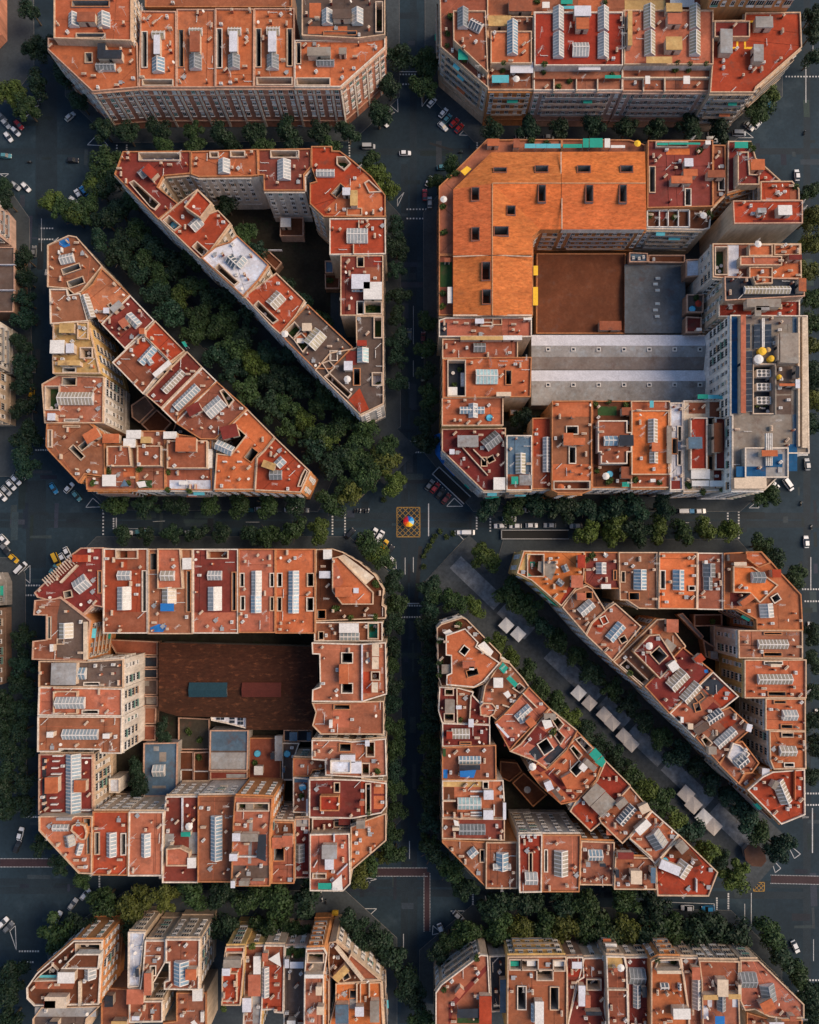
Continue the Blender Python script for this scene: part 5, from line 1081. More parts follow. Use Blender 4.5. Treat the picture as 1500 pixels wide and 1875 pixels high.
# ---- block at the bottom left
B('a5', "chamfered house with terraces, left of the bottom left block", [(188, 872), (258, 772), (512, 550), (708, 548), (682, 985), (240, 995), (190, 945)], 'x', 20, 'o', 'w',
  "X 2.6 x w w 425 740 525 640 690 640 680 742 ; s 585 697 655 812 w ; t n 535 568 695 625 ; h 325 920 475 990 c ; h 322 945 400 990 d ; T n 250 820 290 780 370 720 400 750 395 815 ; R b 240 830 400 830 520 830 500 885 245 885 ; h 415 752 530 820 W ; a t 255 800 390 818 ; l 540 830 556 1000 c ; K 580 830", 'W')
B('a5', "narrow orange-brown roof, third house of the bottom left block", [(1000, 547), (1140, 547), (1136, 702), (1062, 832), (1002, 905), (962, 905), (985, 752)], 'b', 19, 'c', 'w', "D 1090 665 ; h 1005 755 1052 905 p ; w 1070 760 1100 820", 'W')
B('a5', "pale grey terrace house, second of the bottom left block", [(885, 490), (1000, 492), (985, 600), (960, 862), (882, 870)], 'w', 18, 'c', 'w', "h 945 728 968 780 n ; K 975 600", 'W')
B('a5', "brown roof with big white skylight, bottom left block", [(1142, 540), (1375, 540), (1368, 885), (1130, 882), (1132, 830), (1165, 820), (1165, 700), (1142, 700)], 'b', 20, 'c', 'w', "s 1200 695 1292 850 u ; h 1285 732 1360 798 o", 'W')
B('a5', "lower brown roof at the bottom picture edge, bottom left block", [(890, 965), (1118, 962), (1118, 1105), (892, 1108)], 'b', 17, 'c', 'w', "h 885 870 1000 962 p ; D 965 1020 ; h 920 1050 972 1075 w", 'W')
B('a5', "low terrace courtyards at the bottom picture edge", [(700, 870), (890, 880), (890, 1180), (700, 1180)], 'b', 11, 'b', 'o', "h 735 910 790 985 n ; h 780 1085 885 1125 y", 'none')
B('a5', "low terraces behind the white skylight house, bottom left block", [(1215, 905), (1420, 905), (1420, 1200), (1130, 1200), (1125, 1110), (1215, 1100)], 'b', 14, 'c', 'o', "h 1335 860 1400 945 W ; A W 1320 1090 1345 1075 1375 1110 1350 1125 ; l 1380 1040 1400 1110 W", 'none')
B('a5', "grey mansard roof at the bottom left picture edge", [(230, 1085), (290, 1005), (690, 998), (600, 1085), (580, 1200), (230, 1200)], 'k', 16, 'c', 'c', "r g 240 1010 660 1075 ; h 350 1090 415 1130 n", 'none')
B('b5', "slim orange-red roof with cream wall, bottom left block", [(128, 592), (256, 590), (252, 742), (228, 992), (98, 992), (102, 760)], 'R', 20, 'y', 'c', "t b 140 598 245 632 ; h 110 725 165 770 w ; h 120 665 240 715 m ; x .6 102 770 205 965 R c c ; V 110 1010 4", 'W')
B('b5', "narrow house with white boxes, bottom left block", [(260, 582), (392, 582), (375, 1030), (362, 1200), (245, 1200)], 'b', 17, 'y', 'w', "h 325 640 372 762 W ; h 290 765 370 912 p ; h 250 925 308 1020 w ; r g 310 920 365 1125 ; V 310 590 4 ; K 275 690", 'W')
B('b5', "red roof with white sail terrace, bottom left block", [(395, 580), (532, 582), (522, 1045), (462, 1040), (455, 1020), (372, 1025), (380, 740)], 'R', 18, 'c', 'w', "s 375 738 420 938 w ; A W 425 660 500 612 512 712 ; h 385 618 422 675 p ; r b 400 590 525 720", 'W')
B('b5', "dark metal roof behind planted terrace, bottom left block", [(536, 592), (682, 590), (668, 880), (664, 1200), (525, 1200), (526, 740)], 'k', 17.5, 'p', 'w', "V 580 610 6 ; V 620 640 6 ; V 650 610 5 ; a w 572 678 666 722 ; h 538 660 566 720 w ; h 552 1080 610 1118 W ; r v 540 598 670 668", 'W')
B('b5', "tall pink roof with green awning front, bottom left block", [(680, 605), (800, 600), (822, 640), (800, 790), (800, 1230), (664, 1230), (668, 780)], 'p', 24, 'o', 'w', "t e 690 615 795 670 ; h 672 765 800 788 W ; r m 705 698 795 760 ; h 750 845 790 905 c ; h 755 985 805 1035 c", 'B')
B('b5', "brown gabled corner wings, bottom left block's right corner", [(838, 560), (882, 552), (1190, 822), (1080, 830), (905, 842), (838, 785), (830, 680)], 'x', 18, 'c', 'c',
  "X 2 b c c 985 640 1185 815 1080 820 960 690 ; H 880 800 960 720 50 y ; L 885 570 1070 800 20 c ; W 940 840 980 820 30")
B('b5', "bright orange roof with cream ribs, bottom right of bottom left block", [(882, 842), (1192, 832), (1200, 1000), (1212, 1200), (820, 1200), (880, 960)], 'O', 17, 'c', 'c',
  "w 980 890 1020 940 ; h 885 970 970 1100 u ; h 1018 985 1075 1050 w ; h 1120 945 1180 1090 m ; l 1022 845 1030 975 c ; l 1048 845 1054 975 c ; l 1108 838 1116 940 c ; r g 975 940 1020 1020")

# ---- block at the bottom right
B('c5', "chamfered house with white bay front, bottom right block", [(142, 905), (180, 850), (450, 645), (500, 650), (512, 900), (522, 1220), (142, 1220)], 'b', 18, 'c', 'w',
  "R d 230 990 500 710 510 740 270 1000 240 1125 232 1125 ; h 440 912 520 1110 R ; H 285 915 325 865 40 p ; r v 290 1068 440 1120 ; A n 290 1000 440 995 438 1060 285 1060 ; K 430 940 ; V 210 890 5 ; V 420 670 5", 'B')
B('c5', "dark slate roof slot, bottom right block", [(510, 655), (632, 650), (640, 1030), (522, 1038)], 'n', 14, 'g', 'w', "h 580 800 630 1025 u", 'none')
B('c5', "brown roof with three partitioned terraces, bottom right block", [(636, 658), (1035, 655), (1045, 770), (1042, 1220), (632, 1220)], 'b', 19.5, 'y', 'c',
  "t e 648 675 722 738 ; t e 730 675 838 738 ; t e 846 675 950 738 ; t e 958 675 1030 738 ; w 708 865 758 1018 ; w 932 870 982 1020 ; h 818 948 876 1105 W ; s 800 990 826 1105 ; a G 650 705 718 738 ; a W 772 700 832 738 ; a W 960 700 1028 740", 'B')
B('c5', "maroon narrow roof with white awning, bottom right block", [(1040, 662), (1152, 660), (1160, 800), (1110, 830), (1050, 1100)], 'd', 17, 'b', 'w', "a w 1070 678 1138 724 ; r r 1045 740 1160 800", 'W')
B('c5', "dark roof with sunken yards, bottom right block", [(1158, 668), (1300, 665), (1312, 760), (1300, 1000), (1330, 1220), (1048, 1220), (1050, 1105), (1115, 835)], 'd', 16.5, 'c', 'w', "r b 1162 672 1298 798 ; t n 1180 815 1270 880 ; h 1115 840 1160 980 w ; h 1160 905 1195 990 p ; K 1080 870 ; D 1225 745 ; h 1165 1020 1275 1042 n", 'W')
B('d5', "orange-brown roof beside whitewashed wall, bottom right block", [(36, 655), (160, 658), (178, 745), (190, 1220), (55, 1220), (40, 755)], 'b', 20, 'c', 'w', "r y 40 662 150 742 ; P 125 715 W ; h 80 722 105 745 p ; L 45 888 185 890 8 c", 'B')
B('d5', "dark red roof with glass stair roof, bottom right block", [(162, 662), (335, 660), (342, 1220), (190, 1220), (182, 755)], 'd', 17, 'c', 'w', "s 200 745 300 850 g ; S 250 855 250 1010 45 ; h 275 850 305 920 n", 'W')
B('d5', "orange sloping roof with curved planted terrace, bottom right block", [(345, 690), (400, 660), (545, 662), (560, 760), (605, 1060), (602, 1220), (345, 1220)], 'o', 21, 'o', 'c',
  "T w 375 735 395 685 530 680 540 730 520 740 ; V 400 690 4 ; V 455 690 4 ; V 525 700 5 ; s 412 850 465 888 k ; s 535 850 552 890 k ; r b 485 848 532 890 ; h 485 1000 602 1065 W ; h 375 738 540 758 c", 'B')
B('d5', "brown roof with slatted white skylight, bottom right block", [(548, 665), (668, 668), (640, 740), (690, 820), (702, 1220), (606, 1220), (602, 1050)], 'b', 17, 'c', 'w', "s 632 812 690 1015 w ; h 615 715 668 800 p", 'W')
B('d5', "pinkish roof with cream gabled hut, bottom right block", [(672, 685), (948, 690), (945, 900), (955, 1220), (700, 1220), (690, 820)], 'p', 18, 'c', 'c',
  "h 787 798 858 915 c ; s 805 830 856 1030 g ; h 690 905 790 935 y ; h 860 900 945 930 y ; R b 680 695 940 698 935 890 860 890 860 790 780 790 690 800 ; r w 735 930 765 1010 ; r w 905 938 948 1010 ; a B 770 1048 835 1120 ; r w 690 1000 740 1090", 'W')
B('d5', "pinkish chamfered house at the right end of bottom right block", [(956, 682), (1080, 682), (1392, 985), (1392, 1078), (1240, 1082), (1150, 1068), (1055, 1020), (988, 1027), (956, 960)], 'p', 18, 'c', 'c', "s 960 778 1066 870 g ; S 1105 920 1200 905 100 g ; H 1090 1000 1170 960 70 o ; h 1280 1050 1325 1080 p ; h 928 835 948 905 c", 'W')
B('d5', "brown low roof at the bottom right picture corner", [(1000, 1040), (1150, 1085), (1380, 1090), (1380, 1220), (1000, 1220)], 'b', 14, 'c', 'o', "h 1140 1090 1240 1110 w", 'none')

# ---- low sheds, patios and lean-tos on the courtyard floors
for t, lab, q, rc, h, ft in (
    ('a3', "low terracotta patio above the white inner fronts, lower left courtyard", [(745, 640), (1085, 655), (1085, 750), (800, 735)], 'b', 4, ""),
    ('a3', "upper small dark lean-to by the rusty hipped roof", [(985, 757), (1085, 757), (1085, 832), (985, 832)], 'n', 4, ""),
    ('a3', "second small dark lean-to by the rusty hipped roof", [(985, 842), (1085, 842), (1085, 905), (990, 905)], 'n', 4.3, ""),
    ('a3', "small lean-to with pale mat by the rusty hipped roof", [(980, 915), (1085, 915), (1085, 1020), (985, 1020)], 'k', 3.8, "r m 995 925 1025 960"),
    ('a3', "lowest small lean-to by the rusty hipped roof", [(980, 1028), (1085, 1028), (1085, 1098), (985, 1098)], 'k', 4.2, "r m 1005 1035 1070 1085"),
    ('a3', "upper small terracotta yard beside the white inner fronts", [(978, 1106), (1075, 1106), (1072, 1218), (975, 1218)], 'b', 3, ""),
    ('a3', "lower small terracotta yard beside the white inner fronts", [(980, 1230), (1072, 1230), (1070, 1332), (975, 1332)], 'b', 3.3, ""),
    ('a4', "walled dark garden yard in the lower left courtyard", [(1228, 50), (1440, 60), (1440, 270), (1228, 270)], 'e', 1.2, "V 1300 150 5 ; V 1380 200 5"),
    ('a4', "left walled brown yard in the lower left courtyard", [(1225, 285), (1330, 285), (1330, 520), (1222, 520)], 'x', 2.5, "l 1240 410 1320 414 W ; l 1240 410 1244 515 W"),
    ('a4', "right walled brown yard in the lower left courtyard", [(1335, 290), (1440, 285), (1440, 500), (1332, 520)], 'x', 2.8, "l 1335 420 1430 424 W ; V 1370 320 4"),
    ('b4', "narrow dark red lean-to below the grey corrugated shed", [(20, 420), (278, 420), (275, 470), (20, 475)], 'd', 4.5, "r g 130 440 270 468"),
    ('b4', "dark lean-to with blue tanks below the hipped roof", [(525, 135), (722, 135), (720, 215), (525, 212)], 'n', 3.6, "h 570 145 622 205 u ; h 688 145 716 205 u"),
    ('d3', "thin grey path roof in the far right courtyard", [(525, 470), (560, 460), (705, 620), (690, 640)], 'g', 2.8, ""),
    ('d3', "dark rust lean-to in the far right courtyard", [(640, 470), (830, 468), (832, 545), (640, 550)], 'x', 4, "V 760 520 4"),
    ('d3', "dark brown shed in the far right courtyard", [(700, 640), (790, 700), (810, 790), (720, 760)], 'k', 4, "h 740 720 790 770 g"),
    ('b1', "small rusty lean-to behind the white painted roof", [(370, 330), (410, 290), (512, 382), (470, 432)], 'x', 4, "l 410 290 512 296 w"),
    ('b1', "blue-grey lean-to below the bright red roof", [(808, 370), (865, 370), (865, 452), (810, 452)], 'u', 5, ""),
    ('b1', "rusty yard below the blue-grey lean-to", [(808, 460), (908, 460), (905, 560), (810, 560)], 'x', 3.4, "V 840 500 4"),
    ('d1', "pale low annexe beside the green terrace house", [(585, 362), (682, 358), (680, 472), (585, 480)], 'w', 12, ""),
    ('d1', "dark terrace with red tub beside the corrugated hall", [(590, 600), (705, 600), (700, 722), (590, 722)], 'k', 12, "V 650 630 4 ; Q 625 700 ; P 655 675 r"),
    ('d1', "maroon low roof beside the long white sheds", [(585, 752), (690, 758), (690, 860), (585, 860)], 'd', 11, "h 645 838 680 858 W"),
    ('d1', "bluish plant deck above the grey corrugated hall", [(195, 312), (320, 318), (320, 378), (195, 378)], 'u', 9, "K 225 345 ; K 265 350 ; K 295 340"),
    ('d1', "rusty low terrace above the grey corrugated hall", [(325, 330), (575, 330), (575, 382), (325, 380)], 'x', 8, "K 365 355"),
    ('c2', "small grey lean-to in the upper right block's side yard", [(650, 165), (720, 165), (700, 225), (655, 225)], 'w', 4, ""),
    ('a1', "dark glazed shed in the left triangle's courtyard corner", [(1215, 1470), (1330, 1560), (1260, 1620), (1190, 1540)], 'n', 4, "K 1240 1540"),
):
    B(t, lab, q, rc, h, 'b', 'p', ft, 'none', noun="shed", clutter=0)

facades()

# ================================================================== GROUND, STREETS, MARKINGS
b = MB(); b.face([(-3000, -3000, 0), (3000, -3000, 0), (3000, 3000, 0), (-3000, 3000, 0)])
road = obj("road", b.mesh("road", ['asphalt'])); road["kind"] = "structure"
def roofpx(pts, z=22): return ccw([pxy(x, y, z) for x, y in pts])
BLOCKS = [
    [(95, -160), (90, 90), (171, 168), (627, 165), (705, 92), (705, -160)],
    [(805, -160), (806, 82), (890, 167), (1383, 168), (1467, 90), (1467, -160)],
    [(226, 276), (640, 272), (706, 345), (706, 742), (660, 768), (212, 320)],
    [(88, 445), (128, 432), (568, 861), (550, 900), (162, 897), (90, 826), (80, 600)],
    [(803, 340), (870, 258), (1375, 258), (1467, 345), (1478, 830), (1400, 900), (890, 900), (806, 800)],
    [(65, 1075), (135, 1003), (620, 1003), (705, 1080), (708, 1530), (625, 1620), (155, 1603), (72, 1520)],
    [(800, 1150), (847, 1130), (1312, 1595), (1296, 1640), (888, 1630), (808, 1540)],
    [(947, 1048), (958, 1008), (1395, 1008), (1468, 1090), (1475, 1490), (1430, 1508)],
    [(52, 1805), (190, 1715), (610, 1715), (697, 1795), (697, 2000), (52, 2000)],
    [(798, 1820), (885, 1745), (1385, 1755), (1470, 1838), (1470, 2000), (798, 2000)],
    [(-120, -160), (-22, -160), (-22, 40), (-60, 88), (-120, 88)],
    [(-170, 290), (-75, 290), (-33, 350), (-28, 770), (-60, 830), (-170, 830)],
    [(-170, 1045), (-55, 1045), (-45, 1060), (-45, 1500), (-170, 1500)],
]
for q in BLOCKS:
    P = roofpx(q); O = offset(P, 4.6)
    b = MB(); b.prism(O, -.05, .14); o = obj("pavement", b.mesh("pavement", ['pave'])); o["kind"] = "structure"
    I = offset(O, -.18); b = MB(); b.sides(O, 0, .146); n = len(O)
    O2 = offset(O, .12); b = MB(); b.sides(O2, 0, .15); b.sides(O, .1, .15, inward=True); i = len(b.v)
    b.v.extend([(x, y, .15) for x, y in O2]); b.v.extend([(x, y, .15) for x, y in O])
    for k in range(n):
        j = (k + 1) % n; b.f.append((i + k, i + j, i + n + j, i + n + k)); b.m.append(0)
    obj("kerb", b.mesh("kerb", ['trim']), o, color=(.16, .16, .155))
# courtyard ground inside the blocks
for nm, pts in (("garden_ground", [(310, 330), (600, 330), (600, 640), (640, 690), (420, 450)]), ("garden_ground", [(150, 560), (330, 790), (180, 800)]),
                ("garden_ground", [(980, 460), (1290, 460), (1290, 760), (900, 760), (900, 720), (980, 700)]), ("garden_ground", [(190, 1150), (600, 1150), (600, 1500), (190, 1500)]),
                ("garden_ground", [(890, 1280), (1190, 1560), (880, 1520)]), ("garden_ground", [(1100, 1110), (1350, 1110), (1390, 1470), (1200, 1240)])):
    b = MB(); b.prism([pxy(x, y, 10) for x, y in pts] if area2([pxy(x, y, 10) for x, y in pts]) > 0 else [pxy(x, y, 10) for x, y in pts][::-1], .13, .17)
    o = obj(nm, b.mesh(nm, ['soil'])); o["kind"] = "structure"

# promenade in the lower right diagonal, central strip of the upper left diagonal
def strip(nm, a, bb, w, z, mat):
    A, Bq = Vector(pxy(*a)), Vector(pxy(*bb)); d = (Bq - A).normalized(); n = Vector((-d.y, d.x)) * (w / SC / 2)
    P = ccw([tuple(A + n), tuple(A - n), tuple(Bq - n), tuple(Bq + n)])
    b = MB(); b.prism(P, -.05, z); o = obj(nm, b.mesh(nm, [mat])); o["kind"] = "structure"; return o
strip("promenade", (818, 1022), (1412, 1590), 118, .16, 'prom')
strip("promenade", (175, 318), (735, 855), 92, .16, 'pave')
# pale slab carpets, cut by darker bands, along the middle of the promenade
k = 0
for f0, f1 in ((.02, .155), (.165, .25), (.31, .46), (.47, .545), (.56, .66), (.67, .80), (.815, .93)):
    a = (818 + 594 * f0 + 4, 1022 + 568 * f0 - 4); c = (818 + 594 * f1 + 4, 1022 + 568 * f1 - 4)
    strip("slab_carpet", a, c, 30, .168 + .001 * k, 'slab'); k += 1

def mark(quads, color=(.55, .56, .56), z=.006, name="road_marking"):
    b = MB()
    for q in quads: b.face([(x, y, z) for x, y in ccw(q)])
    return obj(name, b.mesh(name, ['paint']), road, color=color, kind='stuff')
def lineq(p, q, w):
    a, c = Vector(pxy(*p)), Vector(pxy(*q)); d = (c - a).normalized(); n = Vector((-d.y, d.x)) * w / 2
    return [tuple(a + n), tuple(a - n), tuple(c - n), tuple(c + n)]
def dots(p, q, n, s=.55):
    out = []
    for i in range(n):
        f = i / (n - 1); c = pxy(p[0] + (q[0] - p[0]) * f, p[1] + (q[1] - p[1]) * f)
        out.append([(c[0] - s / 2, c[1] - s / 2), (c[0] + s / 2, c[1] - s / 2), (c[0] + s / 2, c[1] + s / 2), (c[0] - s / 2, c[1] + s / 2)])
    return out
for p, q, n in (((189, 928), (189, 978), 9), ((208, 950), (208, 968), 5), ((609, 946), (609, 978), 7), ((632, 943), (632, 980), 8), ((873, 948), (873, 968), 5), ((898, 950), (898, 972), 5),
                ((1333, 935), (1333, 960), 6), ((1353, 932), (1353, 985), 11), ((214, 266), (214, 292), 6), ((232, 266), (232, 278), 4), ((621, 255), (621, 275), 6), ((640, 256), (640, 290), 8),
                ((874, 252), (874, 275), 6), ((1338, 243), (1338, 262), 5), ((1318, 243), (1318, 262), 5), ((746, 383), (786, 383), 8), ((746, 400), (786, 400), 8),
                ((727, 1109), (778, 1109), 12), ((727, 1130), (778, 1130), 12), ((45, 575), (66, 575), 0), ((742, 808), (775, 808), 8), ((748, 828), (780, 828), 8), ((733, 154), (765, 154), 7), ((728, 136), (760, 136), 7),
                ((76, 418), (96, 418), 5), ((72, 438), (96, 438), 6), ((1440, 140), (1500, 140), 12), ((1470, 1079), (1500, 1079), 7), ((1475, 1101), (1500, 1101), 6), ((606, 1634), (606, 1658), 7), ((627, 1624), (627, 1658), 9),
                ((866, 1638), (866, 1660), 6), ((890, 1642), (890, 1666), 6), ((1313, 1645), (1313, 1670), 7), ((1334, 1637), (1334, 1672), 9), ((36, 1742), (70, 1742), 8), ((36, 1762), (60, 1762), 6), ((43, 1496), (70, 1496), 7),
                ((1462, 1795), (1500, 1795), 8), ((1462, 1815), (1500, 1815), 8), ((182, 1605), (182, 1628), 6), ((48, 1072), (72, 1072), 6), ((42, 1090), (62, 1090), 5), ((1475, 1453), (1500, 1453), 6), ((1475, 1474), (1500, 1474), 6), ((66, 803), (88, 803), 6), ((66, 824), (88, 824), 6)):
    if n: mark(dots(p, q, n), name="crosswalk_marking")
W_ = (.5, .51, .52)
L1 = []
for p, q, w in (((785, 922), (785, 982), .35), ((213, 948), (213, 967), .35), ((155, 857), (188, 928), 0), ((1485, 1020), (1485, 1078), .3), ((1476, 115), (1476, 188), .3), ((1489, 60), (1489, 110), .2), ((757, 1020), (757, 1048), .22),
                ((742, 1021), (742, 1052), .22), ((768, 1105), (725, 1105), .35), ((750, 1540), (750, 1573), .25), ((739, 1710), (739, 1745), .25), ((749, 700), (749, 712), .2), ((757, 660), (757, 690), .15), ((757, 560), (757, 630), .15),
                ((1380, 1636), (1310, 1637), 0), ((1100 + 85, 1642), (1310, 1652), 0), ((1488, 1480), (1488, 1562), .35), ((1490, 1720), (1490, 1760), .2), ((730, 131), (768, 131), .3), ((1376, 1635), (1376, 1695), .2), ((1364, 1655), (1364, 1700), .2),
                ((215, 968), (273, 968), .15), ((280, 955), (302, 954), .15), ((450, 956), (475, 956), .15), ((1245, 957), (1262, 957), .15), ((1285, 957), (1302, 957), .15), ((772, 1600), (795, 1600), 0),
                ((59, 690), (57, 775), .15), ((76, 400), (76, 460), .15), ((60, 1090), (55, 1080), 0), ((1185, 1651), (1308, 1655), .18), ((1308, 1655), (1308, 1678), .3), ((560, 930), (560, 938), 0)):
    if w: L1.append(lineq(p, q, w))
mark(L1, W_, .007, "lane_marking")
# painted corner islands and kerbside boxes
L2 = []
for pts in ([(160, 265), (180, 245), (198, 267)], [(157, 929), (170, 912), (188, 928)], [(728, 175), (729, 205), (714, 192)], [(773, 195), (773, 175), (790, 172)], [(740, 352), (728, 365), (728, 378)], [(841, 247), (850, 238), (868, 248)],
            [(818, 927), (832, 912), (848, 927)], [(833, 972), (850, 989), (870, 971)], [(707, 1040), (725, 1028), (726, 1042)], [(55, 1035), (55, 1068), (37, 1052)], [(1350, 252), (1380, 252), (1358, 235)], [(1372, 930), (1388, 917), (1390, 930)],
            [(28, 1695), (30, 1740), (18, 1705)], [(640, 1664), (690, 1664), (678, 1675)], [(825, 1668), (850, 1668), (845, 1680)], [(1410, 1568), (1430, 1590), (1420, 1598)], [(1440, 1542), (1466, 1564), (1455, 1572)], [(1388, 1688), (1396, 1680), (1402, 1690)], [(46, 215), (72, 192), (50, 200)],
            [(0, 318), (16, 318), (8, 324)], [(648, 1620), (675, 1608), (690, 1610)], [(793, 1695), (808, 1708), (792, 1712)]):
    for i in range(len(pts)): L2.append(lineq(pts[i], pts[(i + 1) % len(pts)], .22))
mark(L2, W_, .008, "island_marking")
# edge of the crossing's pavement corners: thin brass-coloured line in the photograph
mark([lineq((652, 920), (702, 870), .25), lineq((792, 1050), (853, 985), .25)], (.30, .25, .17), .012, "edge_line")
# red cycle lanes with dotted white edges
for p, q in (((0, 1580), (105, 1580)), ((690, 1597), (782, 1597)), ((1412, 1610), (1500, 1612))):
    mark([lineq(p, q, 2.6)], (.045, .026, .030), .004, "cycle_lane")
    d = 7.6
    mark(dots((p[0], p[1] - d), (q[0], q[1] - d), int((q[0] - p[0]) / 2.6), .25) + dots((p[0], p[1] + d), (q[0], q[1] + d), int((q[0] - p[0]) / 2.6), .25), W_, .009, "cycle_lane_edge")
mark([lineq((782, 1597), (782, 1705), 1.8)], (.050, .027, .031), .005, "cycle_lane")
mark(dots((776.5, 1600), (776.5, 1705), 40, .22) + dots((787.5, 1600), (787.5, 1705), 40, .22), W_, .009, "cycle_lane_edge")
# yellow box junctions
def yellow_box(x0, y0, x1, y1, n):
    q = [lineq((x0, y0), (x1, y0), .25), lineq((x0, y1), (x1, y1), .25), lineq((x0, y0), (x0, y1), .25), lineq((x1, y0), (x1, y1), .25)]
    w, h = x1 - x0, y1 - y0; s = w / n
    m = int((w + h) / s) + 1
    for i in range(1, m):
        c = i * s
        xa, ya = (x0 + c, y0) if c <= w else (x1, y0 + c - w)
        xb, yb = (x0, y0 + c) if c <= h else (x0 + c - h, y1)
        if abs(xa - xb) > 1: q.append(lineq((xa, ya), (xb, yb), .16)); q.append(lineq((x0 + x1 - xa, ya), (x0 + x1 - xb, yb), .16))
    mark(q, (.42, .24, .05), .010, "yellow_box_marking")
yellow_box(727, 929, 769, 983, 4.0)
yellow_box(1380, 1616, 1400, 1632, 2.5)
# darker wheel tracks and tyre marks
mark([lineq((770, 1000), (762, 1100), 1.4), lineq((787, 262), (830, 275), .9)], (.022, .024, .026), .003, "tyre_mark")
rdp = random.Random(11)
pq = {0: [], 1: []}
spots = [(750 + rdp.uniform(-9, 9), rdp.uniform(0, 1875)) for _ in range(46)] + [(rdp.uniform(0, 1500), 952 + rdp.uniform(-14, 14)) for _ in range(34)] + [(rdp.uniform(0, 1500), 1622 + rdp.uniform(-14, 10)) for _ in range(30)] \
      + [(70 + rdp.uniform(-30, 20), rdp.uniform(150, 1750)) for _ in range(34)] + [(1470 + rdp.uniform(-10, 25), rdp.uniform(150, 1850)) for _ in range(30)] + [(rdp.uniform(0, 1500), 282 + rdp.uniform(-12, 12)) for _ in range(24)]
for i, (sx, sy) in enumerate(spots):
    ln, wd = rdp.uniform(1.5, 11), rdp.uniform(.6, 2.6); vert = rdp.random() < .5
    c = pxy(sx, sy); hx, hy = (wd / 2, ln / 2) if vert else (ln / 2, wd / 2)
    pq[i % 2].append([(c[0] - hx, c[1] - hy), (c[0] + hx, c[1] - hy + rdp.uniform(-.2, .2)), (c[0] + hx, c[1] + hy), (c[0] - hx, c[1] + hy + rdp.uniform(-.2, .2))])
for k, cc in ((0, (.014, .023, .031)), (1, (.032, .047, .058))):
    for i, q in enumerate(pq[k]): mark([q], tuple(v * rdp.uniform(.85, 1.15) for v in cc), .0012 + .0001 * ((i * 7 + k * 3) % 15), "asphalt_patch")
# smooth bands worn by the wheels through the crossings
for p_, q_, w_ in (((741, 300), (741, 1860), 2.6), ((757, 0), (757, 1860), 2.6), ((0, 945), (1500, 945), 2.4), ((0, 960), (1500, 960), 2.4), ((0, 1615), (1500, 1620), 2.4), ((0, 1630), (1500, 1640), 2.4), ((0, 277), (1500, 277), 2.4), ((85, 150), (85, 400), 8), ((66, 880), (66, 1040), 7), ((1478, 0), (1478, 1860), 2.6)):
    mark([lineq(p_, q_, w_)], (.015, .027, .037), .0004 + .00005 * len(bpy.data.objects) % .0004, "worn_band")
# lowered car-park ramps with walls
for (x0, y0), (x1, y1), w in (((798, 862), (855, 916), 18), ((918, 979), (1040, 979), 16)):
    A, Bq = Vector(pxy(x0, y0)), Vector(pxy(x1, y1)); mid = (A + Bq) / 2; L = (Bq - A).length; g = math.atan2(Bq.y - A.y, Bq.x - A.x); wm = w / SC
    b = MB(); b.box(0, 0, .155, L, wm, .01, 0, 1)
    for s in (-1, 1): b.box(0, s * wm / 2, .15, L + .3, .3, .9, 0, 0)
    b.box(-L / 2, 0, .15, .3, wm, .9, 0, 0)
    o = obj("ramp_wall", b.mesh("ramp_wall", ['metal', 'rubber']), None, (mid.x, mid.y, 0), g)
    tag(o, "dark walled car park ramp beside the maroon chamfered roof" if w == 18 else "long dark walled ramp beside the queue of white cars", "ramp")

# ================================================================== TREES
def crown_mesh(seed, n=3200):
    rd = random.Random(seed); b = MB()
    lobes = []
    for i in range(14):
        a = rd.uniform(0, 6.28); r = rd.uniform(.5, 3.0); z = rd.uniform(-1.2, 1.9) * (1 - r / 5)
        lobes.append((Vector((r * math.cos(a), r * math.sin(a), z)), rd.uniform(.7, 1.7)))
    lobes.append((Vector((0, 0, .8)), 2.0))
    for i in range(n):
        c, rr = rd.choice(lobes)
        d = Vector((rd.gauss(0, 1), rd.gauss(0, 1), rd.gauss(.25, 1))).normalized()
        p = c + d * rr * (rd.random() ** .35)
        nn = (d + Vector((rd.gauss(0, .6), rd.gauss(0, .6), rd.gauss(.3, .6)))).normalized()
        s = rd.uniform(.12, .30)
        u = nn.orthogonal().normalized(); ang = rd.uniform(0, 6.28)
        w = nn.cross(u); u2 = u * math.cos(ang) + w * math.sin(ang); w2 = nn.cross(u2)
        b.face([tuple(p + u2 * s * 1.3), tuple(p + w2 * s * .75), tuple(p - u2 * s * 1.3), tuple(p - w2 * s * .75)])
    return b.mesh("crown", ['leaf'])
CROWN = [crown_mesh(100 + i) for i in range(7)]
def trunk_mesh(seed):
    rd = random.Random(seed); b = MB()
    b.tube((0, 0, 0), (.1, .05, 4.2), .28, .2, 8); 
    for i in range(5):
        a = i * 1.26 + rd.uniform(-.4, .4); q = (1.6 * math.cos(a), 1.6 * math.sin(a), 6.4 + rd.uniform(-.6, .8))
        b.tube((.1, .05, 4.0), q, .14, .07, 6); b.tube(q, (q[0] * 1.7, q[1] * 1.7, q[2] + 1.2), .07, .02, 5)
    b.tube((.1, .05, 4.0), (0, 0, 8.2), .17, .04, 6)
    return b.mesh("trunk", ['bark'])
TRUNK = [trunk_mesh(i) for i in range(3)]
NT = 0
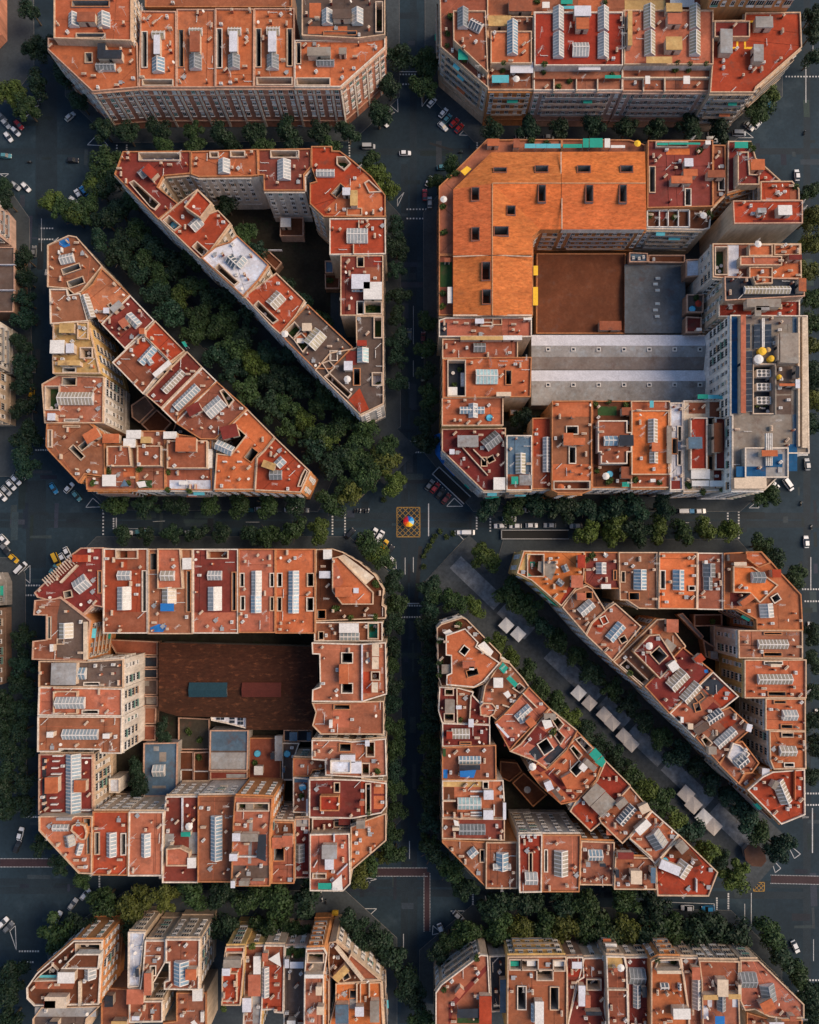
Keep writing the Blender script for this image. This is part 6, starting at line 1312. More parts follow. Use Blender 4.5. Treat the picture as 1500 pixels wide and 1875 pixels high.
def tree(px, py, size, green, label, group):
    global NT
    zc = 6.8 * min(size, 1.15)
    x, y = pxy(px, py, zc)
    for r in BUILD:
        if r['h'] > 5 and inside(r['P'], (x, y)): return False
    root = obj("street_tree", None, None, (x, y, .1)); tag(root, label, "tree", group)
    s = size
    t = obj("trunk", random.choice(TRUNK), root); t.scale = (s, s, min(s, 1.15)); t.rotation_euler = (0, 0, random.uniform(0, 6.28))
    c = obj("crown", random.choice(CROWN), root, (0, 0, zc), random.uniform(0, 6.28)); c.scale = (s * random.uniform(.92, 1.08), s * random.uniform(.92, 1.08), s * random.uniform(.85, 1.05))
    c.color = (*green, 1); NT += 1
    return True
DG = (.014, .034, .020); MG = (.026, .055, .021); LG = (.058, .092, .022); OG = (.066, .082, .020); TG = (.013, .040, .028)
def row(where, group, p, q, n, size=1.0, greens=(DG, MG, TG), jit=4, axis='left'):
    k = 0; size *= 1.34
    if n > 3: n = max(3, round(n * (.69 if 'diagonal' not in where else .88)))
    for i in range(n):
        f = i / max(1, n - 1)
        g = random.choice(greens); f2 = random.uniform(.8, 1.25); g = tuple(v * f2 for v in g)
        if tree(p[0] + (q[0] - p[0]) * f + random.uniform(-jit, jit), p[1] + (q[1] - p[1]) * f + random.uniform(-jit, jit), size * random.uniform(.82, 1.15), g,
             f"{ordinal(k)} tree from the {axis} {where}", group): k += 1
row("below the front of the top left block", "trees of the upper cross street", (236, 243), (640, 243), 12, .95, (DG, DG, MG), axis='left')
row("along the top edge of the upper triangle", "trees of the upper cross street", (300, 271), (600, 271), 9, .9, (DG, DG, MG))
row("below the front of the top right block", "trees of the upper cross street", (908, 236), (1320, 236), 12, 1.0, (DG, DG, TG))
row("beside the left chamfer of the top left block", "trees of the left street", (80, 90), (185, 235), 6, 1.0, (DG, DG), axis='top')
row("on the left street above the upper left crossing", "trees of the left street", (60, 20), (66, 150), 5, .95, (DG, DG), axis='top')
row("at the picture's left edge, upper left crossing", "trees of the left street", (18, 165), (50, 195), 3, 1.0, (LG, MG), axis='top')
row("between the upper triangle's point and the blue car", "trees at the diagonal's head", (195, 295), (175, 345), 3, 1.05, (LG, MG), axis='top')
row("around the left triangle's point", "trees at the diagonal's head", (95, 375), (135, 395), 3, .9, (LG, MG), axis='left')
row("on the left street beside the left triangle", "trees of the left street", (44, 470), (42, 700), 10, .95, (DG, DG, TG), axis='top')
row("on the left street facing the chequered corner", "trees of the left street", (50, 745), (45, 850), 5, 1.1, (DG, TG), axis='top')
row("at the picture's left edge, middle left crossing", "trees of the left street", (10, 345), (12, 365), 2, .8, (DG,), axis='top')
# the two-sided wood in the upper left diagonal
for off, n, gr, nm in ((-40, 17, (DG, TG, MG), "in the diagonal's row beside the upper triangle"), (-8, 18, (DG, MG, TG, MG), "in the diagonal's second row from the upper triangle"),
                       (25, 18, (DG, MG, MG, LG), "in the diagonal's second row from the left triangle"), (57, 17, (DG, TG, MG), "in the diagonal's row beside the left triangle")):
    ox, oy = -off * .69, off * .72
    row(nm, "trees of the upper left diagonal", (183 + ox, 358 + oy), (678 + ox, 851 + oy), n, 1.08, gr, 6, 'top')
row("of the clump at the diagonal's lower end", "trees of the upper left diagonal", (600, 800), (720, 880), 5, 1.15, (MG, LG, MG), 8)
row("of the clump's second line by the crossing", "trees of the upper left diagonal", (640, 900), (700, 850), 4, 1.1, (MG, MG, OG), 8)
row("left side of the centre street, above the middle crossing", "trees of the centre street", (727, 415), (728, 700), 12, .9, (DG, TG), 3, 'top')
row("right side of the centre street, above the middle crossing", "trees of the centre street", (784, 590), (782, 815), 9, .9, (DG, MG), 3, 'top')
row("left side of the centre street at the top", "trees of the centre street", (733, 105), (690, 210), 5, 1.1, (MG, LG, DG), 5, 'top')
row("right side of the centre street at the top", "trees of the centre street", (782, 105), (775, 160), 3, 1.0, (MG, MG), 4, 'top')
row("beside the upper triangle's right chamfer", "trees of the centre street", (672, 298), (715, 350), 3, .95, (MG, LG), 4, 'left')
row("beside the upper right block's left corner", "trees of the centre street", (830, 305), (800, 335), 2, .8, (MG,), 3, 'left')
row("above the middle street, left stretch", "trees of the middle street", (215, 925), (600, 922), 12, 1.0, (DG, DG, MG), 3)
row("below the middle street, left stretch", "trees of the middle street", (222, 978), (455, 976), 8, .92, (DG, DG), 3)
row("below the middle street near the crossing", "trees of the middle street", (492, 975), (585, 972), 4, 1.0, (MG, LG), 3)
row("around the parked cars below the middle crossing", "trees of the middle street", (672, 1000), (700, 1030), 3, 1.05, (MG, LG), 3)
row("above the middle street, right stretch", "trees of the middle street", (893, 930), (1210, 928), 11, 1.12, (DG, MG, TG), 4)
row("below the middle street, right stretch", "trees of the middle street", (1075, 972), (1335, 972), 10, 1.15, (MG, DG, LG), 4)
row("beside the right end of the middle street", "trees of the middle street", (1395, 912), (1410, 905), 2, .8, (MG,), 3)
row("at the far right triangle's chamfered corner", "trees of the right street", (1398, 1000), (1450, 1055), 4, 1.05, (MG, DG), 4)
row("beside the far right triangle's right side", "trees of the right street", (1490, 1160), (1488, 1420), 8, .9, (DG, DG), 4, 'top')
row("along the right street beside the upper right block", "trees of the right street", (1484, 350), (1484, 780), 14, 1.0, (DG, MG, OG), 4, 'top')
row("beside the right chamfer of the top right block", "trees of the right street", (1405, 165), (1385, 215), 3, 1.0, (MG, LG), 4, 'top')
row("at the picture's right edge, top", "trees of the right street", (1488, 20), (1490, 100), 4, .9, (DG,), 4, 'top')
row("left side of the centre street below the middle crossing", "trees of the centre street", (721, 1065), (723, 1560), 20, .86, (DG, MG, TG), 3, 'top')
row("right side of the centre street below the middle crossing", "trees of the centre street", (790, 1078), (786, 1540), 20, .9, (MG, DG, TG), 4, 'top')
row("at the lower left corner of the promenade triangle", "trees of the centre street", (795, 1565), (850, 1625), 4, 1.0, (DG, MG), 4, 'left')
row("at the lower right corner of the lower left block", "trees of the centre street", (700, 1565), (660, 1600), 3, .8, (MG, OG), 4, 'top')
row("of the clump on the promenade's plaza", "trees of the promenade", (792, 1082), (866, 1112), 3, .9, (MG, LG, MG), 3, 'left')
row("standing alone on the promenade's plaza by the long ramp", "trees of the promenade", (888, 1020), (888, 1020), 1, 1.0, (LG,), 1, 'left')
row("along the promenade beside its left triangle", "trees of the promenade", (906, 1180), (1345, 1605), 24, 1.06, (MG, DG, TG, LG), 5, 'top')
row("along the promenade beside the far right triangle", "trees of the promenade", (932, 1082), (1425, 1548), 24, 1.06, (DG, MG, TG), 5, 'top')
row("on the left street beside the lower left block", "trees of the left street", (42, 1170), (40, 1470), 12, 1.0, (DG, DG, TG), 4, 'top')
row("at the picture's left edge beside the lower left block", "trees of the left street", (12, 1290), (10, 1480), 8, 1.05, (DG, DG), 5, 'top')
row("below the chamfer of the lower left block", "trees of the lower cross street", (80, 1545), (150, 1615), 4, .9, (DG, MG), 4, 'left')
row("below the lower left block, upper row", "trees of the lower cross street", (190, 1648), (570, 1640), 12, 1.25, (MG, DG, MG, OG), 5)
row("below the lower left block, lower row", "trees of the lower cross street", (110, 1708), (580, 1700), 18, 1.25, (DG, MG, TG), 5)
row("at the right corner of the bottom left block", "trees of the lower cross street", (650, 1690), (710, 1745), 5, 1.15, (MG, MG, DG), 6)
row("below the promenade triangle, upper row", "trees of the lower cross street", (905, 1660), (1200, 1645), 9, 1.2, (MG, DG, TG), 5)
row("below the promenade triangle, lower row", "trees of the lower cross street", (912, 1704), (1345, 1704), 18, 1.25, (MG, OG, DG), 5)
row("at the left corner of the bottom right block", "trees of the lower cross street", (800, 1740), (855, 1700), 4, 1.05, (DG, MG), 5)
row("beside the right chamfer of the bottom right block", "trees of the lower cross street", (1410, 1715), (1455, 1780), 5, 1.1, (MG, DG), 5)
row("at the bottom of the centre street", "trees of the centre street", (735, 1790), (770, 1865), 5, 1.1, (DG, DG, MG), 10, 'top')
row("at the bottom left picture corner", "trees of the left street", (25, 1780), (20, 1870), 4, 1.1, (DG,), 6, 'top')
row("at the bottom right picture corner", "trees of the right street", (1480, 1820), (1490, 1870), 3, 1.0, (DG,), 4, 'top')
# trees inside courtyards
row("in the upper triangle's garden", "courtyard trees", (420, 385), (580, 600), 9, .95, (DG, TG, MG), 14, 'top')
row("in the upper right block's side yard", "courtyard trees", (955, 765), (968, 775), 2, .9, (DG,), 3, 'left')
row("in the lower left block's garden", "courtyard trees", (250, 1405), (255, 1440), 3, .75, (DG,), 4, 'top')
row("beside the rusty roof of the lower left courtyard", "courtyard trees", (300, 1330), (300, 1345), 2, .6, (DG,), 3, 'top')
print("trees", NT)

# ================================================================== VEHICLES
def car_protos():
    out = {}
    for kind in ('car', 'van'):
        L, Wd, H = (4.3, 1.8, 1.45) if kind == 'car' else (4.9, 1.95, 2.0)
        root = obj("parked_car" if kind == 'car' else "parked_van", None)
        b = MB()
        # lofted lower body: sections along x
        secs = [(-L / 2, .45, .80, .80), (-L / 2 + .15, .30, .92, .92), (-L * .25, .28, .95, 1.0), (L * .18, .28, .93, 1.0), (L / 2 - .5, .28, .82, .95), (L / 2 - .1, .32, .68, .85), (L / 2, .42, .58, .72)]
        if kind == 'van': secs = [(x, a, c + .12, d) for x, a, c, d in secs]
        ring = []
        for x, zb, zt, wf in secs:
            hw = Wd / 2 * wf; i = len(b.v)
            b.v += [(x, -hw * .94, zb), (x, -hw, (zb + zt) / 2), (x, -hw * .9, zt), (x, hw * .9, zt), (x, hw, (zb + zt) / 2), (x, hw * .94, zb)]
            ring.append(i)
        for a, c in zip(ring, ring[1:]):
            for k in range(6):
                j = (k + 1) % 6; b.f.append((a + k, c + k, c + j, a + j)[::-1]); b.m.append(0)
        b.f.append(tuple(ring[0] + k for k in range(6))); b.m.append(0); b.f.append(tuple(ring[-1] + 5 - k for k in range(6))); b.m.append(0)
        obj("body", b.mesh("body", ['car'], smooth=False), root)
        zb, zt = (.90, H) if kind == 'car' else (1.0, H)
        x0, x1, x2, x3 = (-1.95, -1.35, .25, 1.05) if kind == 'car' else (-2.4, -2.25, 1.05, 1.75)
        wb, wt = Wd / 2 * .88, Wd / 2 * .72
        b = MB(); b.box((x1 + x2) / 2, 0, zt - .02, x2 - x1, wt * 2, .05); obj("roof_panel", b.mesh("roof_panel", ['car']), root)
        def pane(nm, pts):
            m = MB(); m.face(pts); obj(nm, m.mesh(nm, ['dark']), root)
        pane("windscreen", [(x3, -wb, zb), (x3, wb, zb), (x2, wt, zt), (x2, -wt, zt)])
        pane("rear_window", [(x0, wb, zb), (x0, -wb, zb), (x1, -wt, zt), (x1, wt, zt)])
        pane("side_window", [(x0, -wb, zb), (x3, -wb, zb), (x2, -wt, zt), (x1, -wt, zt)])
        pane("side_window", [(x3, wb, zb), (x0, wb, zb), (x1, wt, zt), (x2, wt, zt)])
        for sx in (-1, 1):
            for sy in (-1, 1):
                m = MB(); m.tube((sx * L * .31, sy * (Wd / 2 - .22), .32), (sx * L * .31, sy * (Wd / 2 - .01), .32), .32, .32, 10); obj("wheel", m.mesh("wheel", ['rubber']), root)
        for sy in (-1, 1):
            m = MB(); m.box(L / 2 - .12, sy * .6, .56, .22, .34, .14); obj("headlight", m.mesh("headlight", ['white']), root)
        out[kind] = root
    root = obj("motor_scooter", None)
    m = MB(); m.box(-.35, 0, .3, .9, .38, .42); m.box(.25, 0, .22, .5, .32, .12); m.box(.55, 0, .25, .14, .36, .75); obj("body", m.mesh("body", ['car']), root)
    m = MB(); m.box(-.35, 0, .73, .75, .3, .1); obj("seat", m.mesh("seat", ['rubber']), root)
    m = MB(); m.tube((.52, -.34, 1.02), (.52, .34, 1.02), .035, .035, 5); obj("handlebar", m.mesh("handlebar", ['metal']), root)
    for x in (-.6, .68):
        m = MB(); m.tube((x, -.06, .26), (x, .06, .26), .26, .26, 10); obj("wheel", m.mesh("wheel", ['rubber']), root)
    out['scooter'] = root
    return out
PROTO = car_protos(); USED = {}
CC = dict(white=(.72, .73, .74), silver=(.38, .40, .42), black=(.018, .018, .02), red=(.38, .02, .02), blue=(.03, .22, .45), teal=(.08, .24, .28), yellow=(.65, .38, .02), grey=(.14, .15, .16), maroon=(.13, .02, .02))
def setcol(o, c):
    o.color = (*c, 1)
    for ch in o.children: ch.color = (*c, 1)
def vehicles(where, group, items, order='left'):
    items = sorted(items, key=lambda i: i[0] if order == 'left' else i[1])
    cnt = {}; tot = {}
    for it in items:
        k = (it[3], it[4] if len(it) > 4 else 'car'); tot[k] = tot.get(k, 0) + 1
    for it in items:
        px, py, ang, c = it[:4]; kind = it[4] if len(it) > 4 else 'car'
        if kind not in USED: o = PROTO[kind]; USED[kind] = 1
        else: o = copy_tree(PROTO[kind])
        x, y = pxy(px, py, .8)
        o.location = (x, y, .01); o.rotation_euler = (0, 0, R(ang + random.uniform(-2, 2)))
        setcol(o, CC[c]); k = (c, kind); i = cnt.get(k, 0); cnt[k] = i + 1
        lab = f"{c} {kind} {where}" if tot[k] == 1 else f"{ordinal(i)} {c} {kind} from the {order} {where}"
        tag(o, lab, kind if kind != 'scooter' else 'scooter', group)
vehicles("angle-parked at the upper left crossing's upper left corner", "cars at the upper left crossing", [(34, 228, -45, 'red'), (28, 240, -45, 'white'), (15, 250, -50, 'white'), (10, 226, -48, 'silver'), (3, 214, -45, 'grey')])
vehicles("driving across the upper left crossing", "cars at the upper left crossing", [(133, 293, 0, 'black'), (10, 285, 0, 'teal'), (47, 342, -45, 'white'), (28, 340, -40, 'silver'), (53, 296, 0, 'black', 'scooter')])
vehicles("parked beside the upper triangle's left point", "cars at the upper left crossing", [(153, 349, 130, 'blue'), (143, 355, 125, 'white'), (135, 367, -38, 'white'), (128, 213, 45, 'silver')])
vehicles("on the crossing between the top blocks", "cars at the top centre crossing", [(675, 268, 0, 'silver', 'van'), (742, 280, 0, 'white'), (704, 223, -50, 'white'), (703, 210, -50, 'teal'), (713, 200, -50, 'black'), (844, 278, 0, 'black', 'scooter')])
vehicles("angle-parked below the top right block's left chamfer", "cars at the top centre crossing", [(791, 187, 50, 'white'), (812, 206, 50, 'white'), (819, 217, 50, 'teal'), (832, 224, 47, 'red'), (841, 234, 50, 'red'), (811, 231, -45, 'white')])
vehicles("beside the upper right block's left corner", "cars at the top centre crossing", [(811, 306, 5, 'teal'), (786, 331, 62, 'white'), (778, 356, 92, 'red'), (787, 370, 90, 'silver')])
vehicles("at the right end of the upper cross street", "cars at the top right crossing", [(1307, 245, 0, 'white'), (1303, 256, 0, 'white', 'van'), (1408, 192, 60, 'blue'), (1372, 231, -42, 'silver'), (1388, 227, 50, 'white'), (1354, 244, 0, 'silver', 'van'), (1460, 320, 90, 'white'), (1474, 242, 80, 'black', 'scooter')])
vehicles("hidden among the trees of the upper cross street", "cars among the upper trees", [(955, 250, 0, 'white'), (1006, 251, 0, 'silver'), (1025, 251, 0, 'grey'), (555, 226, 0, 'white')])
vehicles("on the left street beside the left triangle", "cars on the left street", [(58, 720, 90, 'yellow'), (60, 672, 90, 'silver'), (62, 460, 90, 'grey'), (59, 742, 90, 'teal')], 'top')
vehicles("on the centre street above the middle crossing", "cars on the centre street", [(775, 580, 90, 'grey'), (775, 618, 90, 'maroon'), (776, 645, 90, 'white'), (775, 700, 90, 'black'), (750, 612, 90, 'black')], 'top')
vehicles("angle-parked at the middle left crossing's upper left corner", "cars at the middle left crossing", [(39, 869, -45, 'white'), (29, 879, -45, 'white'), (20, 888, -45, 'white'), (11, 898, -45, 'silver'), (3, 908, -45, 'white')])
vehicles("parked below the left triangle's chamfer", "cars at the middle left crossing", [(98, 894, -55, 'blue'), (126, 893, 50, 'white'), (140, 908, -50, 'teal')])
vehicles("angle-parked at the middle left crossing's lower left corner", "cars at the middle left crossing", [(7, 988, -45, 'white'), (14, 1012, -45, 'black'), (38, 1040, 45, 'white', 'van'), (24, 1022, -40, 'yellow'), (8, 1003, -45, 'grey')])
vehicles("angle-parked beside the pergola corner house", "cars at the middle left crossing", [(103, 1024, -65, 'yellow', 'van'), (115, 1023, -60, 'white'), (123, 1012, -60, 'white'), (97, 1043, 60, 'teal')])
vehicles("parked along the middle street, left stretch", "cars on the middle street", [(232, 976, 0, 'white'), (256, 974, 0, 'teal'), (352, 976, 0, 'silver', 'van'), (477, 932, 0, 'white'), (533, 933, 180, 'white', 'van'), (555, 934, 0, 'grey'), (450, 976, 0, 'black'), (465, 976, 0, 'teal')])
vehicles("angle-parked by the middle crossing's lower left corner", "cars at the middle crossing", [(684, 977, 58, 'white'), (695, 983, 58, 'white', 'van'), (703, 998, 55, 'yellow'), (713, 1008, 52, 'black'), (713, 1030, 52, 'white'), (660, 985, 50, 'grey'), (641, 977, 45, 'black')])
vehicles("angle-parked beside the dark ramp at the middle crossing", "cars at the middle crossing", [(787, 888, 52, 'grey'), (797, 893, 52, 'red'), (807, 903, 52, 'black'), (817, 913, 52, 'maroon')])
vehicles("queuing on the middle street, right stretch", "cars queuing on the middle street", [(933, 950, 0, 'white', 'van'), (944, 963, 180, 'white'), (974, 962, 0, 'white'), (1007, 962, 180, 'silver'), (1055, 963, 180, 'silver'), (962, 934, 0, 'white'), (916, 963, 180, 'white'), (844, 975, 0, 'white'), (857, 975, 0, 'white', 'van')])
vehicles("at the right end of the middle street", "cars at the middle right crossing", [(1254, 936, 0, 'white', 'van'), (1269, 936, 0, 'blue'), (1282, 936, 0, 'white'), (1418, 887, -40, 'white'), (1444, 887, -58, 'white', 'van'), (1479, 850, 92, 'silver'), (1477, 992, 90, 'white'), (1468, 922, 80, 'black', 'scooter'), (1487, 965, 90, 'grey', 'scooter')])
vehicles("on the right street beside the far right triangle", "cars on the right street", [(1484, 1150, 90, 'silver'), (1457, 1734, -65, 'white'), (1498, 1310, 90, 'white')], 'top')
vehicles("at the lower left crossing", "cars at the lower left crossing", [(37, 1527, 80, 'white'), (31, 1551, 70, 'black'), (5, 1690, 45, 'white'), (15, 1698, 45, 'grey'), (133, 1656, 55, 'silver'), (105, 1680, 60, 'white'), (156, 1638, 50, 'white')])
vehicles("beside the lower centre crossing", "cars at the lower centre crossing", [(577, 1631, 0, 'white'), (704, 1566, 60, 'white'), (840, 1678, -40, 'silver'), (808, 1703, -70, 'white')])
vehicles("under the trees below the promenade triangle's tip", "cars of the lower cross street", [(1259, 1663, 180, 'white'), (1297, 1664, 180, 'blue')])
vehicles("in the row left of the middle crossing", "scooters at the middle crossing", [(650 + 5 * i, 935 - (i % 2), 80, ('black', 'grey', 'white')[i % 3], 'scooter') for i in range(6)])
vehicles("in the row at the upper left crossing", "scooters at the upper left crossing", [(78 - 3.2 * i, 166 + 8 * i, 10, ('black', 'grey', 'white')[i % 3], 'scooter') for i in range(6)], 'top')
vehicles("parked at the lower centre crossing", "scooters at the lower centre crossing", [(668, 1616, 60, 'black', 'scooter'), (676, 1618, 60, 'grey', 'scooter'), (590, 1648, 90, 'white', 'scooter'), (597, 1652, 90, 'black', 'scooter')])

# ================================================================== STREET THINGS
def container(px, py, c, label):
    x, y = pxy(px, py, 1); b = MB(); b.box(0, 0, .15, 1.9, 1.3, 1.2); 
    root = obj("recycling_container", None, None, (x, y, 0)); tag(root, label, "container", "containers on the middle street")
    obj("bin_body", b.mesh("bin_body", ['plain']), root, color=c)
    b = MB(); b.face([(-1, -.7, 1.36), (1, -.7, 1.36), (1, 0, 1.62), (-1, 0, 1.62)]); b.face([(-1, 0, 1.62), (1, 0, 1.62), (1, .7, 1.36), (-1, .7, 1.36)]); obj("lid", b.mesh("lid", ['plain']), root, color=tuple(v * .8 for v in c))
    for sx in (-.8, .8):
        for sy in (-.5, .5):
            b = MB(); b.tube((sx, sy - .05, .1), (sx, sy + .05, .1), .1, .1, 8); obj("wheel", b.mesh("wheel", ['rubber']), root)
container(434, 932, COL['Y'], "yellow recycling container on the middle street")
container(447, 934, (.03, .12, .12), "left teal container beside the yellow recycling container")
container(459, 934, (.03, .13, .18), "right blue-green container beside the yellow recycling container")
container(614, 1672, COL['Y'], "yellow container at the lower centre crossing")
# market canopies along the promenade
cano = [(628, 545), (710, 605), (1125, 1010), (1200, 1080), (1300, 1158), (1358, 1218), (1435, 1305), (1488, 1362)]
cps = [tpx('c3', x, y) for x, y in cano] + [tpx('d4', x, y) for x, y in ((590, 580), (640, 655), (712, 742), (778, 802))]
cols_ = ['W', 'W', 'W', 'm', 'm', 'm', 'm', 'm', 'm', 'm', 'w', 'p']
for i, (px, py) in enumerate(cps):
    x, y = pxy(px, py, 3); root = obj("promenade_canopy", None, None, (x, y, .16), R(-43.5))
    tag(root, f"{ordinal(i)} square {'white' if cols_[i] in 'Ww' else 'beige'} canopy from the top along the promenade", "canopy", "promenade canopies")
    s = 2.0 if i < 8 else 2.25; b = MB(); z0, z1 = 2.6, 3.3
    for k in range(4):
        c = [(-s, -s), (s, -s), (s, s), (-s, s)]; p, q = c[k], c[(k + 1) % 4]
        b.face([(*p, z0), (*q, z0), (0, 0, z1)]); b.face([(*q, z0), (*p, z0), (*p, z0 - .3), (*q, z0 - .3)][::-1])
    obj("canopy_cloth", b.mesh("canopy_cloth", ['cloth']), root, color=(.78, .77, .74) if cols_[i] in 'Ww' else (.60, .54, .48))
    for sx in (-1, 1):
        for sy in (-1, 1):
            m = MB(); m.tube((sx * s * .95, sy * s * .95, 0), (sx * s * .95, sy * s * .95, 2.6), .05, .05, 6); obj("post", m.mesh("post", ['metal']), root)
# dark kiosk and pale oval booth at the lower end
x, y = pxy(*tpx('d4', 1060, 1000), 3); root = obj("kiosk", None, None, (x, y, .16), R(-43)); tag(root, "dark brown rounded kiosk at the promenade's lower end", "kiosk")
b = MB(); P8 = [(3.6 * math.cos(t), 3.0 * math.sin(t)) for t in (R(20), R(70), R(110), R(160), R(200), R(250), R(290), R(340))]; b.sides(P8, 0, 2.8); obj("wall", b.mesh("wall", ['metal']), root)
b = MB(); b.prism(offset(P8, .5), 2.8, 3.05); obj("roof", b.mesh("roof", ['roof']), root, color=(.09, .045, .03))
x, y = pxy(*tpx('d4', 492, 358), 2.5); root = obj("kiosk", None, None, (x, y, .16), R(-45)); tag(root, "pale grey oval booth in the middle of the promenade", "kiosk")
P8 = [(2.4 * math.cos(R(t)), 1.2 * math.sin(R(t))) for t in range(0, 360, 24)]
b = MB(); b.sides(P8, 0, 2.3); obj("wall", b.mesh("wall", ['metal']), root); b = MB(); b.prism(offset(P8, .2), 2.3, 2.5); obj("roof", b.mesh("roof", ['plain']), root, color=(.2, .21, .22))
def hung_sheet(t, pts, out, z0, z1, c, label, nm):
    b = MB(); prev = None; L = [txy(t, x, y, z0) for x, y in pts]
    for i, (x, y) in enumerate(L):
        a = L[max(0, i - 1)]; d = L[min(len(L) - 1, i + 1)]; dx, dy = d[0] - a[0], d[1] - a[1]; q = math.hypot(dx, dy); nx, ny = dy / q, -dx / q
        j = random.uniform(.8, 1.15)
        cur = [(x + nx * .35, y + ny * .35, z0), (x + nx * out * .7 * j, y + ny * out * .7 * j, (z0 + z1) / 2), (x + nx * out * j, y + ny * out * j, z1)]
        if prev:
            for k in range(2): b.face([prev[k], prev[k + 1], cur[k + 1], cur[k]])
        prev = cur
    o = obj(nm, b.mesh(nm, ['cloth']), None, (0, 0, 0), 0, c); tag(o, label, "netting")
hung_sheet('c3', [(1010, 432), (950, 410), (880, 345), (800, 262), (735, 200)], 7.5, 21.5, 12, (.02, .26, .19), "green scaffold netting hung on the far right triangle's left tip", "scaffold_netting")
hung_sheet('c2', [(178, 350), (180, 470), (215, 520), (300, 612)], 2.0, 9, 5, (.01, .12, .42), "blue hoarding strip along the maroon chamfered roof's front", "blue_hoarding")
# low planters along the crossing corners
for i, (px, py) in enumerate(((713, 898), (703, 915), (715, 895), (786, 1000), (792, 990), (797, 982), (806, 973), (781, 1008), (776, 1018), (776, 1038), (818, 983), (830, 977))):
    x, y = pxy(px, py, .5); o = obj("street_planter", random.choice(PLANT), None, (x, y, .01), random.uniform(0, 3), (.04, .065, .02))
    o.scale = (1.1, 1.1, 1); tag(o, f"{ordinal(i)} green planter in the curved row beside the middle crossing", "planter", "planters at the middle crossing")
# the rainbow umbrella in the yellow box
x, y = pxy(748.5, 955, 2.4); root = obj("rainbow_parasol", None, None, (x, y, .01)); tag(root, "rainbow-coloured open umbrella standing in the yellow box junction", "umbrella")
RB = [(.02, .22, .62), (.01, .13, .42), (.55, .03, .03), (.75, .02, .03), (.85, .22, .02), (.95, .55, .02), (.95, .62, .03), (.35, .62, .75)]
RB = [(.03, .30, .70), (.01, .10, .42), (.45, .02, .06), (.80, .02, .03), (.85, .10, .02), (.92, .38, .02), (.95, .62, .03), (.30, .55, .75)]
for k in range(8):
    a0, a1 = R(k * 45 + 10), R(k * 45 + 55); r = 1.95; b = MB()
    prev = None
    for rr, zz in ((0.02, 3.05), (.7, 2.98), (1.4, 2.72), (r, 2.38)):
        cur = ((rr * math.cos(a0), rr * math.sin(a0), zz), (rr * math.cos((a0 + a1) / 2) * .97, rr * math.sin((a0 + a1) / 2) * .97, zz + .03), (rr * math.cos(a1), rr * math.sin(a1), zz))
        if prev: b.face([prev[0], cur[0], cur[1], prev[1]]); b.face([prev[1], cur[1], cur[2], prev[2]])
        prev = cur
    obj("canopy_panel", b.mesh("canopy_panel", ['cloth']), root, color=RB[k])
    m = MB(); m.tube((0, 0, 2.5), (1.9 * math.cos(a0), 1.9 * math.sin(a0), 2.36), .015, .015, 4); obj("rib", m.mesh("rib", ['metal']), root)
m = MB(); m.tube((0, 0, 0), (0, 0, 3.25), .03, .03, 8); obj("pole", m.mesh("pole", ['metal']), root)
m = MB(); m.tube((0, 0, 0), (0, 0, .12), .35, .3, 12); obj("base", m.mesh("base", ['metal']), root)

# ------------------------------------------------------------------ loose things on the terraces
def table_mesh():
    b = MB(); b.tube((0, 0, .7), (0, 0, .75), .6, .6, 12); b.tube((0, 0, 0), (0, 0, .7), .05, .05, 6)
    return b.mesh("terrace_table", ['white'])
def lounger_mesh():
    b = MB(); b.box(0, 0, .3, 1.9, .65, .1); b.face([(-.95, -.32, .4), (-.35, -.32, .4), (-.35, .32, .4), (-.95, .32, .7)][:4])
    for sx in (-.8, .8):
        for sy in (-.25, .25): b.box(sx, sy, 0, .06, .06, .3)
    return b.mesh("sun_lounger", ['white'])
TAB, LOU = table_mesh(), lounger_mesh()
seen = {}; tot = {}
def kind_of(k):
    if isinstance(k, str): return ('yellow parasol' if k[1:] == 'Y' else 'pale parasol') if k[0] == 'P' else 'round blue pool'
    return 'leafy planter' if k < .5 else ('white table' if k < .78 else 'sun lounger')
LOOSE.sort(key=lambda q: q[0])
nplant = sum(1 for q in LOOSE if kind_of(q[3]) == 'leafy planter')
if nplant > 250:
    rdl = random.Random(3); LOOSE = [q for q in LOOSE if kind_of(q[3]) != 'leafy planter' or rdl.random() < 250 / nplant]
for q in LOOSE: tot[(kind_of(q[3]), q[4].name)] = tot.get((kind_of(q[3]), q[4].name), 0) + 1
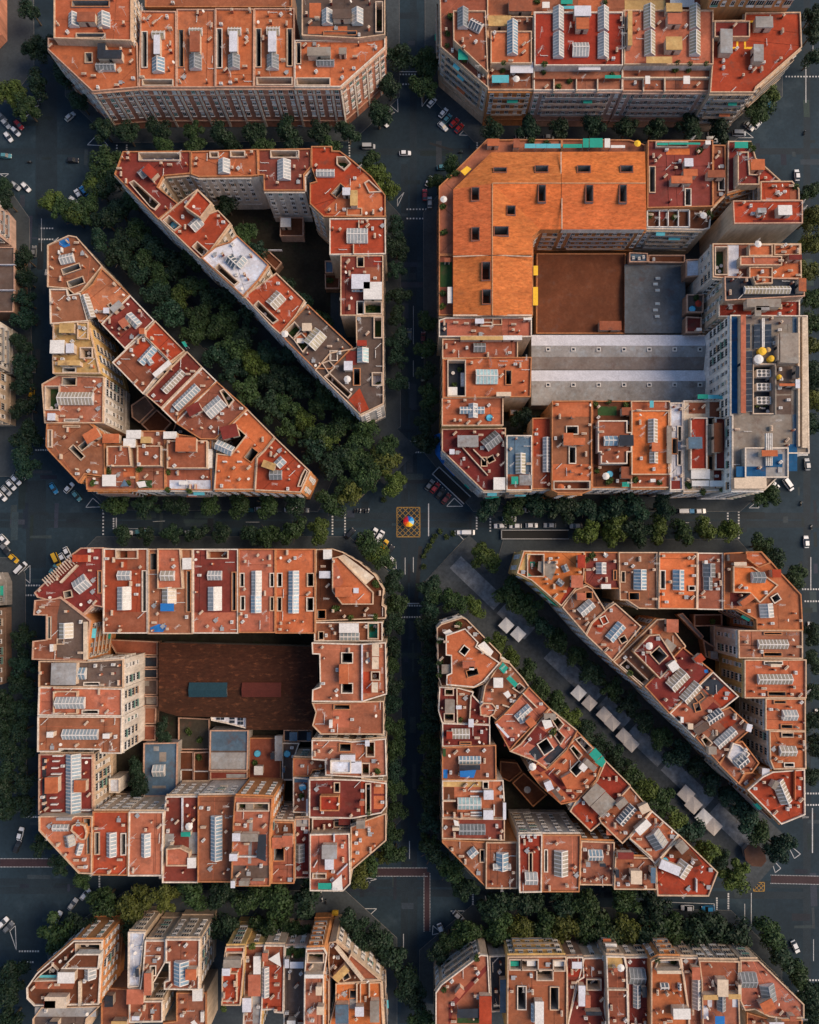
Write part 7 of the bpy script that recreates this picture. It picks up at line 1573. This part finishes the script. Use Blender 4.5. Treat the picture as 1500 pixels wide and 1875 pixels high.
for x, y, z, k, root in LOOSE:
    place = root["label"]
    words = place.replace(',', '').split()
    short = ' '.join(words[:9])
    while short.split()[-1] in ('the', 'of', 'with', 'and', 'at', 'in', 'on', 'from', 'left', 'top', 'along', 'upper', 'lower', 'by', 'a'): short = ' '.join(short.split()[:-1])
    def lab(kind):
        kind = kind_of(k); key = (kind, root.name); i = seen.get(key, 0); seen[key] = i + 1
        g = f"{kind}s on one roof"
        if tot[key] == 1: return f"{kind} on the {short}", g
        return f"{ordinal(i)} {kind} from the left on {short}", g
    if isinstance(k, str) and k[0] == 'P':
        b = MB(); n = 8; c = [(1.2 * math.cos(2 * math.pi * i / n), 1.2 * math.sin(2 * math.pi * i / n)) for i in range(n)]
        for i in range(n): b.face([(*c[i], 2.2), (*c[(i + 1) % n], 2.2), (0, 0, 2.7)])
        r0 = obj("terrace_parasol", None, None, (x, y, z)); l, g = lab(f"{'yellow' if k[1] == 'Y' else 'pale'} parasol"); tag(r0, l, "parasol", g)
        obj("parasol_cloth", b.mesh("parasol_cloth", ['cloth']), r0, color=COL[k[1]]); m = MB(); m.tube((0, 0, 0), (0, 0, 2.7), .03, .03, 6); obj("pole", m.mesh("pole", ['metal']), r0)
    elif k == 'Q':
        r0 = obj("paddling_pool", None, None, (x, y, z)); l, g = lab("round blue paddling pool"); tag(r0, l, "pool", g)
        b = MB(); b.tube((0, 0, 0), (0, 0, .55), 1.15, 1.15, 18, capped=False); b.tube((0, 0, .55), (0, 0, .1), 1.15, 1.02, 18, capped=False); obj("pool_wall", b.mesh("pool_wall", ['plain']), r0, color=(.05, .3, .5))
        b = MB(); b.cap([(1.04 * math.cos(R(t)), 1.04 * math.sin(R(t))) for t in range(0, 360, 20)], .42); obj("water", b.mesh("water", ['glass']), r0, color=(.12, .5, .68))
    elif k < .5:
        l, g = lab("leafy green planter"); o = tag(obj("terrace_planter", random.choice(PLANT), None, (x, y, z), random.uniform(0, 3), random.choice(((.05, .085, .02), (.075, .11, .025), (.04, .07, .02)))), l, "planter", g)
    elif k < .78:
        l, g = lab("white round table"); tag(obj("terrace_table", TAB, None, (x, y, z)), l, "table", g)
    else:
        l, g = lab("white sun lounger"); tag(obj("sun_lounger", LOU, None, (x, y, z), random.choice((0, .8, 1.57))), l, "lounger", g)
print("objects", len(bpy.data.objects))
